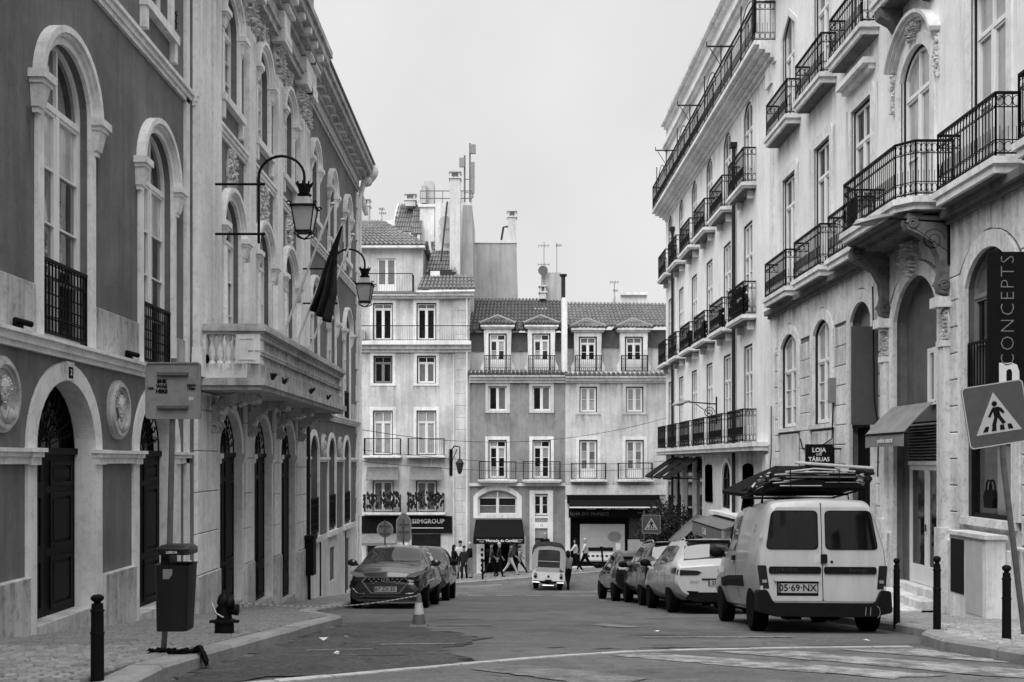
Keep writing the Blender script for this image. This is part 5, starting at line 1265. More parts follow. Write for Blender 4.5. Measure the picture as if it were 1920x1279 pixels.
# attic storey, roofs
a0, a1 = l0, Xf(790)
mb = MB(FB); wall_row(mb, a0, a1, 8.75, Zf(458), [(Xf(721), .5, Zf(541), Zf(478), Zf(478))], .15, -.9); mb.add([(a1, 8.7, -.9), (a1, Zf(458), -.9), (a1, Zf(458), -6), (a1, 8.7, -6)], [(0, 1, 2, 3)]); mb.build('attic_wall', 'pale_wall', LH)
window(lambda u, v, w_: FB(u, v, w_-.9), LH, Xf(721), .5, Zf(541), Zf(478), Zf(478), .08, rows=1, pane='glass_curtain_dim', lower=.3)
back_panel(lambda u, v, w_: FB(u, v, w_-.9), LH, Xf(721), .5, Zf(541), Zf(478), .14)
MB(FB).box(a0, a1-.1, 8.72, 8.80, -.9, .4).build('attic_terrace', 'roof_tile', LH)
railing(FB, LH, [(a0, .3), (a1-.45, .3), (a1-.45, -.8)], 8.78, Zf(515), style=0, sp=.13, r=.007)
ev, rg = Zf(456), Zf(418)
tile_roof(LH, [(a0, YF+.55, ev), (a1+.2, YF+.55, ev), (Xf(700), YF+3.6, rg+.9), (a0, YF+3.6, rg+.9)], 36)
tile_roof(LH, [(a1+.2, YF+.55, ev), (a1+.2, YF+6, ev), (Xf(700), YF+3.8, rg+.9), (Xf(700), YF+3.6, rg+.9)], 18)
MB(FB).box(a0, a1+.15, ev-.12, ev-.01, -1.2, -.5).build('eaves_board', 'white_wall', LH)
tile_roof(LH, [(Xf(787), YF-.4, Zf(545)), (l1+.25, YF-.4, Zf(545)), (l1+.1, YF+1.2, Zf(510)), (Xf(792), YF+1.2, Zf(510))], 14)
MB(WD).tube([(Xf(782), YF-.45, Zf(550)), (l1+.3, YF-.45, Zf(548))], .06, 6).build('gutter', 'white_wall', LH)
# steep roof strip, skylight and second tier
tile_roof(LH, [(Xf(797), YF+1.3, Zf(505)), (Xf(850), YF+1.3, Zf(505)), (Xf(853), YF+4.2, Zf(425)), (Xf(806), YF+4.2, Zf(425))], 9)
mb = MB(WD); mb.add([(Xf(800), YF+1.0, Zf(514)), (Xf(845), YF+1.0, Zf(514)), (Xf(845), YF+1.25, Zf(497)), (Xf(800), YF+1.25, Zf(497)), (Xf(800), YF+1.4, Zf(514)), (Xf(845), YF+1.4, Zf(514)), (Xf(845), YF+1.5, Zf(497)), (Xf(800), YF+1.5, Zf(497))], [(0, 1, 2, 3), (4, 5, 6, 7), (3, 2, 6, 7), (0, 4, 7, 3), (1, 2, 6, 5)]); sk = mb.build('skylight', 'dark_frame', LH)
MB(WD).add([(Xf(804), YF+.99, Zf(512)), (Xf(822), YF+.99, Zf(512)), (Xf(822), YF+1.2, Zf(500)), (Xf(804), YF+1.2, Zf(500))], [(0, 1, 2, 3)]).build('pane', 'glass_curtain', sk)
def P3(px, py, y): return ((px-942)*y/1900, y, (865-py)*y/1900)
tile_roof(LH, [P3(735, 436, YF+4.4), P3(772, 436, YF+4.4), P3(785, 384, YF+6.6), P3(749, 384, YF+6.6)], 8, r=.05)
tile_roof(LH, [P3(772, 440, YF+4.3), P3(790, 440, YF+4.3), P3(790, 386, YF+6.0), P3(777, 386, YF+6.0)], 4, r=.05)
mb = MB(WD)
for (a_, b_, ya, yb) in ((732, 738, YF+4.35, YF+6.6), (770, 774, YF+4.3, YF+6.4)):
    q = [P3(a_, 440, ya), P3(b_, 440, ya), P3(b_+13, 382, yb), P3(a_+13, 382, yb)]; mb.add(q+[(x_, y_, z_-1.2) for x_, y_, z_ in q], [(0, 1, 2, 3), (4, 5, 1, 0), (5, 6, 2, 1), (6, 7, 3, 2), (7, 4, 0, 3)])
q0, q1 = P3(683, 430, YF+4.2), P3(740, 413, YF+4.2); mb.box(q0[0], q1[0], YF+4.2, YF+4.7, q0[2]-1, q1[2]); mb.build('parapet', 'white_wall', LH)
# chimneys and roof hut
def chimney(parent, px, py0, py1, wpx, d, y, cap=True, name='chimney'):
    x0, x1 = Xf(px-wpx/2), Xf(px+wpx/2); s_ = y/YF
    x0, x1 = x0*s_, x1*s_; z0, z1 = Zf(py1)*s_, Zf(py0)*s_
    mb = MB(WD); mb.box(x0, x1, y, y+d, z0, z1-.35 if cap else z1)
    if cap:
        mb.box(x0-.06, x1+.06, y-.06, y+d+.06, z1-.42, z1-.34); mb.box(x0-.06, x1+.06, y-.06, y+d+.06, z1-.07, z1)
        for sx in (x0, x1-.1): mb.box(sx, sx+.1, y, y+d, z1-.34, z1-.07)
        mb.box(x0+.1, x1-.1, y+d*.4, y+d*.6, z1-.34, z1-.07)
    return mb.build(name, 'chimney', parent)
chimney(LH, 769, 362, 386, 19, .6, YF+5.5); chimney(LH, 684, 372, 425, 16, .6, YF+4.1)
chimney(LH, 853, 320, 520, 19.5, .7, YF+1.6)
mb = MB(WD); mb.box(Xf(788)*1.1, Xf(815)*1.1, YF+5, YF+7, Zf(455)*1.1, Zf(386)*1.1); mb.box(Xf(785)*1.1, Xf(817)*1.1, YF+4.9, YF+7.1, Zf(391)*1.1, Zf(386)*1.1); mb.build('roof_hut', 'white_wall', LH)
mb = MB(WD); mb.box(Xf(794)*1.1, Xf(813)*1.1, YF+5.4, YF+6.6, Zf(386)*1.1, Zf(339)*1.1); mb.tube([(Xf(796)*1.1, YF+5.2, Zf(383)*1.1), (Xf(796)*1.1, YF+5.2, Zf(350)*1.1)], .18, 8); mb.build('roof_vent', 'metal_light', LH)
mb = MB(WD); mb.box(Xf(816)*1.06, Xf(882)*1.06, YF+3.2, YF+5, Zf(470)*1.06, Zf(379)*1.06); mb.build('stair_tower', 'white_wall', LH)
mb = MB(WD); 
for py in (358, 372): mb.bar((Xf(788)*1.06, YF+3.2, Zf(py)*1.06), (Xf(885)*1.06, YF+3.2, Zf(py)*1.06), .03, 4)
for px in (788, 800, 815, 830, 845, 866, 884): mb.bar((Xf(px)*1.06, YF+3.2, Zf(380)*1.06), (Xf(px)*1.06, YF+3.2, Zf(358)*1.06), .025, 4)
mb.build('roof_railing', 'pole_metal', LH)
MB(WD).tube([(Xf(824), YF+1.4, Zf(480)), (Xf(833), YF+2.9, Zf(352))], .05, 6).build('flue_pipe', 'iron_paint', LH)
MB(WD).tube([(Xf(804), YF+1, Zf(462)), (Xf(802), YF+1, Zf(433))], .07, 6).build('flue_pipe', 'white_wall', LH)
# satellite dishes on the stair tower
for k, py in enumerate((415, 443)):
    mb = MB(WD); mb.lathe([(.36, 0), (.30, .06), (.15, .12), (.02, .14)], (Xf(835)*1.05, YF+2.9, Zf(py)*1.05), 14, 'y'); mb.bar((Xf(835)*1.05, YF+2.9, Zf(py)*1.05), (Xf(835)*1.05, YF+3.3, Zf(py)*1.05-.2), .03)
    d_ = mb.build('satellite_dish', 'metal_light', smooth=40); tag(d_, ['upper', 'lower'][k]+' round satellite dish on the roof tower behind the tall chimney', 'satellite dish', 'satellite dishes on the tower')
# phone mast
t = thing('phone_mast', (Xf(882), YF+4.6, Zf(400)), 'slender phone mast with antenna panels above the corner house roof', 'mast')
mb = MB(WD); mb.bar((Xf(881)*1.08, YF+4.4, Zf(400)*1.08), (Xf(881)*1.08, YF+4.4, Zf(267)*1.08), .045, 6); mb.bar((Xf(871)*1.08, YF+4.4, Zf(400)*1.08), (Xf(871)*1.08, YF+4.4, Zf(290)*1.08), .05, 6)
for py in (335, 360): mb.bar((Xf(869)*1.08, YF+4.4, Zf(py)*1.08), (Xf(888)*1.08, YF+4.4, Zf(py)*1.08), .025, 4)
mb.build('pole', 'pole_metal', t)
for (px, p0, p1, w_) in ((886.5, 271, 288, .17), (886, 304, 362, .12), (866, 296, 313, .15)): MB(WD).box(Xf(px)*1.08-w_, Xf(px)*1.08+w_, YF+4.2, YF+4.36, Zf(p1)*1.08, Zf(p0)*1.08).build('antenna_panel', 'sign_metal', t)
MB(WD).tube([(Xf(886)*1.08, YF+4.3, Zf(360)*1.08), (Xf(887)*1.08, YF+4.3, Zf(370)*1.08), (Xf(880)*1.08, YF+4.3, Zf(372)*1.08)], .03, 5).build('cable_loop', 'iron_paint', t)
# ---------------- middle: grey tiled house, and right: pale house, sharing the mansard line
def dormer(parent, c, hw, b, t, roof_m, curved=True):
    mb = MB(FB); w1 = -.25
    for sd_ in (-1, 1):
        x = c+sd_*(hw+.02)
        prof = [(0, b-.2), (sd_*.42, b-.2), (sd_*.40, b+.25), (sd_*.26, b+.55), (sd_*.22, b+1.0), (sd_*.24, t-.1), (sd_*.24, t+.25), (0, t+.25)]
        mb.prism([(x+p[0], p[1]) for p in prof], -1.6, w1)
    mb.box(c-hw-.02, c+hw+.02, t, t+.25, -1.6, w1-.003); mb.box(c-hw-.38, c+hw+.38, t+.25, t+.33, -1.7, w1+.12); mb.box(c-hw-.44, c+hw+.44, t+.33, t+.42, -1.7, w1+.2)
    o = mb.build('dormer', 'white_wall', parent)
    fr2 = lambda u, v, w_: FB(u, v, w_+w1)
    window(fr2, parent, c, hw, b, t, t, .1, rows=2, tr=t-.36, outer='dark_frame', pane=['glass_curtain', 'glass_dark'] if curved else ['glass_dark', 'glass_dark', 'glass_curtain_dim'], lower=.5)
    MB(fr2).box(c-hw-.1, c+hw+.1, b-.1, t+.1, -.3, -.2).build('interior_wall', 'interior_dark', parent)
    e = t+.44; y0 = YF+.05
    tile_roof(o, [(c-hw-.5, y0, e), (c+hw+.5, y0, e), (c+.02, y0+.9, e+.52), (c-.02, y0+.9, e+.52)], 9, roof_m, .07)
    tile_roof(o, [(c-hw-.5, y0+2.2, e), (c-hw-.5, y0, e), (c, y0+.9, e+.52), (c, y0+2.2, e+.52)], 7, roof_m, .07)
    tile_roof(o, [(c+hw+.5, y0, e), (c+hw+.5, y0+2.2, e), (c, y0+2.2, e+.52), (c, y0+.9, e+.52)], 7, roof_m, .07)
    for sd_ in (-1, 1): MB(WD).tube([(c+sd_*(hw+.5), y0-.02, e+.06), (c, y0+.9, e+.58)], .085, 6).build('hip_ridge', 'awning_pale', o)
    railing(FB, parent, [(c-hw-.22, -.2), (c-hw-.22, .12), (c+hw+.22, .12), (c+hw+.22, -.2)], b-.1, b+.78, style=1, sp=.1, r=.008)
def shop_awn(parent, x0, x1, v0, v1, w1, val, m='awning_dark', name='shop_awning'):
    mb = MB(FB); q = .03
    mb.add([(x0, v0, .03), (x1, v0, .03), (x1+.1, v1, w1), (x0-.1, v1, w1), (x0-.1, v1-val, w1), (x1+.1, v1-val, w1), (x0, v0-q, .03), (x1, v0-q, .03), (x1+.1, v1-q, w1-.03), (x0-.1, v1-q, w1-.03), (x0-.1, v1-val, w1-.03), (x1+.1, v1-val, w1-.03)],
           [(0, 1, 2, 3), (3, 2, 5, 4), (6, 9, 8, 7), (9, 10, 11, 8), (4, 5, 11, 10), (0, 3, 4, 10, 9, 6), (1, 7, 8, 11, 5, 2)])
    return mb.build(name, m, parent)
MH = thing('tiled_house', (.8, YF, -6), 'grey tiled house with two dormers over a dark shop awning', 'building')
m0, m1 = Xf(880)+.004, Xf(1060); d1, d2 = Xf(933), Xf(1015.5)
mb = MB(FB)
far_open(mb, m0, m1, [(-7, -4.0, [(Xf(944), 1.02, -6.6, -4.02, -4.02), (Xf(1015), .5, -6.6, -4.02, -4.02)]),
                      (-4.0, -1.15, [(Xf(933), 1.02, -2.8, -1.9, -1.5, True), (Xf(1015), .45, -2.85, -1.7, -1.7)]),
                      (-1.15, 2.2, [(d1, .48, -.9, 1.12, 1.12), (d2, .48, -.9, 1.12, 1.12)]), (2.2, 4.2, [(d1, .48, Zf(770), Zf(724), Zf(724)), (d2, .48, Zf(770), Zf(724), Zf(724))])])
mb.build('wall', 'grey_tile_wall', MH)
for d_ in (d1, d2):
    far_window(MH, d_, .48, -.9, 1.12, rows=3, tr=.75, pane=['glass_curtain', 'glass_dark', 'glass_dark'], sm_='white_wall'); far_window(MH, d_, .48, Zf(770), Zf(724), rows=1, pane=['glass_dark', 'glass_curtain_dim'], outer=None, sm_='pale_wall')
    balcony(FB, MH, [(d_-.95, 0), (d_-.95, .4), (d_+.95, .4), (d_+.95, 0)], -1.12, -.95, -.02, style=0, sp=.11)
MB(FB).box(m0, m1, -1.3, -1.15, 0, .1).build('string_course', 'stone_trim', MH)
window(FB, MH, Xf(933), 1.02, -2.8, -1.9, -1.5, .12, rows=2, pane=['glass_curtain_dim', 'glass_dark', 'glass_curtain'], seg=True, frame='white_paint'); back_panel(FB, MH, Xf(933), 1.0, -2.8, -1.5, .18)
MB(FB).ring(outline(Xf(933), 1.02, -2.8, -1.9, -1.5, 14, True), outline(Xf(933), 1.27, -2.98, -1.85, -1.22, 14, True), -.02, .04).build('window_surround', 'white_wall', MH)
far_window(MH, Xf(1015), .45, -2.85, -1.7, rows=2, pane='glass_dark')
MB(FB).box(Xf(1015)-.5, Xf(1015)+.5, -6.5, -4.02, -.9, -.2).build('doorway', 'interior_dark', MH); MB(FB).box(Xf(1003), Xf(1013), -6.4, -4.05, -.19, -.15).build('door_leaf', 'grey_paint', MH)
for x in (Xf(998), Xf(1032)): MB(FB).box(x-.14, x+.14, -6.6, -1.6, 0, .07).build('door_jamb', 'stone_trim', MH)
MB(FB).box(Xf(998), Xf(1032), -3.5, -3.2, .0, .072).build('door_lintel', 'stone_trim', MH); text('13', .16, FB, (Xf(1015), -3.35, .074), MH, 'lettering_black')
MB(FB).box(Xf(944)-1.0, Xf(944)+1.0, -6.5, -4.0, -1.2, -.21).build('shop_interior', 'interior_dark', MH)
for x in (Xf(901), Xf(978)): MB(FB).box(x-.2, x+.2, -6.6, -3.9, 0, .06).build('shop_pilaster', 'stone_trim', MH)
aw = shop_awn(MH, Xf(892), Xf(979), -3.05, -3.88, 1.1, .36)
text('Mercado do Camões', .19, FB, (Xf(941), -4.07, 1.105), aw, 'lettering_white', bold=.006); text('Minimercado\nFruta', .10, FB, (Xf(904), -4.07, 1.105), aw, 'lettering_white'); text('Supermarket\nSouvenirs', .10, FB, (Xf(970), -4.07, 1.105), aw, 'lettering_white')
st_ = MB(FB).box(Xf(901), Xf(907), -6.1, -4.4, .25, .30).build('postcard_stand', 'white_paint', MH)
for k in range(6): ell(q_ := MB(FB), (Xf(904), -5.95+k*.27, .31), (.08, .10, .02), 6, 4); q_.build('postcard', 'cloth_dark', st_)
MB(FB).box(Xf(955), Xf(968), -4.9, -4.2, -.1, -.05).build('ice_cream_poster', 'sign_metal', MH)
MB(FB).box(m0, m1, 4.1, Zf(697), 0, .12).build('cornice_frieze', 'white_wall', MH)
mb = MB(FB); mb.box(m0, m1, 4.25, 4.4, 0, .25); mb.box(m0, m1, 4.4, 4.5, 0, .4); mb.build('cornice', 'white_wall', MH)
tile_roof(MH, [(m0, YF-.45, 4.52), (m1, YF-.45, 4.52), (m1, YF+.2, 4.72), (m0, YF+.2, 4.72)], 24, 'roof_tile_dark')
mb = MB(FB); mb.box(m0, m1, 4.5, 6.4, -1.4, -.9); mb.build('mansard_base', 'pale_wall_b', MH)
MB(FB).box(m0, m1, Zf(655), Zf(620), -.88, -.8).build('slate_band', 'slate', MH)
for d_ in (d1, d2): dormer(MH, d_, .46, Zf(695), Zf(624), 'roof_tile_dark')
tile_roof(MH, [(m0, YF+.5, Zf(618)), (m1, YF+.5, Zf(618)), (m1, YF+4.5, Zf(563)+.72), (m0+.2, YF+4.5, Zf(563)+.72)], 25, 'roof_tile_dark')
MB(WD).box(Xf(948), Xf(962), YF+2.2, YF+2.9, 7.55, 7.75).build('skylight', 'metal_light', MH)
# right house
RH = thing('shop_house', (5.8, YF, -6), 'pale house with dormers above a wide dark shop front right of the far end', 'building')
r0, r1 = Xf(1060)+.004, Xf(1237)+2.5; e1, e2 = Xf(1103), Xf(1190)
mb = MB(FB)
far_open(mb, r0, r1, [(-7, -2.2, [(Xf(1150), 2.25, -5.55, -2.3, -2.3)]), (-2.2, -1.15, []), (-1.15, 2.2, [(e1, .48, -.9, 1.12, 1.12), (e2, .48, -.9, 1.12, 1.12)]), (2.2, 4.2, [(e1, .46, Zf(773), Zf(725), Zf(725)), (e2, .46, Zf(773), Zf(725), Zf(725))])])
mb.build('wall', 'pale_wall', RH)
for d_ in (e1, e2):
    far_window(RH, d_, .48, -.9, 1.12, rows=3, tr=None, pane=['glass_curtain_dim', 'glass_curtain'], sm_='stone_trim', lower=.4); far_window(RH, d_, .46, Zf(773), Zf(725), rows=2, pane=['glass_curtain'], sm_='pale_wall_b')
    balcony(FB, RH, [(d_-.88, 0), (d_-.88, .4), (d_+.88, .4), (d_+.88, 0)], -1.08, -.95, -.1, style=0, sp=.11)
MB(FB).box(r0, r1, -1.75, -1.25, 0, .08).build('string_course', 'stone_trim', RH)
MB(FB).box(Xf(1063), Xf(1234), -2.2, -1.75, .02, .5).build('awning_box', 'awning_dark', RH)
mb = MB(FB); mb.add([(Xf(1063), -1.8, .1), (Xf(1234), -1.8, .1), (Xf(1234), -2.22, 1.2), (Xf(1063), -2.22, 1.2), (Xf(1063), -2.36, 1.2), (Xf(1234), -2.36, 1.2)], [(0, 1, 2, 3), (3, 2, 5, 4)]); 
aw = shop_awn(RH, Xf(1068), Xf(1234), -1.76, -2.28, 1.0, .10); MB(FB).box(Xf(1065), Xf(1237), -2.40, -2.33, .96, 1.02).build('awning_bar', 'white_paint', aw)
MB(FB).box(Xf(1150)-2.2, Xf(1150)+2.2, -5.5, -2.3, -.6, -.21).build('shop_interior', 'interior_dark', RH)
fs_ = MB(FB).box(Xf(1066), Xf(1234), -2.95, -2.32, .03, .09).build('shop_fascia', 'dark_paint', RH)
text('ILHA DO MUNDO', .24, FB, (Xf(1105), -2.75, .095), fs_, 'lettering_dim', spacing=1.05); text('LISBOA', .15, FB, (Xf(1108), -2.47, .095), fs_, 'lettering_white', bold=.005); text('CAFÉ + MUNDO', .18, FB, (Xf(1154), -2.47, .095), fs_, 'lettering_white', bold=.005); text('PASTELARIA', .13, FB, (Xf(1199), -2.47, .095), fs_, 'lettering_white'); text('BEBIDAS', .11, FB, (Xf(1202), -2.70, .095), fs_, 'lettering_dim')
# display poster inside the window: pale board, round plate, rows of pastries
pb_ = MB(FB).box(Xf(1088), Xf(1172), -5.25, -3.3, -.2, -.15).build('display_board', 'canvas', RH)
mb = MB(FB); mb.prism([(Xf(1153)+.36*math.cos(t*math.pi/10), -3.95+.27*math.sin(t*math.pi/10)) for t in range(20)], -.15, -.13); mb.build('printed_plate', 'cloth_grey', pb_)
MB(FB).box(Xf(1097), Xf(1150), -4.70, -4.52, -.15, -.13).build('printed_band', 'dark_paint', pb_); MB(FB).box(Xf(1155), Xf(1164), -4.65, -4.3, -.15, -.13).build('printed_card', 'white_paint', pb_)
MB(FB).box(Xf(1090), Xf(1170), -5.18, -4.78, -.15, -.14).build('printed_strip', 'white_paint', pb_)
for k in range(9): ell(q_ := MB(FB), (Xf(1095)+k*.24, -4.97, -.14), (.09, .06, .012), 7, 4); q_.build('printed_pastry', 'cloth_dark', pb_)
MB(FB).box(Xf(1178), Xf(1206), -5.3, -4.1, -.2, -.15).build('door_poster', 'canvas', RH); MB(FB).box(Xf(1180), Xf(1205), -4.05, -2.98, -.2, -.16).build('door_glass', 'interior_grey', RH)
MB(FB).box(Xf(1066), Xf(1236), -5.62, -5.5, -.1, .12).build('shop_sill', 'white_wall', RH)
for (x0, x1) in ((1088, 1115), (1127, 1147)): MB(FB).box(Xf(x0), Xf(x1), -5.98, -5.72, .0, .03).build('vent_grille', 'dark_frame', RH)
for x in (Xf(1064), Xf(1235)): MB(FB).box(x-.12, x+.12, -6.6, -2.0, 0, .08).build('shop_pilaster', 'white_wall', RH)
MB(FB).box(r0, r1, 4.1, Zf(697), 0, .12).build('cornice_frieze', 'white_wall', RH)
mb = MB(FB); mb.box(r0, r1, 4.2, 4.35, 0, .25); mb.box(r0, r1, 4.35, 4.45, 0, .4); mb.build('cornice', 'white_wall', RH)
tile_roof(RH, [(r0, YF-.45, 4.47), (r1, YF-.45, 4.47), (r1, YF+.2, 4.67), (r0, YF+.2, 4.67)], 30)
MB(FB).box(r0, r1, 4.5, 6.4, -1.4, -.9).build('mansard_base', 'pale_wall_b', RH); MB(FB).box(r0, r1, Zf(648), Zf(615), -.88, -.8).build('slate_band', 'slate', RH)
for d_ in (e1, e2): dormer(RH, d_, .46, Zf(695), Zf(630), 'roof_tile', False)
tile_roof(RH, [(r0, YF+.5, Zf(610)), (r1, YF+.5, Zf(610)), (r1, YF+4.3, Zf(575)+.75), (r0, YF+4.3, Zf(572)+.75)], 36)
# party wall strip and chimneys on the middle of the roofs
mb = MB(WD); mb.box(Xf(1053), Xf(1063), YF-.35, YF+.4, Zf(700), Zf(560)); mb.build('party_wall', 'white_wall', MH)
chimney(MH, 1034, 511, 566, 36, 1.0, YF+4.2, cap=False, name='chimney_block').data.materials[0] = MATS['blank_wall']; chimney(MH, 1018, 535, 560, 12, .5, YF+3.9); 
MB(WD).box(Xf(1003), Xf(1033), YF+3.2, YF+4, Zf(574), Zf(560)).build('chimney_base', 'white_wall', MH)
MB(WD).lathe([(.11, Zf(560)), (.11, Zf(517)), (.2, Zf(515)), (.2, Zf(512))], (Xf(1057), YF+.4, 0), 10).build('flue_pipe', 'iron_paint', MH)
mb = MB(WD); mb.box(Xf(1172), Xf(1236), YF+4.4, YF+6, 8.0, Zf(556)*1.09); mb.box(Xf(1170)*1.05, Xf(1236), YF+4.2, YF+6.2, Zf(556)*1.09, Zf(553)*1.09+.05); mb.build('roof_hut', 'white_wall', RH)
# ---------------- blank party wall behind
BK = thing('blank_wall_building', (-.6, YF+6, 6), 'bare rendered party wall with chimney rising behind the tiled house', 'building')
s_ = (YF+6)/YF
mb = MB(WD); mb.prism([(Xf(889)*s_, 6.), (Xf(975)*s_, 6.), (Xf(968)*s_, Zf(456)*s_), (Xf(889)*s_, Zf(456)*s_)], YF+6, YF+12, axis=1); mb.build('wall', 'blank_wall', BK)
MB(WD).box(Xf(889)*s_, Xf(969)*s_, YF+5.95, YF+12, Zf(456)*s_, Zf(454)*s_).build('coping', 'stone_trim', BK)
mb = MB(WD); mb.prism([(Xf(858)*1.05, 7.5), (Xf(889)*1.05, 7.5), (Xf(885)*1.05, Zf(385)*1.05), (Xf(868)*1.05, Zf(385)*1.05)], YF+2.6, YF+9, axis=1); mb.build('flank_wall', 'blank_wall', BK)
chimney(BK, 960, 394, 456, 16, .6, YF+6.2)
mb = MB(WD); s2 = (YF+6.2)/YF; mb.tube([(Xf(952)*s2, YF+6.2, Zf(425)*s2), (Xf(944)*s2, YF+6.2, Zf(426)*s2), (Xf(940)*s2, YF+6.2, Zf(450)*s2)], .06, 6); mb.build('flue_pipe', 'iron_paint', BK)
MB(WD).box(-40, -13.01, YF, YF+12, -7, 9).build('far_street_block', 'pale_wall_b', thing('side_street_house', (-26, YF, -7), 'plain pale house further left along the cross street', 'building'))
o = thing('side_street_house', (20, YF, -7), 'plain pale house further right along the cross street', 'building'); MB(WD).box(Xf(1237)+2.51, 40, YF, YF+12, -7, 9).build('far_street_block', 'pale_wall_b', o)
# roof aerials
def aerial(px, py0, py1, y, arms, label, dish=None):
    s_ = y/YF; mb = MB(WD); mb.bar((Xf(px)*s_, y, Zf(py1)*s_), (Xf(px)*s_, y, Zf(py0)*s_), .022, 4)
    for (dx, py, L_) in arms:
        mb.bar((Xf(px+dx-L_/2)*s_, y, Zf(py)*s_), (Xf(px+dx+L_/2)*s_, y, Zf(py)*s_), .016, 4)
        for q in (-.5, -.2, .1, .4): mb.bar((Xf(px+dx+L_*q)*s_, y-.25, Zf(py)*s_), (Xf(px+dx+L_*q)*s_, y+.25, Zf(py)*s_), .01, 3); mb.bar((Xf(px+dx+L_*q)*s_, y, Zf(py-3)*s_), (Xf(px+dx+L_*q)*s_, y, Zf(py+3)*s_), .01, 3)
    if dish: mb.lathe([(.28, 0), (.22, .06), (.05, .1)], (Xf(px-2)*s_, y-.1, Zf(dish)*s_), 12, 'y')
    tag(mb.build('roof_aerial', 'pole_metal'), label, 'aerial', 'roof aerials')
aerial(1020, 453, 535, YF+4, [(0, 461, 20), (0, 496, 22)], 'tall roof aerial with a dish on the tiled house', 508)
aerial(1044, 456, 512, YF+4.3, [(4, 460, 10)], 'thin roof aerial with a bent tip on the chimney block')
aerial(1152, 530, 575, YF+5, [(0, 529, 16), (2, 545, 8)], 'short roof aerial on the pale shop house')
aerial(716, 390, 414, YF+4.2, [(0, 392, 10), (2, 400, 12)], 'small crooked aerial on the corner house attic')

for (par, u0_, u1_) in ((LH, l0+5, l1-.8), (MH, m0, m1), (RH, r0, r1-2.5)):
    for vv, ln in ((8.48, .9), (5.68, .8), (4.08, .9), (-1.14 if par is not LH else .14, .7)):
        if par is LH and vv == 4.08: continue
        if par is not LH and vv > 5: continue
        drip(FB, par, u0_, u1_, vv, ln, .004, 'drip_soft')
for c in (c1, c2): drip(FB, LH, c-.7, c+.7, Zf(719)-.13, .9, .004, 'drip_soft')
for c in (d1, d2): drip(FB, MH, c-.7, c+.7, Zf(770)-.13, .9, .004, 'drip_soft')
for c in (e1, e2): drip(FB, RH, c-.7, c+.7, Zf(773)-.13, .9, .004, 'drip_soft')
# ================================================================ lamps, flags, signs, street furniture
def wall_lantern(y, label):
    t = thing('wall_lantern', (XL+.2, y, 3.7), label, 'lantern', 'iron lanterns on the theatre')
    fr = lambda x, z, d: (x, y+d, z)
    mb = MB(fr); xw = XL+.1
    for z in (4.73, 3.88): mb.tube([(xw, z, 0), (-4.10, z, 0)], .022, 6); ell(mb, (-4.08, z, 0), (.04, .03, .03), 6, 4)
    for z in (4.73, 3.88): mb.box(xw-.03, xw, z-.08, z+.08, -.05, .05)
    pts = [(-4.16, 3.72, 0), (-4.16, 4.85, 0)]+[(-3.77-.39*math.cos(k*math.pi/14), 4.85+.36*math.sin(k*math.pi/14), 0) for k in range(1, 14)]+[(-3.38, 4.85, 0), (-3.38, 4.72, 0)]
    mb.tube(pts, .024, 7); mb.build('bracket', 'iron', t, smooth=60)
    cx = -3.38
    L_ = MB(WD); lc = (cx, y, 0)
    L_.lathe([(.03, 4.74), (.12, 4.72), (.10, 4.62), (.085, 4.56), (.13, 4.55), (.10, 4.50)], lc, 8)
    for k in range(8): a = k*math.pi/4; L_.bar((cx+.11*math.cos(a), y+.11*math.sin(a), 4.68), (cx+.14*math.cos(a), y+.14*math.sin(a), 4.76), .018)
    L_.build('crown', 'iron', t)
    def q4(r, z): return [(cx+r*sx, y+r*sy, z) for sx, sy in ((-1, -1), (1, -1), (1, 1), (-1, 1))]
    nk = MB(WD); nk.add(q4(.10, 4.50)+q4(.155, 4.36), [(0, 1, 5, 4), (1, 2, 6, 5), (2, 3, 7, 6), (3, 0, 4, 7)]); nk.build('hood', 'sign_metal', t)
    ev = MB(WD); ev.add(q4(.155, 4.37)+q4(.23, 4.33)+q4(.20, 4.315), [(0, 1, 5, 4), (1, 2, 6, 5), (2, 3, 7, 6), (3, 0, 4, 7), (4, 5, 9, 8), (5, 6, 10, 9), (6, 7, 11, 10), (7, 4, 8, 11)])
    for sx, sy in ((-1, -1), (1, -1), (1, 1), (-1, 1)):
        ev.tube([(cx+sx*(.22+.03*math.cos(k)), y+sy*(.22+.03*math.cos(k)), 4.36+.03*math.sin(k)) for k in range(6)], .014, 4)
        ev.bar((cx+sx*.19, y+sy*.19, 4.32), (cx+sx*.125, y+sy*.125, 3.92), .014)
        ev.tube([(cx+sx*.125, y+sy*.125, 3.92), (cx+sx*.15, y+sy*.15, 3.87), (cx+sx*.09, y+sy*.09, 3.83), (cx, y, 3.79)], .014, 4)
    ev.box(cx-.135, cx+.135, y-.135, y+.135, 3.90, 3.93); ev.build('cage', 'iron', t)
    for a in range(4):
        p = q4(.185, 4.315)[a]; q = q4(.185, 4.315)[(a+1) % 4]; r_ = q4(.122, 3.93)[(a+1) % 4]; s_ = q4(.122, 3.93)[a]
        MB(WD).add([p, q, r_, s_], [(0, 1, 2, 3)]).build('pane', 'lantern_glass', t)
wall_lantern(17.3, 'large iron wall lantern on a hooped bracket nearest the camera'); wall_lantern(24.9, 'further iron wall lantern on a hooped bracket beyond the flag')
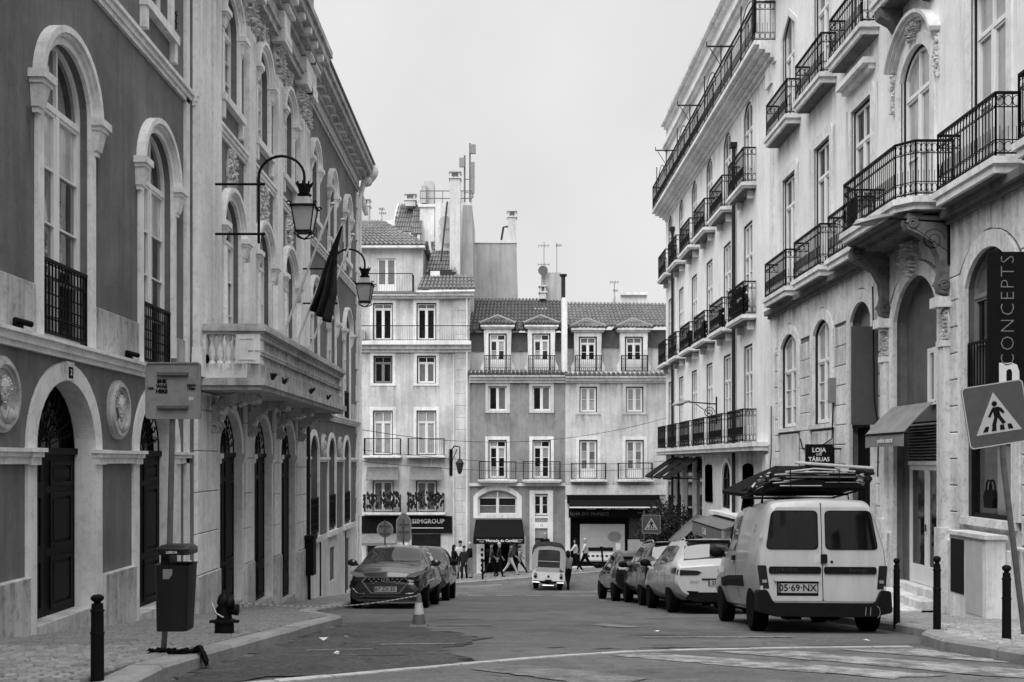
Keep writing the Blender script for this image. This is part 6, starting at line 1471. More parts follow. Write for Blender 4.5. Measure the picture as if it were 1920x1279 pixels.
# small lantern on the far corner house
t = thing('corner_lantern', (Xf(862), YF-.9, Zf(890)), 'small dark wall lantern on the corner house across the far end', 'lantern')
s_ = (YF-.9)/YF; x = Xf(862)*s_; z = lambda py: Zf(py)*s_
mb = MB(WD); mb.tube([(x-.5, YF, z(880)), (x-.5, YF-.05, z(845)), (x-.3, YF-.4, z(836)), (x, YF-.85, z(838)), (x, YF-.9, z(862))], .035, 6); mb.box(x-.58, x-.42, YF-.05, YF, z(892), z(842)); mb.bar((x-.5, YF-.05, z(870)), (x-.15, YF-.6, z(842)), .02, 4); mb.build('bracket', 'iron', t)
mb = MB(WD); mb.lathe([(.06, z(860)), (.22, z(868)), (.20, z(870)), (.11, z(886)), (.04, z(889))], (x, YF-.9, 0), 6); mb.build('lantern_body', 'iron_paint', t)
# flag poles on the balcony and the drooping flag
for k, (y, lab) in enumerate(((18.3, 'bare white flagpole nearest the camera on the balcony'), (19.5, 'middle white flagpole carrying the dark flag'), (20.8, 'bare white flagpole furthest along the balcony'))):
    mb = MB(WD); a = Vector((-3.99, y, 2.2)); b = Vector((-3.07, y, 4.62)); d = (b-a).normalized()
    mb.tube([a-d*.65, a, b], [.024, .024, .018], 8); ell(mb, (b.x, b.y, b.z+.03), (.055, .055, .03), 8, 5); mb.box(-4.06, -3.90, y-.05, y+.05, 2.24, 2.36)
    tag(mb.build('flagpole', 'pole_white', smooth=40), lab, 'flagpole', 'flagpoles on the balcony')
def flag():
    """cloth bunched at the pole tip, spreading in pleats as it hangs"""
    Yf_ = 19.5; sc_ = Yf_/1900; N_, M_ = 40, 26
    left = [(640, 424), (622, 466), (603, 512), (590, 548), (579, 577)]; right = [(642, 426), (634, 462), (630, 505), (629, 552), (617, 606)]
    def ev(c, t):
        x = t*(len(c)-1); i = min(len(c)-2, int(x)); f = x-i; return (c[i][0]*(1-f)+c[i+1][0]*f, c[i][1]*(1-f)+c[i+1][1]*f)
    def f(s_, t):
        a, b = ev(left, t), ev(right, t); px, py = a[0]*(1-s_)+b[0]*s_, a[1]*(1-s_)+b[1]*s_
        fold = (.02+.10*t)*math.sin(s_*19+t*1.5)+.03*t*math.sin(s_*41+2)
        return ((px-942)*sc_+.25*fold, Yf_-.02+fold, (865-py)*sc_+.02*math.sin(s_*19+1)*t)
    mb = MB(WD)
    mb.add([f(i/N_, j/M_) for i in range(N_+1) for j in range(M_+1)], [(i*(M_+1)+j, (i+1)*(M_+1)+j, (i+1)*(M_+1)+j+1, i*(M_+1)+j+1) for i in range(N_) for j in range(M_)])
    o = mb.build('flag', ['flag_cloth', 'flag_cloth_b'], smooth=80)
    for p in o.data.polygons:
        i, j = p.index//M_, p.index % M_; p.material_index = 1 if (i+j//3) % 16 > 8 else 0
    md = o.modifiers.new('thickness', 'SOLIDIFY'); md.thickness = .006
    tag(o, 'dark flag hanging limp from the middle balcony pole', 'flag')
flag()
for k, (u_, n_) in enumerate(((17.15, 9), (18.05, 6), (20.6, 8), (22.6, 5))):      # weeds rooted in the balcony joints
    mb = MB(WD); rr = random.Random(k)
    for q in range(n_*3): a = rr.uniform(0, 6.28); ln = rr.uniform(.06, .14); b0 = Vector((XL+PW+BO+.06, u_+rr.uniform(-.05, .05), 1.362)); mb.tube([b0, b0+Vector((.03*math.cos(a)+.02, .05*math.sin(a), ln*.7)), b0+Vector((.06*math.cos(a)+.04, .09*math.sin(a), ln))], [.008, .012, .003], 4)
    tag(mb.build('weed_tuft', 'plant_dark', smooth=40), ['dark weed tuft nearest the corner of the theatre balcony', 'small weed tuft just beyond the corner tuft on the balcony', 'weed tuft midway along the theatre balcony ledge', 'weed tuft furthest along the theatre balcony ledge'][k], 'weed', 'weeds on the balcony ledge')
# near sign post on the left with sign back, stickers, bin
y0 = 8.56; X0_ = -2.87
t = thing('sign_post', (X0_, y0, gz(X0_, y0)+.12), 'leaning grey post carrying a square sign seen from its back', 'sign post')
pt = lambda px, py: ((px-942)*y0/1900, y0, (865-py)*y0/1900)
MB(WD).tube([(X0_, y0, gz(X0_, y0)+.0), pt(318, 1030), pt(326, 672)], .024, 8).build('pole', 'pole_metal', t, smooth=40)
def rrect(x0, x1, z0, z1, r, n=5):
    out = []
    for (cx, cz, a0) in ((x1-r, z0+r, -90), (x1-r, z1-r, 0), (x0+r, z1-r, 90), (x0+r, z0+r, 180)):
        for k in range(n+1): a = R(a0+90*k/n); out.append((cx+r*math.cos(a), cz+r*math.sin(a)))
    return out
fr = lambda u, v, w_: (u, y0-.035-w_, v)
a, b = pt(276, 786), pt(379, 680)
pan = MB(fr); pan.prism(rrect(a[0], b[0], a[2], b[2], .03), -.012, 0); pan.ring(rrect(a[0], b[0], a[2], b[2], .03), rrect(a[0]+.012, b[0]-.012, a[2]+.012, b[2]-.012, .022), -.01, .012); pan.build('sign_panel', 'sign_metal', t)
for py in (702, 764): q = pt(327, py); MB(fr).box(q[0]-.13, q[0]+.13, q[2]-.012, q[2]+.012, 0, .03).build('clamp_bar', 'pole_metal', t)
pc = lambda px, py: (pt(px, py)[0], pt(px, py)[2])
q = pc(306, 728); text('BNE\nWAS\nHERE', .042, fr, (q[0], q[1]+.012, .003), t, 'lettering_black', bold=.0022, name='sticker_lettering')
q = pc(286, 729); text('CML', .028, fr, (q[0], q[1], .003), t, 'lettering_black', bold=.001); q = pc(361, 730); text('CREW\n17080', .028, fr, (q[0], q[1]+.015, .003), t, 'lettering_black', bold=.001); q = pc(361, 748)
MB(fr).box(q[0]-.02, q[0]+.02, q[1]-.015, q[1]+.015, 0, .004).build('sticker', 'sign_white', t)
# litter bin strapped to the post
t = thing('litter_bin', (pt(332, 1180)[0], y0-.16, pt(332, 1180)[2]), 'dark plastic litter bin with a hood fixed to the leaning sign post', 'bin')
yb = y0-.17; mb = MB(WD)
def bx4(px0, px1, py, d): x0, x1 = (px0-942)*yb/1900, (px1-942)*yb/1900; z = (865-py)*yb/1900; return rr4(x0, x1, yb-d, yb+d, z)
def rr4(x0, x1, a, b_, z, r=.04): return [(x, y, z) for x, y in rrect(x0, x1, a, b_, r, 4)]
rings = [bx4(300, 357, 1180, .12), bx4(300, 362, 1060, .145), bx4(298, 364, 1056, .15), bx4(304, 358, 1058, .13), bx4(308, 350, 1160, .10)]
n = len(rings[0]); mb.add([p for r_ in rings for p in r_], [(i*n+k, i*n+(k+1) % n, (i+1)*n+(k+1) % n, (i+1)*n+k) for i in range(len(rings)-1) for k in range(n)]+[tuple(range(n))]); mb.build('bin_body', 'bin_plastic', t, smooth=40)
mb = MB(WD); rings = [bx4(303, 363, 1038, .15), bx4(303, 363, 1027, .15), bx4(308, 358, 1021, .12)]
mb.add([p for r_ in rings for p in r_], [(i*n+k, i*n+(k+1) % n, (i+1)*n+(k+1) % n, (i+1)*n+k) for i in range(2) for k in range(n)]+[tuple(range(n)), tuple(range(2*n, 3*n))]); mb.build('hood', 'bin_plastic', t, smooth=40)
mb = MB(WD); x = lambda px: (px-942)*yb/1900; zz = lambda py: (865-py)*yb/1900
mb.box(x(306), x(322), yb-.06, yb+.14, zz(1160), zz(1030)); mb.build('back_plate', 'bin_plastic', t)
frb = lambda u, v, w_: (u, yb-.152-w_, v)
MB(frb).prism([(x(317), zz(1064)), (x(334), zz(1064)), (x(334), zz(1074)), (x(328), zz(1082)), (x(317), zz(1082))], -.01, .003).build('sticker', 'sign_metal', t); text('LISBOA', .028, frb, (x(333), zz(1033), .001), t, 'lettering_white')
# black cloth on the kerb
mb = MB(WD); rr = random.Random(3)
def cl(s_, t):
    x_ = -2.96+.50*s_; y_ = 8.42+.10*t+.03*math.sin(s_*9)-.03*s_
    base = gz(x_, y_)+(.135 if x_ < -2.52 else .135-min(.12, (x_+2.52)*2.2))
    return (x_, y_, base+.008+.018*abs(math.sin(s_*17+t*5))*abs(math.cos(t*7+s_*4))+.022*math.sin(s_*31)*math.sin(t*13)+(.03 if s_ > .8 else 0))
mb.grid(cl, 34, 12); mb.grid(lambda s_, t: (lambda q: (q[0], q[1], q[2]-.03))(cl(s_, t)), 34, 12)
tag(mb.build('black_cloth', 'black_cloth', smooth=60), 'crumpled black cloth draped over the kerb at the bin post', 'cloth')
# bollards
def bollard(x, y, h, label, sink=0.0):
    g_ = gz(x, y)+.10; mb = MB(WD)
    r = .041
    mb.lathe([(r*1.08, g_-sink-.05), (r*1.04, g_+h*.55), (r*1.14, g_+h*.555), (r*1.14, g_+h*.575), (r, g_+h*.58), (r, g_+h*.80), (r*1.12, g_+h*.805), (r*1.12, g_+h*.825), (r*.95, g_+h*.83), (r*.9, g_+h*.895), (r*.55, g_+h*.90), (r*.6, g_+h*.915), (r*.95, g_+h*.935), (r*1.08, g_+h*.955), (r*.98, g_+h*.978), (r*.6, g_+h*.995), (r*.1, g_+h)], (x, y, 0), 16)
    tag(mb.build('bollard', 'iron', smooth=40), label, 'bollard', 'iron bollards')
bollard(-2.75, 6.88, .60, 'black iron bollard at the left edge cut by the frame', .3)
bollard(5.35, 13.75, .9, 'black iron bollard closest to the white van'); bollard(5.16, 12.03, .9, 'black iron bollard in the middle of the right row'); bollard(5.1, 10.25, .78, 'black iron bollard beside the leaning crossing sign')
# hydrant
hx, hy = -3.1, 11.3; hz = gz(hx, hy)+.12
t = thing('fire_hydrant', (hx, hy, hz), 'squat dark fire hydrant on the left pavement', 'hydrant')
MB(WD).lathe([(.11, hz-.03), (.105, hz+.12), (.125, hz+.125), (.125, hz+.15), (.085, hz+.17), (.07, hz+.33), (.085, hz+.34), (.08, hz+.37), (.065, hz+.42), (.03, hz+.455), (.028, hz+.48)], (hx, hy, 0), 14).build('body', 'iron', t, smooth=40)
for (dx, dz, r_, ln) in ((.1, .27, .05, .10), (-.1, .25, .045, .08)):
    MB(WD).lathe([(r_, 0), (r_*1.1, ln*.6), (r_*1.25, ln*.65), (r_*1.25, ln)], (hx+dx*.6, hy-.02, hz+dz), 10, 'x' if dx > 0 else 'y').build('outlet', 'iron', t, smooth=40)
mb = MB(WD); mb.box(hx-.16, hx+.16, hy-.03, hy+.03, hz+.125, hz+.15); ell(mb, (hx+.08, hy-.08, hz+.36), (.06, .06, .06), 8, 6); mb.build('flange', 'iron', t)
mb = MB(WD); mb.tube([(hx-.11, hy-.11, hz+.36), (hx-.05, hy-.15, hz+.25), (hx+.02, hy-.12, hz+.2)], .008, 4); mb.build('tape_loop', 'tape', t)
# tape from hydrant to cone
cx, cy = -1.24, 15.05
mb = MB(WD); mb.m = 0
p0, p1 = Vector((hx+.1, hy-.05, hz+.36)), Vector((cx, cy-.05, gz(cx, cy)+.47)); n = 64
for k in range(n):
    a = p0.lerp(p1, k/n); b = p0.lerp(p1, (k+1)/n); sg = lambda t_: -.10*math.sin(math.pi*t_)
    mb.m = k % 2; a.z += sg(k/n); b.z += sg((k+1)/n); mb.tube([a, b], .008, 4, caps=False)
mb.m = 0; tag(mb.build('barrier_tape', ['tape', 'sign_metal']), 'thin striped barrier tape strung from hydrant to cone', 'tape')
gc = gz(cx, cy); t = thing('traffic_cone', (cx, cy, gc), 'worn traffic cone with pale collar leaning in front of the dark hatchback', 'cone')
MB(WD).cbox(cx-.135, cx+.135, cy-.135, cy+.135, gc-.02, gc+.04, .02).build('base', 'cone_dark', t)
MB(WD).lathe([(.10, gc+.038), (.078, gc+.19)], (cx, cy, 0), 14).build('cone_body', 'cone_dark', t, smooth=40); MB(WD).lathe([(.080, gc+.19), (.052, gc+.36)], (cx, cy, 0), 14).build('pale_collar', 'cone_white', t, smooth=40); MB(WD).lathe([(.05, gc+.36), (.03, gc+.48), (.026, gc+.49)], (cx, cy, 0), 14).build('tip', 'cone_dark', t, smooth=40)
# postbox on the theatre downpipe
px_, py_ = XL+.22, 25.6; mb = MB(WD); mb.box(px_-.14, px_+.14, py_-.2, py_+.2, gz(px_, py_)+.75, gz(px_, py_)+1.65); mb.box(px_-.17, px_+.17, py_-.24, py_+.24, gz(px_, py_)+1.65, gz(px_, py_)+1.75); mb.tube([(px_, py_, gz(px_, py_)+.1), (px_, py_, gz(px_, py_)+.8)], .04, 6)
tag(mb.build('wall_bin', 'dark_paint'), 'dark narrow bin standing against the theatre downpipe', 'bin')
# security cameras / spot lamps on the string course
for k, (y, lab) in enumerate(((10.45, 'dark tubular spotlight lying on the string course at the left edge'), (13.55, 'dark tubular spotlight on the string course above the second medallion'))):
    mb = MB(WD); mb.tube([(XL+.10, y-.06, 1.45), (XL+.18, y+.14, 1.43)], .033, 8); mb.box(XL+.06, XL+.14, y-.03, y+.05, 1.365, 1.43); tag(mb.build('spotlight', 'iron', smooth=40), lab, 'spotlight', 'spotlights on the theatre')
# pedestrian crossing signs
def figure(fr, t, c, s_):
    """walking figure on stripes inside a white triangle; c centre, s_ half width"""
    u, v = c
    MB(fr).prism([(u-.80*s_, v-.62*s_), (u+.80*s_, v-.62*s_), (u, v+.80*s_)], 0, .004).build('white_triangle', 'sign_white', t)
    m2 = MB(fr); d0, d1 = .004, .008
    m2.prism([(u+.095*s_*math.cos(k*math.pi/6)-.02*s_, v+.40*s_+.095*s_*math.sin(k*math.pi/6)) for k in range(12)], d0, d1); m2.build('figure_head', 'lettering_black', t)
    bd = MB(fr)
    bd.prism([(u-.10*s_, v+.28*s_), (u+.10*s_, v+.28*s_), (u+.13*s_, v-.05*s_), (u-.10*s_, v-.05*s_)], d0, d1); bd.prism([(u-.10*s_, v+.28*s_), (u-.06*s_, v+.20*s_), (u-.24*s_, v-.06*s_), (u-.31*s_, v-.02*s_)], d0, d1+.0005); bd.prism([(u+.10*s_, v+.28*s_), (u+.07*s_, v+.18*s_), (u+.23*s_, v+.02*s_), (u+.29*s_, v+.07*s_), (u+.20*s_, v+.22*s_)], d0, d1+.0005)
    bd.prism([(u-.08*s_, v-.04*s_), (u+.04*s_, v-.04*s_), (u-.08*s_, v-.36*s_), (u-.22*s_, v-.36*s_)], d0, d1+.001); bd.prism([(u+.0*s_, v-.04*s_), (u+.13*s_, v-.04*s_), (u+.28*s_, v-.30*s_), (u+.16*s_, v-.34*s_)], d0, d1+.0015); bd.build('walking_figure', 'lettering_black', t)
    for k in range(4):
        x0 = (-.56+.30*k)*s_; MB(fr).prism([(u+x0, v-.54*s_), (u+x0+.17*s_, v-.54*s_), (u+x0*.86+.16*s_, v-.36*s_), (u+x0*.86+.03*s_, v-.36*s_)], d0, d1).build('crossing_bar', 'lettering_black', t)
def ped_sign(x, y, zc, half, tilt, label, pole_dx, post, group='pedestrian crossing signs', lean=0.):
    t = thing('crossing_sign', (x, y, gz(x, y)), label, 'sign', group)
    ca, sa = math.cos(tilt), math.sin(tilt)
    fr = lambda u, v, w_: (x+(u*ca-v*sa), y-w_, zc+(u*sa+v*ca))
    p = MB(fr); p.prism(rrect(-half, half, -half, half, half*.14), -.012, 0); p.build('sign_panel', 'sign_grey', t)
    MB(fr).ring(rrect(-half, half, -half, half, half*.14), rrect(-half*.965, half*.965, -half*.965, half*.965, half*.12), -.01, .004).build('sign_border', 'sign_white', t)
    figure(fr, t, (0, -.02*half), half*.92)
    MB(WD).tube(post, .03, 8).build('pole', 'pole_metal', t, smooth=40)
    return t
# near sign: X about 5.3 at 10.8 m
ys_ = 10.9; P = lambda px, py, yy=ys_: ((px-942)*yy/1900, yy, (865-py)*yy/1900)
c = P(1868, 777); ped_sign(c[0], ys_, c[2], .335, R(9), 'leaning pedestrian crossing sign close to the camera on the right', 0, [(P(1876, 830)[0], ys_+.03, P(0, 725)[2]), (P(1884, 870)[0], ys_+.03, P(0, 870)[2]), (P(1926, 1110)[0], ys_+.03, gz(5.6, ys_)+.02)])
c = P(1221, 983, 33.); ped_sign(c[0], 33., c[2], .30, 0, 'small pedestrian crossing sign standing by the round tree', 0, [(P(1208, 960, 33.)[0], 33.04, P(0, 958, 33.)[2]), (P(1207, 1100, 33.)[0], 33.04, gz(5, 33)-.0)])
bd_ = P(1207, 985, 33.)
# two sign backs in front of the corner house
for (px, py, kind, yy, lab) in ((722, 993, 'round', 38.5, 'round traffic sign seen from behind above the dark hatchback'), (757, 990, 'oct', 38.0, 'tall shield shaped sign back above the dark hatchback')):
    q = P(px, py, yy); t = thing('traffic_sign', (q[0], yy, gz(q[0], yy)), lab, 'sign', 'sign backs by the far junction')
    fr = lambda u, v, w_: (q[0]+u, yy-w_, q[2]+v)
    if kind == 'round': poly = [(.31*math.cos(k*math.pi/14), .31*math.sin(k*math.pi/14)) for k in range(28)]
    else: poly = [(-.20, -.55), (.20, -.55), (.28, -.42), (.28, .30), (.06, .58), (-.06, .58), (-.28, .30), (-.28, -.42)]
    MB(fr).prism(poly, -.015, 0).build('sign_panel', 'sign_metal', t); MB(fr).ring(poly, [(a*.92, b*.92) for a, b in poly], -.01, .012).build('rim', 'sign_white', t)
    for v in (-.14, .14): MB(fr).box(-.2, .2, v-.02, v+.02, 0, .03).build('clamp_bar', 'pole_metal', t)
    MB(WD).tube([(q[0], yy-.05, gz(q[0], yy)-.02), (q[0], yy-.05, q[2]+.35)], .032, 8).build('pole', 'pole_metal', t)
# posts along the far kerb
for (px, yy, h, lab) in ((905, 49.2, 1.0, 'short dark post on the kerb before the market shop'), (1128, 50.9, 1.2, 'dark leaning post by the wide shop front')):
    xx = (px-942)*yy/1900; mb = MB(WD); mb.tube([(xx+(.0 if px < 1000 else .12), yy, gz(xx, yy)+.0), (xx, yy, gz(xx, yy)+h)], .05, 7); mb.box(xx-.09, xx+.09, yy-.05, yy+.05, gz(xx, yy)+h-.02, gz(xx, yy)+h+.1); tag(mb.build('kerb_post', 'iron'), lab, 'post', 'posts on the far kerb')
# cobra head lamps on the right
def arm_lamp(y, z, xh, label, big=False):
    t = thing('wall_street_lamp', (XR, y, z-.5), label, 'street lamp', 'street lamps on the right walls')
    mb = MB(WD); mb.tube([(XR-.02, y, z-.05), (xh+.3, y, z+.02)], .022, 6); mb.bar((XR-.02, y, z-.55), (XR-.75, y, z-.04), .014, 5); mb.box(XR-.05, XR, y-.04, y+.04, z-.75, z+.2)
    mb.tube([(XR-.28+.2*(1-k/26)*math.cos(k*.55), y, z-.34+.2*(1-k/26)*math.sin(k*.55)) for k in range(24)], .014, 5); mb.build('bracket', 'iron', t)
    h = MB(WD)
    rings = []
    for k in range(9):
        s_ = k/8; xx = xh+.34-.62*s_; w_ = .13*math.sin(math.pi*(.12+.80*s_))**.8; zt = z+.05-.14*s_
        rings.append([(xx, y+w_*math.cos(a), zt+(.075 if math.sin(a) > 0 else .05)*math.sin(a)*(w_/.13)) for a in [i*math.pi/5 for i in range(10)]])
    h.add([p for r_ in rings for p in r_], [(i*10+k, i*10+(k+1) % 10, (i+1)*10+(k+1) % 10, (i+1)*10+k) for i in range(8) for k in range(10)]+[tuple(range(10)), tuple(range(80, 90))]); h.build('lamp_head', 'sign_metal', t, smooth=50)
    g_ = MB(WD); ell(g_, (xh-.06, y, z-.045), (.2, .09, .07), 10, 6); g_.build('lamp_bowl', 'lantern_glass', t, smooth=60)
arm_lamp(16.75, 4.0, 6.08, 'street lamp head on a scrolled arm under the bowed balcony'); arm_lamp(34.9, 2.02, 6.12, 'street lamp on a scrolled arm from the tall white building')
# hanging signs
t = thing('banner_sign', (XR-.4, 14.0, 1.0), 'tall dark vertical banner reading CONCEPTS over a big pale n', 'banner')
yb_ = 13.95; fr = lambda u, v, w_: (u, yb_-w_, v); x0, x1 = (1852-942)*yb_/1900, XR-.06; z1, z0 = (865-472)*yb_/1900, (865-742)*yb_/1900
MB(fr).box(x0, x1, z0, z1, -.03, 0).build('banner_panel', 'dark_paint', t)
for z_ in (z1-.1, z0+.1): MB(WD).bar((x0+.02, yb_+.05, z_), (XR+.02, yb_+.05, z_), .02, 6).build('bracket', 'iron', t)
u_c = (1890-942)*yb_/1900
text('CONCEPTS', .275, fr, (u_c, (865-583)*yb_/1900, .004), t, 'lettering_dim', sx=.98, vertical=True, spacing=1.18, bold=-.006)
text('n', .62, fr, ((1892-942)*yb_/1900, (865-696)*yb_/1900, .004), t, 'lettering_white', bold=.022)
t = thing('banner_sign', (6.9, 20, .7), 'plain dark grey vertical banner beside the portal', 'banner')
yb_ = 19.9; x0, x1 = (1597-942)*yb_/1900, (1646-942)*yb_/1900; MB(lambda u, v, w_: (u, yb_-w_, v)).box(x0, x1, .72, 2.65, -.05, 0).build('banner_panel', 'grey_paint' if False else 'sign_grey', t)
for z_ in (.85, 2.5): MB(WD).bar((x0+.05, yb_+.08, z_), (XR+.0, yb_+.08, z_), .02, 5).build('bracket', 'iron', t)
t = thing('shop_sign', (6.9, 22, 0), 'black projecting shop sign reading LOJA DAS TÁBUAS', 'sign')
yb_ = 22.0; fr = lambda u, v, w_: (u, yb_-w_, v); x0, x1 = (1511-942)*yb_/1900, (1562-942)*yb_/1900; zb_, zt_ = (865-882)*yb_/1900, (865-833)*yb_/1900
MB(fr).box(x0, x1, zb_, zt_, -.06, 0).build('sign_board', 'lettering_black', t); MB(fr).box(x0+.1, x1+.06, zb_-.02, zt_-.06, -.14, -.08).build('sign_board', 'lettering_black', t)
u_c = (x0+x1)/2; text('LOJA', .135, fr, (u_c-.01, zt_-.13, .003), t, 'lettering_white', bold=.003); text('DAS', .065, fr, (u_c-.01, zt_-.225, .003), t, 'lettering_white'); text('TÁBUAS', .125, fr, (u_c-.01, zt_-.33, .003), t, 'lettering_white', bold=.003)
MB(WD).bar((x0+.1, yb_+.1, zt_-.1), (XR, yb_+.1, zt_-.1), .02, 5).build('bracket', 'iron', t)
# awnings on the right
def awning(name, y0, y1, xw, zt, xo, zo, val, m, label, folds=0, cat='awning'):
    t = thing(name, ((xw+xo)/2, (y0+y1)/2, zo-val), label, cat)
    mb = MB(WD); n = 10; rr = random.Random(int(y0*10))
    top = []; 
    for i in range(n+1):
        y = y0+(y1-y0)*i/n; sg = .025*math.sin(i*1.9)*folds; top.append([(xw, y, zt), ((xw+xo)/2, y, (zt+zo)/2+.02+sg), (xo, y, zo+sg*.5), (xo, y, zo-val+rr.uniform(-.01, .01)*folds)])
    mb.add([p for r_ in top for p in r_], [(i*4+k, (i+1)*4+k, (i+1)*4+k+1, i*4+k+1) for i in range(n) for k in range(3)]); mb.add([top[0][k] for k in range(4)]+[(xw, y0, zt-.06), (xo, y0, zo-.02)], [(0, 1, 2, 3)]) if False else None
    o = mb.build('canopy', m, t); md = o.modifiers.new('thickness', 'SOLIDIFY'); md.thickness = .015
    for y in (y0+.05, y1-.05): MB(WD).bar((xw, y, zo-.05), (xo, y, zo-.02), .012, 5).build('stay', 'iron', t)
    MB(WD).bar((xo, y0, zo-.01), (xo, y1, zo-.01), .02, 6).build('front_bar', 'iron', t)
    return t
t = awning('awning', 17.3, 19.1, XR-.05, 1.02, 6.84, .50, .24, 'awning_pale', 'faded pale awning over the glazed portal door', 1)
text('padaria natural', .12, lambda u, v, w_: (6.825-w_, 18.1-u, v), (0, .37, .0), t, 'lettering_white')
text('open kitchen', .13, lambda u, v, w_: (6.9+u, 17.23-w_, v), (0, .27, .0), t, 'lettering_white') if False else None
awning('awning', 24.7, 27.4, XR-.02, -.12, 5.95, -.78, .10, 'awning_dark', 'dark awning low on the portal building behind the loaded van')
for k, (y, lab) in enumerate(((43.4, 'dark sloping awning furthest down the white building'), (41.0, 'middle dark sloping awning on the white building'), (38.6, 'dark sloping awning nearest the lamp on the white building'))):
    awning('awning', y-.95, y+.95, XR, .18, 6.25, -.62, .08, 'awning_dark', lab)
awning('awning', 36.6, 38.6, XR, -2.0, 6.3, -3.0, .15, 'awning_grey', 'grey drop awning beside the round tree')
t = awning('cafe_canopy', 29.4, 33.9, XR, -1.72, 6.35, -1.98, .42, 'awning_grey', 'long grey café canopy with a deep valance above the white estate')
MB(WD).box(6.9, XR, 29.4, 33.9, -1.72, -1.62).build('canopy_box', 'stone_trim', t); text('Café', .3, lambda u, v, w_: (6.33-w_, 31.8-u, v), (0, -2.2, .0), t, 'lettering_white')
# utility cabinet against the right wall
t = thing('utility_cabinet', (XR-.2, 15.3, gz(7, 15.3)), 'white utility cabinet with dark louvre under the shop window', 'cabinet'); gb = gz(7.2, 15.3)+.1
MB(WD).box(XR-.36, XR-.075, 14.75, 15.95, gb-.1, -1.14).build('cabinet_body', 'white_wall', t); MB(WD).box(XR-.40, XR-.07, 14.70, 16.0, -1.138, -1.08).build('lid', 'white_wall', t)
MB(WD).box(XR-.37, XR-.361, 15.45, 15.9, gb+.35, -1.2).build('louvre', 'dark_frame', t); MB(WD).box(XR-.369, XR-.361, 14.85, 15.38, gb+.1, -1.2).build('cabinet_door', 'cream_paint', t)
# overhead wires across the far facades
for k, pts in enumerate([[(-4.9, 35.4, 1.1), (1.0, 44, .15), (7.2, 44.5, 1.9)], [(-4.9, 35.5, .4), (1.5, 46, -.4), (7.3, 45.7, .0)], [(-4.9, 35.45, .0), (0, 45, -.7), (7.3, 45.7, -.3)], [(7.2, 28.6, 14.6), (4.9, 24, 17.5), (4.0, 22, 19.5)]]):
    P_ = [Vector(p) for p in pts]; out = [(P_[0]*(1-t)*(1-t)+P_[1]*2*t*(1-t)+P_[2]*t*t) for t in [i/16 for i in range(17)]]
    tag(MB(WD).tube(out, .012, 4).build('overhead_wire', 'iron_paint'), ['overhead wire rising to the right across the far facades', 'lower overhead wire sagging across the shop fronts', 'lowest overhead wire across the first floor balconies', 'single thin wire climbing into the sky at the right'][k], 'wire', 'overhead wires')
# round clipped tree by the right kerb
tx, ty = 6.45, 39.5; tz = gz(tx, ty)+.1
t = thing('street_tree', (tx, ty, tz), 'small round headed tree in front of the tall white building', 'tree')
mb = MB(WD); mb.tube([(tx, ty, tz-.1), (tx+.03, ty, tz+1.0), (tx-.02, ty, tz+1.9), (tx, ty, tz+2.5)], [.08, .06, .05, .03], 8)
for k in range(7): a = k*.9; mb.tube([(tx, ty, tz+1.7+.08*k), (tx+.4*math.cos(a), ty+.4*math.sin(a), tz+2.1+.1*k), (tx+.75*math.cos(a), ty+.75*math.sin(a), tz+2.4+.12*k)], [.03, .02, .01], 5)
mb.build('trunk', 'bark', t); rr = random.Random(8); lf = MB(WD)
for k in range(5200):
    th = rr.uniform(0, 2*math.pi); cz = rr.uniform(-1, 1); r_ = rr.random()**.42*(1+.14*math.sin(3*th+4*cz)+.1*math.sin(7*th)); sx = math.sqrt(1-cz*cz)
    p = Vector((tx+1.08*r_*sx*math.cos(th), ty+1.08*r_*sx*math.sin(th), tz+2.5+1.0*r_*cz)); s_ = rr.uniform(.035, .075)
    d = Vector((rr.uniform(-1, 1), rr.uniform(-1, 1), rr.uniform(-.4, 1))).normalized(); e = d.orthogonal().normalized()*s_*.6; f_ = d.cross(e).normalized()*s_
    lf.add([p-f_, p+e, p+f_, p-e], [(0, 1, 2, 3)])
lf.build('crown', 'leaf', t)
# air conditioner on the corner house terrace
mb = MB(WD); mb.box(Xf(674), Xf(686), YF-.4, YF-.05, Zf(640), Zf(621)); tag(mb.build('air_conditioner', 'metal_light'), 'white air conditioner box on the corner house balcony', 'air conditioner')
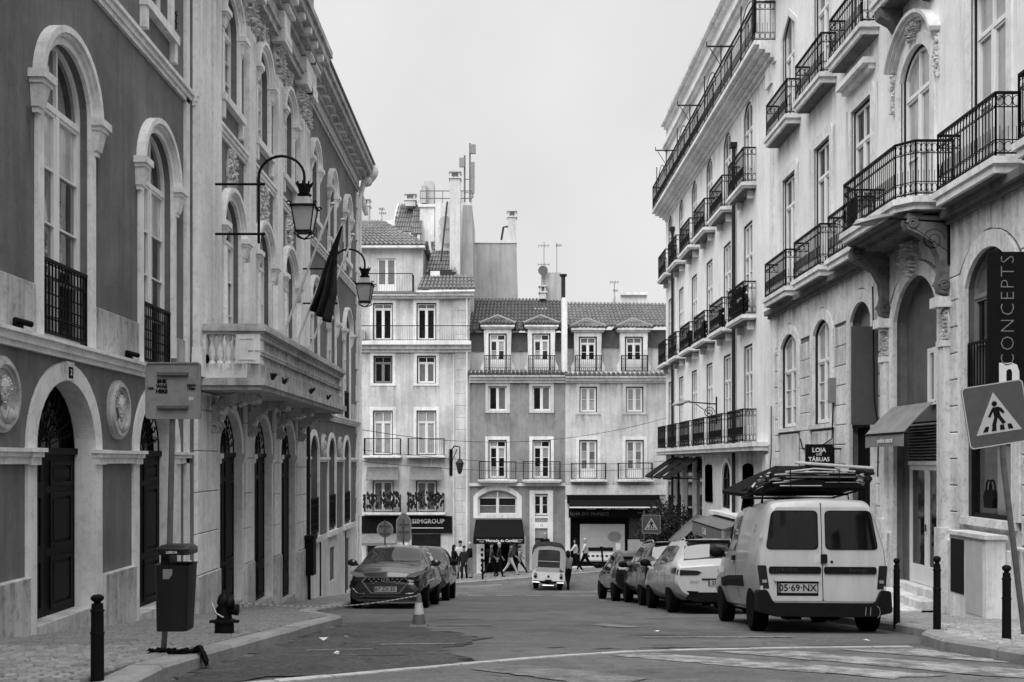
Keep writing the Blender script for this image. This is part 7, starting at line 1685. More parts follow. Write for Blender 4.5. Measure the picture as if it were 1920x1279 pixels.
# ================================================================ vehicles
def catmull(a, b, c, d, t): return b+.5*t*((c-a)+t*((2*a-5*b+4*c-d)+t*(3*(b-c)+d-a)))
class Shell:
    """lofted car body; stations (y, zb, zm, zbelt, zr, wb, wm, wbelt, wr)"""
    def __init__(s, st): s.st = st
    def at(s, y):
        st = s.st; y = max(st[0][0], min(st[-1][0], y))
        for i in range(len(st)-1):
            if st[i][0] <= y <= st[i+1][0]+1e-9: break
        t = (y-st[i][0])/(st[i+1][0]-st[i][0])
        return [st[i][k]+(st[i+1][k]-st[i][k])*(t*t*(3-2*t)*.45+t*.55) for k in range(1, 9)]
    def prof(s, y):
        zb, zm, zl, zr, wb, wm, wl, wr = s.at(y)
        er = zr-.05*(1 if zr-zl > .2 else .3)
        c5 = (wl+(wr-wl)*.86, zl+(er-zl)*.86)
        return [(0, zb), (wb-.12, zb), (wb, zb+.07), (wm, zm), (wl, zl), c5, (wr-.09, zr-.012), (0, zr+.022)]
    def p(s, y, t):
        q = s.prof(y); sg = 1
        if t > 7: t = 14-t; sg = -1
        i = min(6, int(t)); f = t-i; a = q[max(0, i-1)]; b = q[i]; c = q[i+1]; d = q[min(7, i+2)]
        x = b[0]+(c[0]-b[0])*f; z = b[1]+(c[1]-b[1])*f
        if 2 <= i <= 6:
            if i == 6: d = (-q[6][0], q[6][1])
            x2 = catmull(a[0], b[0], c[0], d[0], f); z2 = catmull(a[1], b[1], c[1], d[1], f); x = x*.4+x2*.6; z = z*.4+z2*.6
        return Vector((sg*x, y, z))
    def body(s, n=44, m=4):
        y0, y1 = s.st[0][0], s.st[-1][0]; ys_ = sorted(set([y0+(y1-y0)*i/n for i in range(n+1)]+[q[0] for q in s.st]))
        ts = [i/m for i in range(14*m)]; mb = MB(); vs = []; N_ = len(ts)
        for y in ys_: vs += [tuple(s.p(y, t)) for t in ts]
        fs = [(i*N_+k, i*N_+(k+1) % N_, (i+1)*N_+(k+1) % N_, (i+1)*N_+k) for i in range(len(ys_)-1) for k in range(N_)]
        fs += [tuple(range(N_))[::-1], tuple(range((len(ys_)-1)*N_, len(ys_)*N_))]
        mb.add(vs, fs); return mb
    def patch(s, cs, off, n=6, m=6, thick=.012):
        """cs: four (y, t) corners; bilinear patch lying off the surface"""
        mb = MB(); V = []
        for lay in (off, off-thick):
            for i in range(n+1):
                for j in range(m+1):
                    a, b = i/n, j/m
                    y = (cs[0][0]*(1-a)+cs[1][0]*a)*(1-b)+(cs[3][0]*(1-a)+cs[2][0]*a)*b; t = (cs[0][1]*(1-a)+cs[1][1]*a)*(1-b)+(cs[3][1]*(1-a)+cs[2][1]*a)*b
                    p = s.p(y, t); e = .01
                    nrm = (s.p(y+e, t)-s.p(y-e, t)).cross(s.p(y, t+e)-s.p(y, t-e))
                    nrm = nrm.normalized() if nrm.length > 1e-9 else Vector((0, 0, 1))
                    out = Vector((p.x, 0, p.z-.6))
                    if nrm.dot(out) < 0: nrm = -nrm
                    V.append(tuple(p+nrm*lay))
        K = (n+1)*(m+1); fs = []
        for i in range(n):
            for j in range(m): q = i*(m+1)+j; fs += [(q, q+m+1, q+m+2, q+1), (K+q, K+q+1, K+q+m+2, K+q+m+1)]
        loop = [j for j in range(m+1)]+[i*(m+1)+m for i in range(1, n+1)]+[n*(m+1)+j for j in range(m-1, -1, -1)]+[i*(m+1) for i in range(n-1, 0, -1)]
        for a in range(len(loop)): b = (a+1) % len(loop); fs.append((loop[a], loop[b], K+loop[b], K+loop[a]))
        mb.add(V, fs); return mb
def cut_arches(o, centres, r, w):
    for (y, z) in centres:
        c = MB(); c.lathe([(r, -w), (r, w)], (0, y, z), 28, 'x'); co = c.build('cut', 'interior_dark', local=(0, 0, 0)); co.location = (0, 0, 0)
        md = o.modifiers.new('arch', 'BOOLEAN'); md.operation = 'DIFFERENCE'; md.object = co; md.solver = 'EXACT'
    par = o.parent; bpy.context.view_layer.update(); dg = bpy.context.evaluated_depsgraph_get()
    me = bpy.data.meshes.new_from_object(o.evaluated_get(dg)); cut = [md.object for md in o.modifiers]; o.modifiers.clear(); o.data = me
    for c in cut: bpy.data.objects.remove(c)
    me.polygons.foreach_set('use_smooth', [True]*len(me.polygons)); me.set_sharp_from_angle(angle=R(32))
WHEEL = {}
def wheel(parent, x, y, r, sd_):
    key = round(r, 3)
    n = 'wheel'
    mb = MB(); w_ = .105
    mb.lathe([(r*.62, -w_), (r*.93, -w_), (r, -w_*.75), (r, w_*.75), (r*.93, w_), (r*.62, w_)], (x, y, r), 30, 'x'); wo = mb.build('wheel', 'tyre', parent, smooth=40)
    m2 = MB(); m2.lathe([(r*.66, w_*.2), (r*.66, w_*.9), (r*.60, w_*.92), (r*.58, w_*.45), (r*.12, w_*.5)] if sd_ > 0 else [(r*.66, -w_*.2), (r*.66, -w_*.9), (r*.60, -w_*.92), (r*.58, -w_*.45), (r*.12, -w_*.5)], (x, y, r), 24, 'x')
    for k in range(5):
        a = 2*math.pi*k/5+.3; xo = x+sd_*w_*.78; d = Vector((0, math.cos(a), math.sin(a))); e = Vector((0, -math.sin(a), math.cos(a)))
        q = [Vector((xo, y, r))+d*(r*.1)+e*.035, Vector((xo, y, r))+d*(r*.62)+e*.028, Vector((xo, y, r))+d*(r*.62)-e*.028, Vector((xo, y, r))+d*(r*.1)-e*.035]
        m2.add([tuple(p) for p in q]+[tuple(p-Vector((sd_*.03, 0, 0))) for p in q], [(0, 1, 2, 3), (4, 5, 6, 7), (0, 1, 5, 4), (1, 2, 6, 5), (2, 3, 7, 6), (3, 0, 4, 7)])
    m2.build('rim', 'rim', wo, smooth=35)
SL = math.atan(.11)
def place_vehicle(name, x, y, yaw, label, cat, group):
    away = abs(yaw) < math.pi/2
    t = thing(name, (x, y, gz(x, y)), label, cat, group, local=True); t.rotation_euler = (-SL if away else SL, 0, yaw)
    return t
def make_car(name, x, y, yaw, label, paint, st, wy, r, wx, win, extra=None, cat='car', group='cars parked along the kerbs', glass_m='glass_car', rails=False, arch=.055):
    t = place_vehicle(name, x, y, yaw, label, cat, group); S = Shell(st)
    b = S.body().build('body', [paint, 'interior_dark'], t)
    cut_arches(b, [(wy[0], r+.015), (wy[1], r+.015)], r+arch, 2.0)
    mb = MB(); mb.box(-.55, .55, st[0][0]+.25, st[-1][0]-.3, .2, .42); mb.build('underbody', 'interior_dark', t)
    for yy in wy:
        for sd_ in (-1, 1): wheel(t, sd_*wx, yy, r, sd_)
    for (nm, cs, both, m_) in win:
        S.patch(cs, .006).build(nm, m_, t, smooth=40)
        if both: S.patch([(c[0], 14-c[1]) for c in cs], .006).build(nm, m_, t, smooth=40)
    if rails:
        for sd_ in (-1, 1):
            mb = MB(); pts = [S.p(yy, 6.0 if sd_ > 0 else 8.0)+Vector((0, 0, h)) for yy, h in ((rails[0], -.01), (rails[0]+.15, .05), ((rails[0]+rails[1])/2, .055), (rails[1]-.15, .05), (rails[1], -.01))]; mb.tube(pts, .018, 6); mb.build('roof_rail', 'chrome', t, smooth=60)
    if extra: extra(t, S)
    return t
def mirror(t, x, y, z, m='bumper_plastic'):
    for sd_ in (-1, 1):
        mb = MB(); ell(mb, (sd_*(x+.11), y, z), (.12, .06, .085), 10, 7); mb.bar((sd_*(x-.03), y+.02, z-.05), (sd_*(x+.08), y, z-.04), .03, 6); mb.build('wing_mirror', m, t, smooth=50)
def plate(t, body, y, z, sgn, x=0, w_=.26, h=.055, size=.095, text_m='lettering_black', pm='plate'):
    """number plate facing -y (sgn -1) or +y (sgn +1)"""
    fr = (lambda u, v, d: (x+u, y-d, z+v)) if sgn < 0 else (lambda u, v, d: (x-u, y+d, z+v))
    p = MB(fr).box(-w_, w_, -h, h, -.015, .006).build('number_plate', pm, t)
    text(body, size, fr, (0, 0, .008), p, text_m, sx=.98, bold=.002); MB(fr).box(-w_, -w_+.035, -h, h, .006, .0075).build('plate_band', 'sign_grey', p); return p
# ---------------- white delivery van
VS = [(0, .30, .72, 1.08, 1.66, .74, .815, .80, .65), (.05, .29, .72, 1.09, 1.74, .76, .845, .83, .67), (.16, .28, .72, 1.10, 1.775, .78, .86, .845, .685), (.6, .26, .70, 1.10, 1.80, .78, .865, .85, .70), (2.2, .26, .70, 1.08, 1.80, .78, .865, .85, .70), (2.55, .26, .68, 1.06, 1.77, .78, .865, .845, .68),
      (3.2, .26, .66, 1.02, 1.13, .78, .86, .82, .74), (3.75, .26, .6, .88, .98, .76, .85, .78, .66), (4.02, .26, .5, .74, .80, .70, .80, .70, .56), (4.10, .30, .45, .60, .64, .60, .72, .62, .48)]
def van_extra(t, S):
    fr = lambda u, v, d: (u, -d, v)
    def rp(pts, r=.05, n=4):         # rounded polygon
        out = []; m = len(pts)
        for i in range(m):
            a, b, c = Vector(pts[i-1]), Vector(pts[i]), Vector(pts[(i+1) % m]); p = b+(a-b).normalized()*r; q = b+(c-b).normalized()*r
            for k in range(n+1): f = k/n; w_ = p*(1-f)**2+b*2*f*(1-f)+q*f*f; out.append((w_.x, w_.y))
        return out
    for sd_, x0, x1 in ((-1, -.735, -.045), (1, .045, .735)):
        xa, xb = (x0, x1) if sd_ < 0 else (x0, x1)
        poly = rp([(xa, 1.10), (xb, 1.10), (xb, 1.62) if sd_ < 0 else (xb-.085, 1.62), (xa+.085, 1.62) if sd_ < 0 else (xa, 1.62)], .07)
        d = MB(fr); dp = rp([(x0-.02 if sd_ < 0 else .006, .42), (-.006 if sd_ < 0 else x1+.02, .42), (-.006 if sd_ < 0 else .74, 1.02), (-.006 if sd_ < 0 else .60, 1.665), (-.60 if sd_ < 0 else .006, 1.665), (-.74 if sd_ < 0 else .006, 1.02)], .04)
        d.prism(dp, -.02, .012); dd = d.build('rear_door', 'van_white', t)
        MB(fr).prism(poly, .010, .018).build('rear_window', 'glass_car', dd)
        MB(fr).ring(poly, [((p[0]-(x0+x1)/2)*.965+(x0+x1)/2, (p[1]-1.36)*.96+1.36) for p in poly], .012, .022).build('window_seal', 'bumper_plastic', dd)
        m2 = MB(fr); sx0, sx1 = (-.70, -.02) if sd_ < 0 else (.02, .70); m2.prism(rp([(sx0, .78), (sx1, .78), (sx1, .875), (sx0, .875)], .035), .01, .035); m2.build('rubbing_strip', 'bumper_plastic', dd)
        tl = MB(); xs_ = sd_*.80
        tl.prism(rp([(sd_*.70, .58), (sd_*.815, .60), (sd_*.845, .89), (sd_*.735, .89)], .02), -.022, .18, axis=1); tl.build('tail_lamp', 'lamp_red', t)
        for k in (0,): MB(fr).box(sd_*.76-.03, sd_*.76+.03, .66, .70, .018, .024).build('reflector', 'lamp_clear', t)
        for z_ in (.55, 1.25): MB(fr).box(sd_*.80-.015, sd_*.80+.015, z_, z_+.07, .0, .03).build('hinge', 'van_white', t)
    text('CITROËN', .07, fr, (-.50, .828, .037), t, 'lettering_faint', spacing=1.2); text('Berlingo', .07, fr, (.46, .828, .037), t, 'lettering_faint')
    MB(fr).prism(rp([(-.64, .68), (-.04, .68), (-.05, .735), (-.63, .735)], .02), .01, .05).build('plate_lamp_bar', 'van_white', t)
    MB(fr).box(-.60, -.06, .49, .68, .011, .016).build('plate_recess', 'bumper_plastic', t)
    plate(t, '05·69·NX', -.02, .59, -1, x=-.33, w_=.255, h=.062, size=.125)
    MB(fr).prism(rp([(-.10, .93), (-.015, .93), (-.015, 1.04), (-.10, 1.04)], .02), .01, .016).build('handle_recess', 'cream_paint', t); MB(fr).prism(rp([(-.02, .92), (.06, .92), (.06, 1.04), (-.02, 1.04)], .02), .01, .05).build('door_handle', 'bumper_plastic', t)
    mb = MB(fr); mb.lathe([(.016, .0), (.016, .02)], (0, 0, 0), 8); k_ = MB(); k_.lathe([(.018, -.024), (.018, -.01)], (.125, 0, .94), 8, 'y'); k_.build('lock', 'bumper_plastic', t)
    # bumper: deep plastic moulding rising at the ends
    pts = rp([(-.86, .56), (-.74, .57), (-.66, .40), (.66, .40), (.74, .57), (.86, .56), (.87, .28), (.60, .22), (-.60, .22), (-.87, .28)], .04)
    bp = MB(); bp.prism(pts, -.09, .20, axis=1); bp.build('bumper', 'bumper_plastic', t)
    for x in (.52, .58): MB().tube([(x, -.094, .24), (x+.01, -.094, .35)], .006, 4).build('bumper_scratch', 'sign_metal', t)
    MB().tube([(.66+.05*math.cos(a), -.093, .29+.08*math.sin(a)) for a in (-1.3, -.7, 0, .7, 1.3)], .005, 4).build('bumper_scratch', 'sign_metal', t)
    for sd_ in (-1, 1):            # side cladding, door seams, handles
        for (ya, yb) in ((1.02, 2.95),):
            S.patch([(ya, 2.75), (yb, 2.75), (yb, 3.15), (ya, 3.15)] if sd_ > 0 else [(ya, 11.25), (yb, 11.25), (yb, 10.85), (ya, 10.85)], .018, 10, 3, .02).build('side_cladding', 'bumper_plastic', t)
        for ys_ in (1.62, 2.68): S.patch([(ys_, 2.3), (ys_+.012, 2.3), (ys_+.012, 5.6), (ys_, 5.6)] if sd_ > 0 else [(ys_, 11.7), (ys_+.012, 11.7), (ys_+.012, 8.4), (ys_, 8.4)], .002, 1, 12, .004).build('door_seam', 'bumper_plastic', t)
        S.patch([(1.68, 3.75), (1.86, 3.75), (1.86, 3.92), (1.68, 3.92)] if sd_ > 0 else [(1.68, 10.25), (1.86, 10.25), (1.86, 10.08), (1.68, 10.08)], .03, 2, 2, .03).build('door_handle', 'bumper_plastic', t)
        S.patch([(.42, 4.45), (.47, 4.45), (.47, 4.62), (.42, 4.62)] if sd_ > 0 else [(.42, 9.55), (.47, 9.55), (.47, 9.38), (.42, 9.38)], .012, 2, 2).build('vent_marker', 'lamp_clear', t)
    mirror(t, .86, 2.75, 1.12)
    MB(fr).box(-.004, .004, .42, 1.72, -.01, .014).build('door_gap', 'bumper_plastic', t)
    for (x, w_) in ((-.35, .1), (.1, .14)): MB().box(x-w_, x+w_, .15, .5, .17, .27).build('exhaust_box', 'interior_dark', t)
VW = [('windscreen', [(3.12, 5.3), (3.12, 8.7), (2.62, 8.6), (2.62, 5.4)], False, 'glass_car'), ('front_side_window', [(1.72, 4.08), (2.72, 4.15), (2.5, 4.96), (1.72, 4.98)], True, 'glass_car')]
van = make_car('delivery_van', 4.235, 13.35, R(-3.5), 'white delivery van with a loaded roof rack at the right kerb', 'van_white', VS, (.62, 3.32), .30, .745, VW, van_extra, cat='van')
# roof rack (part) and its load (a thing)
for yy in (.35, 1.15, 1.95): MB().tube([(-.70, yy, 1.74), (-.68, yy, 1.93), (.68, yy, 1.93), (.70, yy, 1.74)], .018, 6).build('rack_bar', 'iron', van)
for xx in (-.68, .68): MB().tube([(xx, .25, 1.94), (xx, 2.05, 1.94)], .016, 6).build('rack_rail', 'iron', van)
ld = thing('roof_load', van.location, 'untidy stack of folded boards, crates and planks on the white van', 'load', local=True); ld.rotation_euler = van.rotation_euler
rr = random.Random(21)
z = 1.955
for k, (x0, x1, y0_, y1_, h, m_) in enumerate(((-.50, .10, .22, 1.9, .10, 'wood_dark'), (.12, .64, .28, 1.8, .09, 'wood_dark'), (-.42, .55, .2, 1.7, .05, 'wood_dark'), (-.36, .2, .3, 1.6, .05, 'wood_pale'), (.05, .58, .34, 1.5, .045, 'wood_dark'))):
    zb_ = z+(0 if k < 2 else (.11 if k == 2 else .165)); mb = MB(); mb.cbox(x0, x1, y0_, y1_, zb_, zb_+h, .01); o = mb.build('folded_crate', m_, ld)
    for q in range(3): MB().box(x0+.02, x1-.02, y0_-.012, y0_, zb_+h*(.12+.3*q), zb_+h*(.22+.3*q)).build('crate_slat', 'wood_pale' if (k+q) % 3 == 0 else 'wood_dark', o)
zt = z+.21
for k in range(34):          # slats slumped over the left side and across the top
    if k < 20: zz_ = 1.93+rr.uniform(0, .25); xx = -.84+1.05*(zz_-1.93)+rr.uniform(-.03, .07); P_ = [(xx-.10, .10+rr.uniform(-.2, .2), zz_-.05+rr.uniform(-.03, .02)), (xx+.04, .7, zz_+rr.uniform(0, .03)), (xx+rr.uniform(.05, .2), 1.5+rr.uniform(-.2, .2), zz_+rr.uniform(0, .05))]
    else: zz_ = zt+rr.uniform(-.12, .04); y_ = .15+rr.uniform(-.06, .3); P_ = [(-.62+rr.uniform(-.1, .35), y_, zz_-.04), (rr.uniform(-.1, .1), y_+.05, zz_+.01), (.62+rr.uniform(-.3, .08), y_+rr.uniform(0, .3), zz_-.03)]
    MB().tube(P_, rr.uniform(.012, .026), 5, flat=.5).build('slat', 'wood_pale' if k % 2 else 'wood_dark', ld)
MB().tube([(-.32, .0, zt+.10), (.72, .05, zt+.03)], .02, 6).build('long_pole', 'wood_pale', ld)
for k in range(14): mb = MB(); ell(mb, (.62+rr.uniform(-.08, .12), .3+rr.uniform(-.15, .5), 1.98+rr.uniform(0, .25)), (.07, .09, .05), 7, 5, .3, rr); mb.build('bundled_rag', 'cloth_dark' if k % 3 else 'cloth_grey', ld)
for x in (-.35, .3): MB().tube([(x, .16, 1.93), (x, .14, zt+.02), (x, 1.0, zt+.15), (x, 2.05, 1.98)], .008, 4).build('strap', 'lettering_black', ld)
# ---------------- white estate, dark SUV, dark hatch on the right; dark hatch and SUV on the left
def estate(L=4.5, H=1.47, W=.89, hood=.98, tail=.95, est=True):
    k = H/1.47
    return [(0, .36, .60, .87, .91, .72, .83, .77, .66), (.06, .32, .60, .93, .98, .75, .87, .81, .68), (.16, .30, .60, tail, tail+.08, .75, W-.02, W-.07, .66), (.52 if est else .75, .26, .58, tail+.02, H-.05, .76, W, W-.05, .58), (1.0, .25, .58, tail+.01, H, .76, W, W-.045, .60), (2.1, .25, .58, tail-.01, H+.005, .76, W, W-.045, .60), (2.55, .25, .58, tail-.02, H-.05, .76, W, W-.05, .59),
            (L-1.08, .25, .57, tail-.05, hood+.04, .76, W-.01, W-.07, .70), (L-.6, .25, .54, .86, hood-.06, .74, W-.02, W-.10, .66), (L-.16, .26, .48, .72, hood-.19, .70, W-.07, W-.17, .60), (L-.03, .26, .42, .60, .66, .64, W-.16, W-.24, .52), (L, .27, .40, .50, .54, .60, W-.2, W-.30, .46)]
def wins(L, H, g='glass_car', est=True):
    return [('windscreen', [(L-1.12, 5.3), (L-1.12, 8.7), (2.62, 8.55), (2.62, 5.45)], False, g), ('rear_window', [(.19, 5.15), (.19, 8.85), (.47 if est else .70, 8.75), (.47 if est else .70, 5.25)], False, 'glass_car_clear'),
            ('front_side_window', [(2.08, 4.08), (L-1.25, 4.12), (2.62, 4.97), (2.08, 4.99)], True, g), ('rear_side_window', [(1.2, 4.08), (2.0, 4.08), (2.0, 4.99), (1.2, 4.98)], True, g), ('quarter_window', [(.62, 4.2), (1.12, 4.1), (1.12, 4.97), (.74, 4.95)], True, g)]
def rear_bits(t, S, plate_x=0., lamp='lamp_red', white=False, sticker=None, body='20·VG·80'):
    for sd_ in (-1, 1):
        T = (lambda v: v) if sd_ > 0 else (lambda v: 14-v)
        def tz(yy, zz): q = S.at(yy); return T(3+max(.02, min(.97, (zz-q[1])/(q[2]-q[1]))))
        S.patch([(.02, tz(.02, .745)), (.02, tz(.02, .845)), (.40, tz(.40, .875)), (.40, tz(.40, .80))], .012, 8, 4, .03).build('tail_lamp', lamp, t, smooth=40)
        MB(lambda u, v, d: (u, -d, v)).prism([(sd_*.785, .745), (sd_*.775, .85), (sd_*.44, .835), (sd_*.36, .80), (sd_*.44, .75)], -.05, .012).build('tail_lamp', lamp, t)
        MB(lambda u, v, d: (u, -d, v)).prism([(sd_*.42, .44), (sd_*.66, .45), (sd_*.60, .40), (sd_*.46, .40)], -.05, .012).build('bumper_vent', 'bumper_plastic', t)
    plate(t, body, -.012, .60, -1, w_=.24, h=.052, size=.09)
    MB(lambda u, v, d: (u, -d, v)).box(-.36, .36, .66, .685, -.05, .02).build('tailgate_grip', 'bumper_plastic', t)
    MB(lambda u, v, d: (u, -d, v)).prism([(-.60, .42), (.60, .42), (.66, .30), (.50, .24), (-.50, .24), (-.66, .30)], -.1, .004).build('lower_bumper', 'bumper_plastic', t)
    MB().box(-.56, .56, .42, .56, S.p(.5, 7).z-.02, S.p(.5, 7).z+.012).build('roof_spoiler', 'bumper_plastic', t)
    mirror(t, .87, S.st[-1][0]-1.45, 1.02)
    for ys_ in (1.16, 2.04, S.st[-1][0]-1.15):
        for sd_ in (-1, 1): S.patch([(ys_, 2.4), (ys_+.010, 2.4), (ys_+.010, 4.05), (ys_, 4.05)] if sd_ > 0 else [(ys_, 11.6), (ys_+.010, 11.6), (ys_+.010, 9.95), (ys_, 9.95)], .002, 1, 8, .004).build('door_seam', 'bumper_plastic', t)
    for ys_ in (1.3, 2.15):
        for sd_ in (-1, 1): S.patch([(ys_, 3.62), (ys_+.2, 3.62), (ys_+.2, 3.72), (ys_, 3.72)] if sd_ > 0 else [(ys_, 10.38), (ys_+.2, 10.38), (ys_+.2, 10.28), (ys_, 10.28)], .03, 2, 1, .025).build('door_handle', 'bumper_plastic' if not white else 'car_white', t)
def golf_x(t, S):
    rear_bits(t, S, white=True, body='23·UZ·40')
    text('GOLF', .07, lambda u, v, d: (u, -d, v), (-.50, .62, .012), t, 'lettering_dim'); MB(lambda u, v, d: (u, -d, v)).prism([(.055*math.cos(k*math.pi/8), .83+.055*math.sin(k*math.pi/8)) for k in range(16)], -.05, .006).build('badge', 'chrome', t)
make_car('estate_car', 4.2, 19.45, R(.5), 'white estate car parked in front of the white van', 'car_white', estate(4.56, 1.47), (.95, 3.58), .315, .76, wins(4.56, 1.47), golf_x, rails=(.8, 2.7))
def suv_x(t, S): rear_bits(t, S, body='58·TX·16')
make_car('dark_suv', 4.25, 23.95, R(1.2), 'black high tailed car parked beyond the white estate', 'car_black', estate(4.4, 1.56, .90, 1.04, 1.02), (.9, 3.5), .335, .77, wins(4.4, 1.56), suv_x, rails=(.8, 2.7))
make_car('dark_hatchback', 4.0, 27.95, R(3), 'dark hatchback last in the row of cars at the right kerb', 'car_dark', estate(4.1, 1.42, .87, .95, .92, False), (.8, 3.3), .305, .75, wins(4.1, 1.42, est=False), lambda t, S: rear_bits(t, S, body='31·QJ·77'))
def hy_x(t, S):
    L = S.st[-1][0]; fr = lambda u, v, d: (-u, L+d, v)
    MB(fr).prism([(-.62, .70), (.62, .70), (.78, .52), (.74, .24), (.60, .16), (-.60, .16), (-.74, .24), (-.78, .52)], -.22, -.03).build('front_bumper', 'car_dark_grey', t)
    hexg = [(-.40, .69), (.40, .69), (.50, .60), (.30, .36), (-.30, .36), (-.50, .60)]
    gr = MB(fr).prism(hexg, -.06, -.012).build('grille', 'lettering_black', t)
    MB(fr).ring([(a*1.07, (b-.53)*1.1+.53) for a, b in hexg], hexg, -.05, .012).build('grille_frame', 'chrome', t)
    for r_ in range(4):
        for k in range(8):
            u = -.36+.103*k+(.05 if r_ % 2 else 0); v = .655-.05*r_
            if abs(u) < .44-.07*r_ and abs(u) > (.13 if r_ < 2 else .0): MB(fr).prism([(u-.036, v), (u, v+.015), (u+.036, v), (u, v-.015)], -.012, -.004).build('grille_bar', 'rim', gr)
    MB(fr).ring([(.095*math.cos(k*math.pi/10), .635+.05*math.sin(k*math.pi/10)) for k in range(20)], [(.078*math.cos(k*math.pi/10), .635+.037*math.sin(k*math.pi/10)) for k in range(20)], -.02, .012).build('badge', 'chrome', t)
    mbx = MB(fr); mbx.prism([(-.055, .605), (-.03, .605), (.0, .665), (-.025, .665)], -.02, .010); mbx.prism([(.02, .605), (.045, .605), (.06, .665), (.035, .665)], -.02, .0105); mbx.prism([(-.02, .63), (.035, .632), (.035, .642), (-.02, .64)], -.02, .011); mbx.build('badge_letter', 'chrome', t)
    plate(t, '67·ZX·35', L, .435, +1, w_=.255, h=.056, size=.115)
    for sd_ in (-1, 1):
        MB(fr).prism([(sd_*.44, .70), (sd_*.52, .77), (sd_*.76, .84), (sd_*.79, .78), (sd_*.66, .70), (sd_*.50, .655)], -.30, -.035).build('headlamp', 'lamp_clear', t)
        MB(fr).prism([(sd_*.54, .60), (sd_*.74, .62), (sd_*.72, .45), (sd_*.60, .36), (sd_*.44, .34)], -.2, -.018).build('bumper_recess', 'bumper_plastic', t); MB(fr).tube([(sd_*.78, .62, -.03), (sd_*.73, .46, -.01), (sd_*.62, .35, .0), (sd_*.45, .335, .0)], .011, 5).build('chrome_trim', 'chrome', t)
    for v in (.27, .20): MB(fr).tube([(-.56, v, -.02), (.56, v, -.02)], .010, 5).build('lower_trim', 'chrome', t)
    MB(fr).box(-.56, .56, .17, .30, -.1, -.03).build('lower_intake', 'bumper_plastic', t)
    mirror(t, .87, L-1.4, 1.03, 'car_dark_grey')
    for sd_ in (-1, 1): MB(WD).tube([(sd_*.2, L-1.06, S.p(L-1.06, 7).z+.02), (sd_*.2-.45, L-1.1, S.p(L-1.1, 7).z+.02)], .012, 4).build('wiper', 'bumper_plastic', t)
    for ys_ in (1.16, 2.04, L-1.15):
        for sd_ in (-1, 1): S.patch([(ys_, 2.4), (ys_+.010, 2.4), (ys_+.010, 4.05), (ys_, 4.05)] if sd_ > 0 else [(ys_, 11.6), (ys_+.010, 11.6), (ys_+.010, 9.95), (ys_, 9.95)], .002, 1, 8, .004).build('door_seam', 'bumper_plastic', t)
make_car('hatchback', -2.47, 26.55, R(180)+R(-1.5), 'dark grey hatchback facing the camera beside the traffic cone', 'car_dark_grey', estate(4.3, 1.45, .90, .98, .95, False), (.85, 3.42), .32, .77, wins(4.3, 1.45, 'glass_car_clear', False), hy_x)
def sv_x(t, S):
    L = S.st[-1][0]; fr = lambda u, v, d: (-u, L+d, v)
    for sd_ in (-1, 1): MB(fr).prism([(sd_*.46, .78), (sd_*.78, .86), (sd_*.80, .76), (sd_*.50, .70)], -.3, -.03).build('headlamp', 'lamp_clear', t)
    MB(fr).prism([(-.40, .74), (.40, .74), (.34, .50), (-.34, .50)], -.1, .0).build('grille', 'lettering_black', t); plate(t, '42·XR·09', L, .42, +1); mirror(t, .88, L-1.4, 1.1); MB(fr).prism([(-.62, .48), (.62, .48), (.6, .2), (-.6, .2)], -.22, -.03).build('front_bumper', 'bumper_plastic', t)
    for sd_ in (-1, 1): MB(fr).tube([(sd_*.62+.07*math.cos(a), .42+.07*math.sin(a), -.02) for a in [k*math.pi/5 for k in range(10)]], .02, 5, closed=True).build('fog_lamp', 'bumper_plastic', t)
make_car('suv', -2.35, 32.6, R(180)+R(-1), 'black car parked behind the dark grey hatchback on the left', 'car_black', estate(4.4, 1.58, .91, 1.06, 1.03), (.9, 3.5), .34, .78, wins(4.4, 1.58, 'glass_car_clear'), sv_x)
# ---------------- three-wheeled taxi
t = thing('tuk_tuk', (1.97, 44.0, gz(1.97, 44.0)), 'white three-wheeled tuk-tuk with canvas canopy in the junction', 'tuk-tuk', local=True); t.rotation_euler = (0, .04, R(-2))
fr = lambda u, v, d: (u, -d, v)
MB(fr).prism([(-.70, .42), (.70, .42), (.72, .62), (.70, .80), (-.70, .80), (-.72, .62)], -2.2, 0).build('body', 'white_paint', t)
MB(fr).prism([(-.56, .30), (.56, .30), (.66, .42), (-.66, .42)], -2.0, -.03).build('chassis', 'interior_dark', t)
can = [(-.72, .80), (-.74, 1.55), (-.68, 1.78), (-.5, 1.92), (0, 1.98), (.5, 1.92), (.68, 1.78), (.74, 1.55), (.72, .80)]
hole = [(-.48, 1.0), (-.48, 1.45), (-.47, 1.70), (-.42, 1.76), (0, 1.78), (.42, 1.76), (.47, 1.70), (.48, 1.45), (.48, 1.0)]
MB(fr).ring(can, hole, -.06, 0, closed=False).build('canopy_rear', 'canvas', t); MB(fr).box(-.48, .48, .80, 1.0, -.06, -.003).build('canopy_flap', 'canvas', t)
cn = MB(fr); cn.add([(p[0]*1.01, p[1]*1.005, 0.01) for p in can[1:-1]]+[(p[0]*1.01, p[1]*1.005, -2.0) for p in can[1:-1]], [(i, i+1, i+8, i+7) for i in range(6)]); o = cn.build('canopy_roof', 'cloth_dark', t); md = o.modifiers.new('thickness', 'SOLIDIFY'); md.thickness = .03
MB(fr).prism(hole, -.05, -.035).build('clear_window', 'glass_car_clear', t); MB(fr).box(-.60, .60, .9, 1.22, -1.0, -.5).build('rear_seat', 'seat_dark', t); MB(fr).tube([(-.47, 1.27, .0), (.47, 1.27, .0)], .015, 5).build('window_bar', 'canvas', t)
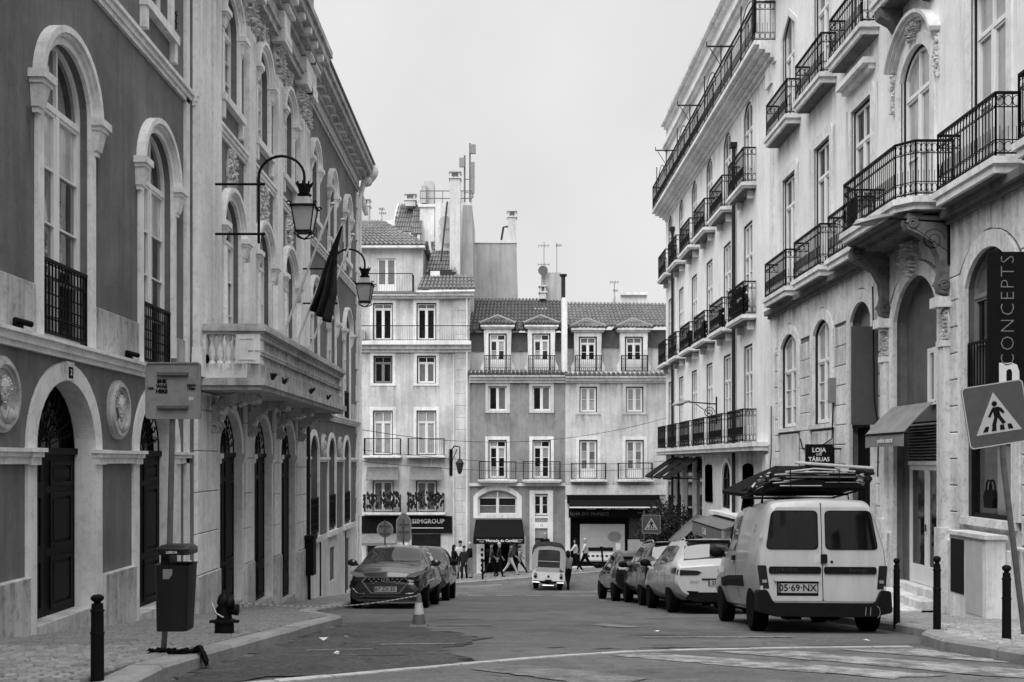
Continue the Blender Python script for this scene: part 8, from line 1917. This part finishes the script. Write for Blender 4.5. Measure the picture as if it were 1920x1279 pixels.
for sd_ in (-1, 1):
    for (z_, m_) in ((.71, 'lamp_clear'), (.60, 'lamp_red')): mb = MB(); mb.lathe([(.07, -.035), (.075, -.02), (.075, .02)], (sd_*.56, 0, z_), 12, 'y'); mb.build('round_lamp', m_, t)
    wheel(t, sd_*.52, -.38 if False else .55, .24, sd_)
    for z_ in (.80, 1.55): MB(fr).tube([(sd_*.70, z_, -.02), (sd_*.70, z_, -2.0)], .02, 5).build('side_rail', 'pole_metal', t)
    MB(fr).tube([(sd_*.71, .8, -1.1), (sd_*.72, 1.7, -1.1)], .02, 5).build('side_post', 'pole_metal', t)
    MB(fr).prism([(sd_*.40, .18), (sd_*.66, .18), (sd_*.66, .40), (sd_*.40, .40)], -.3, -.2).build('mud_flap', 'bumper_plastic', t)
MB(fr).tube([(-.68, .36, .06), (-.38, .36, .08), (-.24, .24, .09), (.24, .24, .09), (.38, .36, .08), (.68, .36, .06)], .022, 6).build('bumper_tube', 'chrome', t)
mb = MB(); mb.lathe([(.05, -.02), (.05, .01)], (0, 0, .62), 10, 'y'); mb.build('fuel_cap', 'bumper_plastic', t); MB(fr).box(-.15, .15, .36, .48, -.02, .03).build('number_plate', 'dark_paint', t)
wheel(t, 0, 2.3, .24, 1)
# ================================================================ people
PEOPLE = []
def person(x, y, yaw, label, h=1.70, stride=0., top='cloth_dark', legs='cloth_dark', shoes='cloth_black', hair='hair_dark', hairlen=0, arms=(0., 0., .2), coat=False, bag=None, lean=0., knee=None, ground=None, look=0.):
    """local: +y is the way the person faces; arms = (left swing, right swing, elbow bend)"""
    s = h/1.72; V = []; E = []; Rd = []; reg = []
    def v(p, r, g_): V.append(Vector(p)*s); Rd.append(r*s); reg.append(g_); return len(V)-1
    hip = .92-abs(stride)*.10
    def ly(z): return lean*(z-hip)
    pel = v((0, 0, hip), .135, 'legs' if not coat else 'top'); wst = v((0, ly(1.08), 1.08-abs(stride)*.1), .125, 'top'); che = v((0, ly(1.3), 1.30-abs(stride)*.1), .15, 'top'); nk0 = v((0, ly(1.42), 1.44-abs(stride)*.1), .075, 'top'); nk = v((0, ly(1.5)+.01, 1.50-abs(stride)*.1), .05, 'skin')
    hd0 = v((look*.02, ly(1.56)+.02, 1.575-abs(stride)*.1), .086, 'skin'); hd = v((look*.03, ly(1.64)+.02, 1.66-abs(stride)*.1), .10, 'skin')
    E += [(pel, wst), (wst, che), (che, nk0), (nk0, nk), (nk, hd0), (hd0, hd)]
    hands = []
    for sd, sw in ((-1, arms[0]), (1, arms[1])):
        d = abs(stride)*.1; sh = v((sd*.185, ly(1.4), 1.405-d), .065, 'top'); el = v((sd*.24, ly(1.4)+.27*math.sin(sw), 1.405-d-.27*math.cos(sw)), .048, 'top')
        a2 = sw+arms[2]; wr = v((sd*.235, V[el].y/s+.24*math.sin(a2), V[el].z/s-.24*math.cos(a2)), .032, 'top' if coat else 'skin'); ha = v((sd*.23, V[wr].y/s+.08*math.sin(a2), V[wr].z/s-.08*math.cos(a2)), .03, 'skin')
        E += [(che, sh), (sh, el), (el, wr), (wr, ha)]; hands.append((V[wr], V[ha], sd))
        st = stride*sd
        hp = v((sd*.09, 0, hip-.05), .098, 'legs' if not coat else 'top'); th = st
        kb = knee if (knee is not None and st < 0) else (.5*abs(st) if st < 0 else .1*abs(st))
        kn = v((sd*.095, .42*math.sin(th), hip-.05-.42*math.cos(th)), .062 if not coat else .066, 'legs' if not coat else 'top')
        a3 = th-kb; an = v((sd*.095, V[kn].y/s+.40*math.sin(a3), V[kn].z/s-.40*math.cos(a3)), .04, 'legs'); to = v((sd*.105, V[an].y/s+.15, V[an].z/s-.035-(.08 if kb > .4 else 0)), .034, 'shoes'); he = v((sd*.098, V[an].y/s-.01, V[an].z/s-.05), .04, 'shoes')
        E += [(pel, hp), (hp, kn), (kn, an), (an, he), (he, to)]
    me = bpy.data.meshes.new('person'); me.from_pydata([tuple(p) for p in V], E, []); o = bpy.data.objects.new('person', me); col.objects.link(o)
    md = o.modifiers.new('skin', 'SKIN'); md.use_smooth_shade = True; md.branch_smoothing = .3
    lay = me.skin_vertices[0] if len(me.skin_vertices) else None
    if lay is None:
        bm = bmesh.new(); bm.from_mesh(me); bm.verts.layers.skin.verify(); bm.to_mesh(me); bm.free(); lay = me.skin_vertices[0]
    for i, r_ in enumerate(Rd):
        k = (1.25, .82) if reg[i] == 'top' and i in (pel, wst, che) else (1, 1)
        q_ = 1.0 if reg[i] in ('skin', 'shoes') else 1.16; lay.data[i].radius = (r_*k[0]*q_, r_*k[1]*q_); lay.data[i].use_root = (i == 0)
    sb = o.modifiers.new('sub', 'SUBSURF'); sb.levels = 1; sb.render_levels = 1
    low = min(p.z-r_ for p, r_ in zip(V, Rd))
    g_ = ground if ground is not None else gz(x, y)+.12
    o.location = (x, y, g_-low-.01); o.rotation_euler = (0, 0, yaw); LOC[o.name] = Vector((0, 0, 0))
    tag(o, label, 'person', 'people at the far end'); mats = {'top': top, 'legs': legs, 'shoes': shoes, 'skin': 'skin'}
    PEOPLE.append((o, V, E, reg, mats, hands, s, hair, hairlen, V[hd], bag, V[che])); return o
def finish_people():
    bpy.context.view_layer.update(); dg = bpy.context.evaluated_depsgraph_get(); done = []
    for q in PEOPLE: done.append(bpy.data.meshes.new_from_object(q[0].evaluated_get(dg)))
    order = ['top', 'legs', 'shoes', 'skin']
    for (o, V, E, reg, mats, hands, s, hair, hl, hd, bag, ch), me in zip(PEOPLE, done):
        o.modifiers.clear()
        vs = [tuple(v.co) for v in me.vertices]; fs = [tuple(p.vertices) for p in me.polygons]; mi = []
        for p in me.polygons:
            c = p.center; best = None
            for (a, b) in E:
                d = V[b]-V[a]; t = max(0, min(1, (c-V[a]).dot(d)/max(1e-9, d.length_squared))); dist = (c-(V[a]+d*t)).length
                if best is None or dist < best[0]: best = (dist, reg[a] if t < .5 else reg[b])
            mi.append(order.index(best[1]))
        mb = MB(); mb.add(vs, fs); mb.mi = mi; mb.m = 3
        for (wr, ha, sd) in hands:        # palm continues into four fingers and a thumb
            d = (ha-wr).normalized(); a = Vector((0, 1, 0)).cross(d); a = a.normalized() if a.length > .1 else Vector((1, 0, 0)); n2 = d.cross(a)
            for k, ln in enumerate((.062, .072, .068, .052)):
                b0 = ha+n2*((k-1.5)*.016*s); mb.tube([b0-d*.02*s, b0+d*ln*.5*s, b0+d*ln*s-a*sd*.016*s], [.009*s, .008*s, .006*s], 5)
            mb.tube([ha+n2*.02*s-d*.03*s, ha+n2*.045*s, ha+n2*.05*s+d*.03*s], [.010*s, .009*s, .007*s], 5)
        fy = hd.y+.085*s          # nose, ears
        mb.add([(hd.x-.012*s, fy-.012*s, hd.z+.005*s), (hd.x+.012*s, fy-.012*s, hd.z+.005*s), (hd.x+.016*s, fy-.006*s, hd.z-.035*s), (hd.x-.016*s, fy-.006*s, hd.z-.035*s), (hd.x, fy+.022*s, hd.z-.028*s)], [(0, 1, 4), (1, 2, 4), (2, 3, 4), (3, 0, 4)])
        for sd in (-1, 1): ell(mb, (hd.x+sd*.082*s, hd.y, hd.z-.01*s), (.012*s, .02*s, .03*s), 6, 4)
        nm = bpy.data.meshes.new('person'); nm.from_pydata(mb.v, [], mb.f)
        for k in order: nm.materials.append(MATS[mats[k]])
        nm.polygons.foreach_set('material_index', mb.mi); nm.polygons.foreach_set('use_smooth', [True]*len(nm.polygons)); o.data = nm
        hb = MB(); ell(hb, (hd.x, hd.y-.018*s, hd.z+.028*s), (.092*s, .10*s, .088*s), 12, 8, .05)
        if hl: ell(hb, (hd.x, hd.y-.06*s, hd.z-.09*s), (.095*s, .07*s, .17*s), 10, 7, .06)
        hb.build('hair', hair, o, smooth=60)
        for sd in (-1, 1): e = MB(); ell(e, (hd.x+sd*.03*s, hd.y+.080*s, hd.z+.0*s), (.012*s, .008*s, .007*s), 6, 4); e.build('eye', 'hair_dark', o)
        m_ = MB(); ell(m_, (hd.x, hd.y+.076*s, hd.z-.055*s), (.022*s, .010*s, .006*s), 6, 4); m_.build('mouth', 'cloth_mid', o)
        if bag:
            kind, bm_ = bag
            g2 = MB()
            if kind == 'backpack': ell(g2, (ch.x, ch.y-.17*s, ch.z-.06*s), (.15*s, .10*s, .24*s), 10, 7); g2.tube([(ch.x-.1*s, ch.y-.1*s, ch.z+.12*s), (ch.x-.1*s, ch.y+.13*s, ch.z+.06*s), (ch.x-.1*s, ch.y-.1*s, ch.z-.2*s)], .018*s, 5); g2.tube([(ch.x+.1*s, ch.y-.1*s, ch.z+.12*s), (ch.x+.1*s, ch.y+.13*s, ch.z+.06*s), (ch.x+.1*s, ch.y-.1*s, ch.z-.2*s)], .018*s, 5); g2.build('backpack', bm_, o, smooth=50)
            else:
                wr, ha, sd = hands[1 if kind == 'right' else 0]; b = ha+Vector((0, 0, -.1*s)); g2.tube([(b.x, b.y-.08, b.z-.05), (b.x, b.y, b.z+.10), (b.x, b.y+.08, b.z-.05)], .008, 4); g2.cbox(b.x-.05, b.x+.05, b.y-.14*s, b.y+.14*s, b.z-.36*s, b.z-.04*s, .02); g2.build('carried_bag', bm_, o)
def fx(px, y): return (px-942)*y/1900
person(fx(851, 50.4), 50.4, R(-60), 'long haired person in a black jacket, leftmost by the corner house', 1.64, .1, 'cloth_black', 'cloth_grey', hairlen=1, arms=(.5, .3, 1.3))
person(fx(863, 50.8), 50.8, R(170), 'tall person in a pale shirt and dark trousers standing in the corner group', 1.80, .05, 'cloth_pale', 'cloth_black', arms=(.2, .3, 1.2))
person(fx(870, 49.5), 49.5, R(150), 'person in a dark coat holding a pale bag in the corner group', 1.62, .12, 'cloth_dark', 'cloth_black', shoes='cloth_pale', coat=True, bag=('right', 'cloth_grey'), arms=(.1, .1, .4))
person(fx(881, 50.5), 50.5, R(110), 'person in a dark jacket and grey trousers, rightmost of the corner group', 1.72, .08, 'cloth_black', 'cloth_grey', hair='hair_pale', arms=(.2, .4, .9))
person(fx(921, 50.3), 50.3, R(-75), 'person with a pale collar and dark backpack walking past the market shop', 1.72, .42, 'cloth_mid', 'cloth_black', shoes='cloth_pale', bag=('backpack', 'cloth_black'), arms=(.4, -.4, .3))
person(fx(936, 50.2), 50.2, R(-95), 'white haired person in dark clothes walking before the market shop', 1.66, .25, 'cloth_dark', 'cloth_black', hair='hair_pale', arms=(.2, -.3, .3))
person(fx(958, 50.9), 50.9, R(-85), 'person in pale trousers striding right of the white haired walker', 1.60, .48, 'cloth_mid', 'cloth_pale', arms=(.5, -.5, .4))
person(fx(974, 51.7), 51.7, R(-80), 'small person in dark clothes with a backpack beside the shop pilaster', 1.45, .6, 'cloth_grey', 'cloth_black', bag=('backpack', 'cloth_black'), arms=(.4, -.3, .5), knee=.7)
person(fx(1022, 52.7), 52.7, R(180), 'bald person standing in the dark doorway behind the tuk-tuk', 1.75, .0, 'cloth_black', 'cloth_black', hair='skin', arms=(.1, .1, .2), ground=gz(2, 52.7)+.25)
person(fx(1065, 44.6), 44.6, R(20), 'person in dark trousers stepping along the right side of the tuk-tuk', 1.68, .3, 'cloth_grey', 'cloth_black', hairlen=1, arms=(.3, .6, .8), ground=gz(2.8, 44.6)+.0)
person(fx(1079, 50.6), 50.6, R(80), 'dark haired person in a white top and black trousers walking left with a bag', 1.66, .38, 'cloth_pale', 'cloth_black', shoes='cloth_pale', hairlen=1, arms=(.6, -.3, .5), bag=('left', 'cloth_black'))
person(fx(1097, 50.9), 50.9, R(85), 'fair haired person in a white top striding left behind the other walker', 1.68, .55, 'cloth_pale', 'cloth_black', shoes='cloth_pale', hair='hair_pale', arms=(.4, -.5, .5), knee=.75)
finish_people()
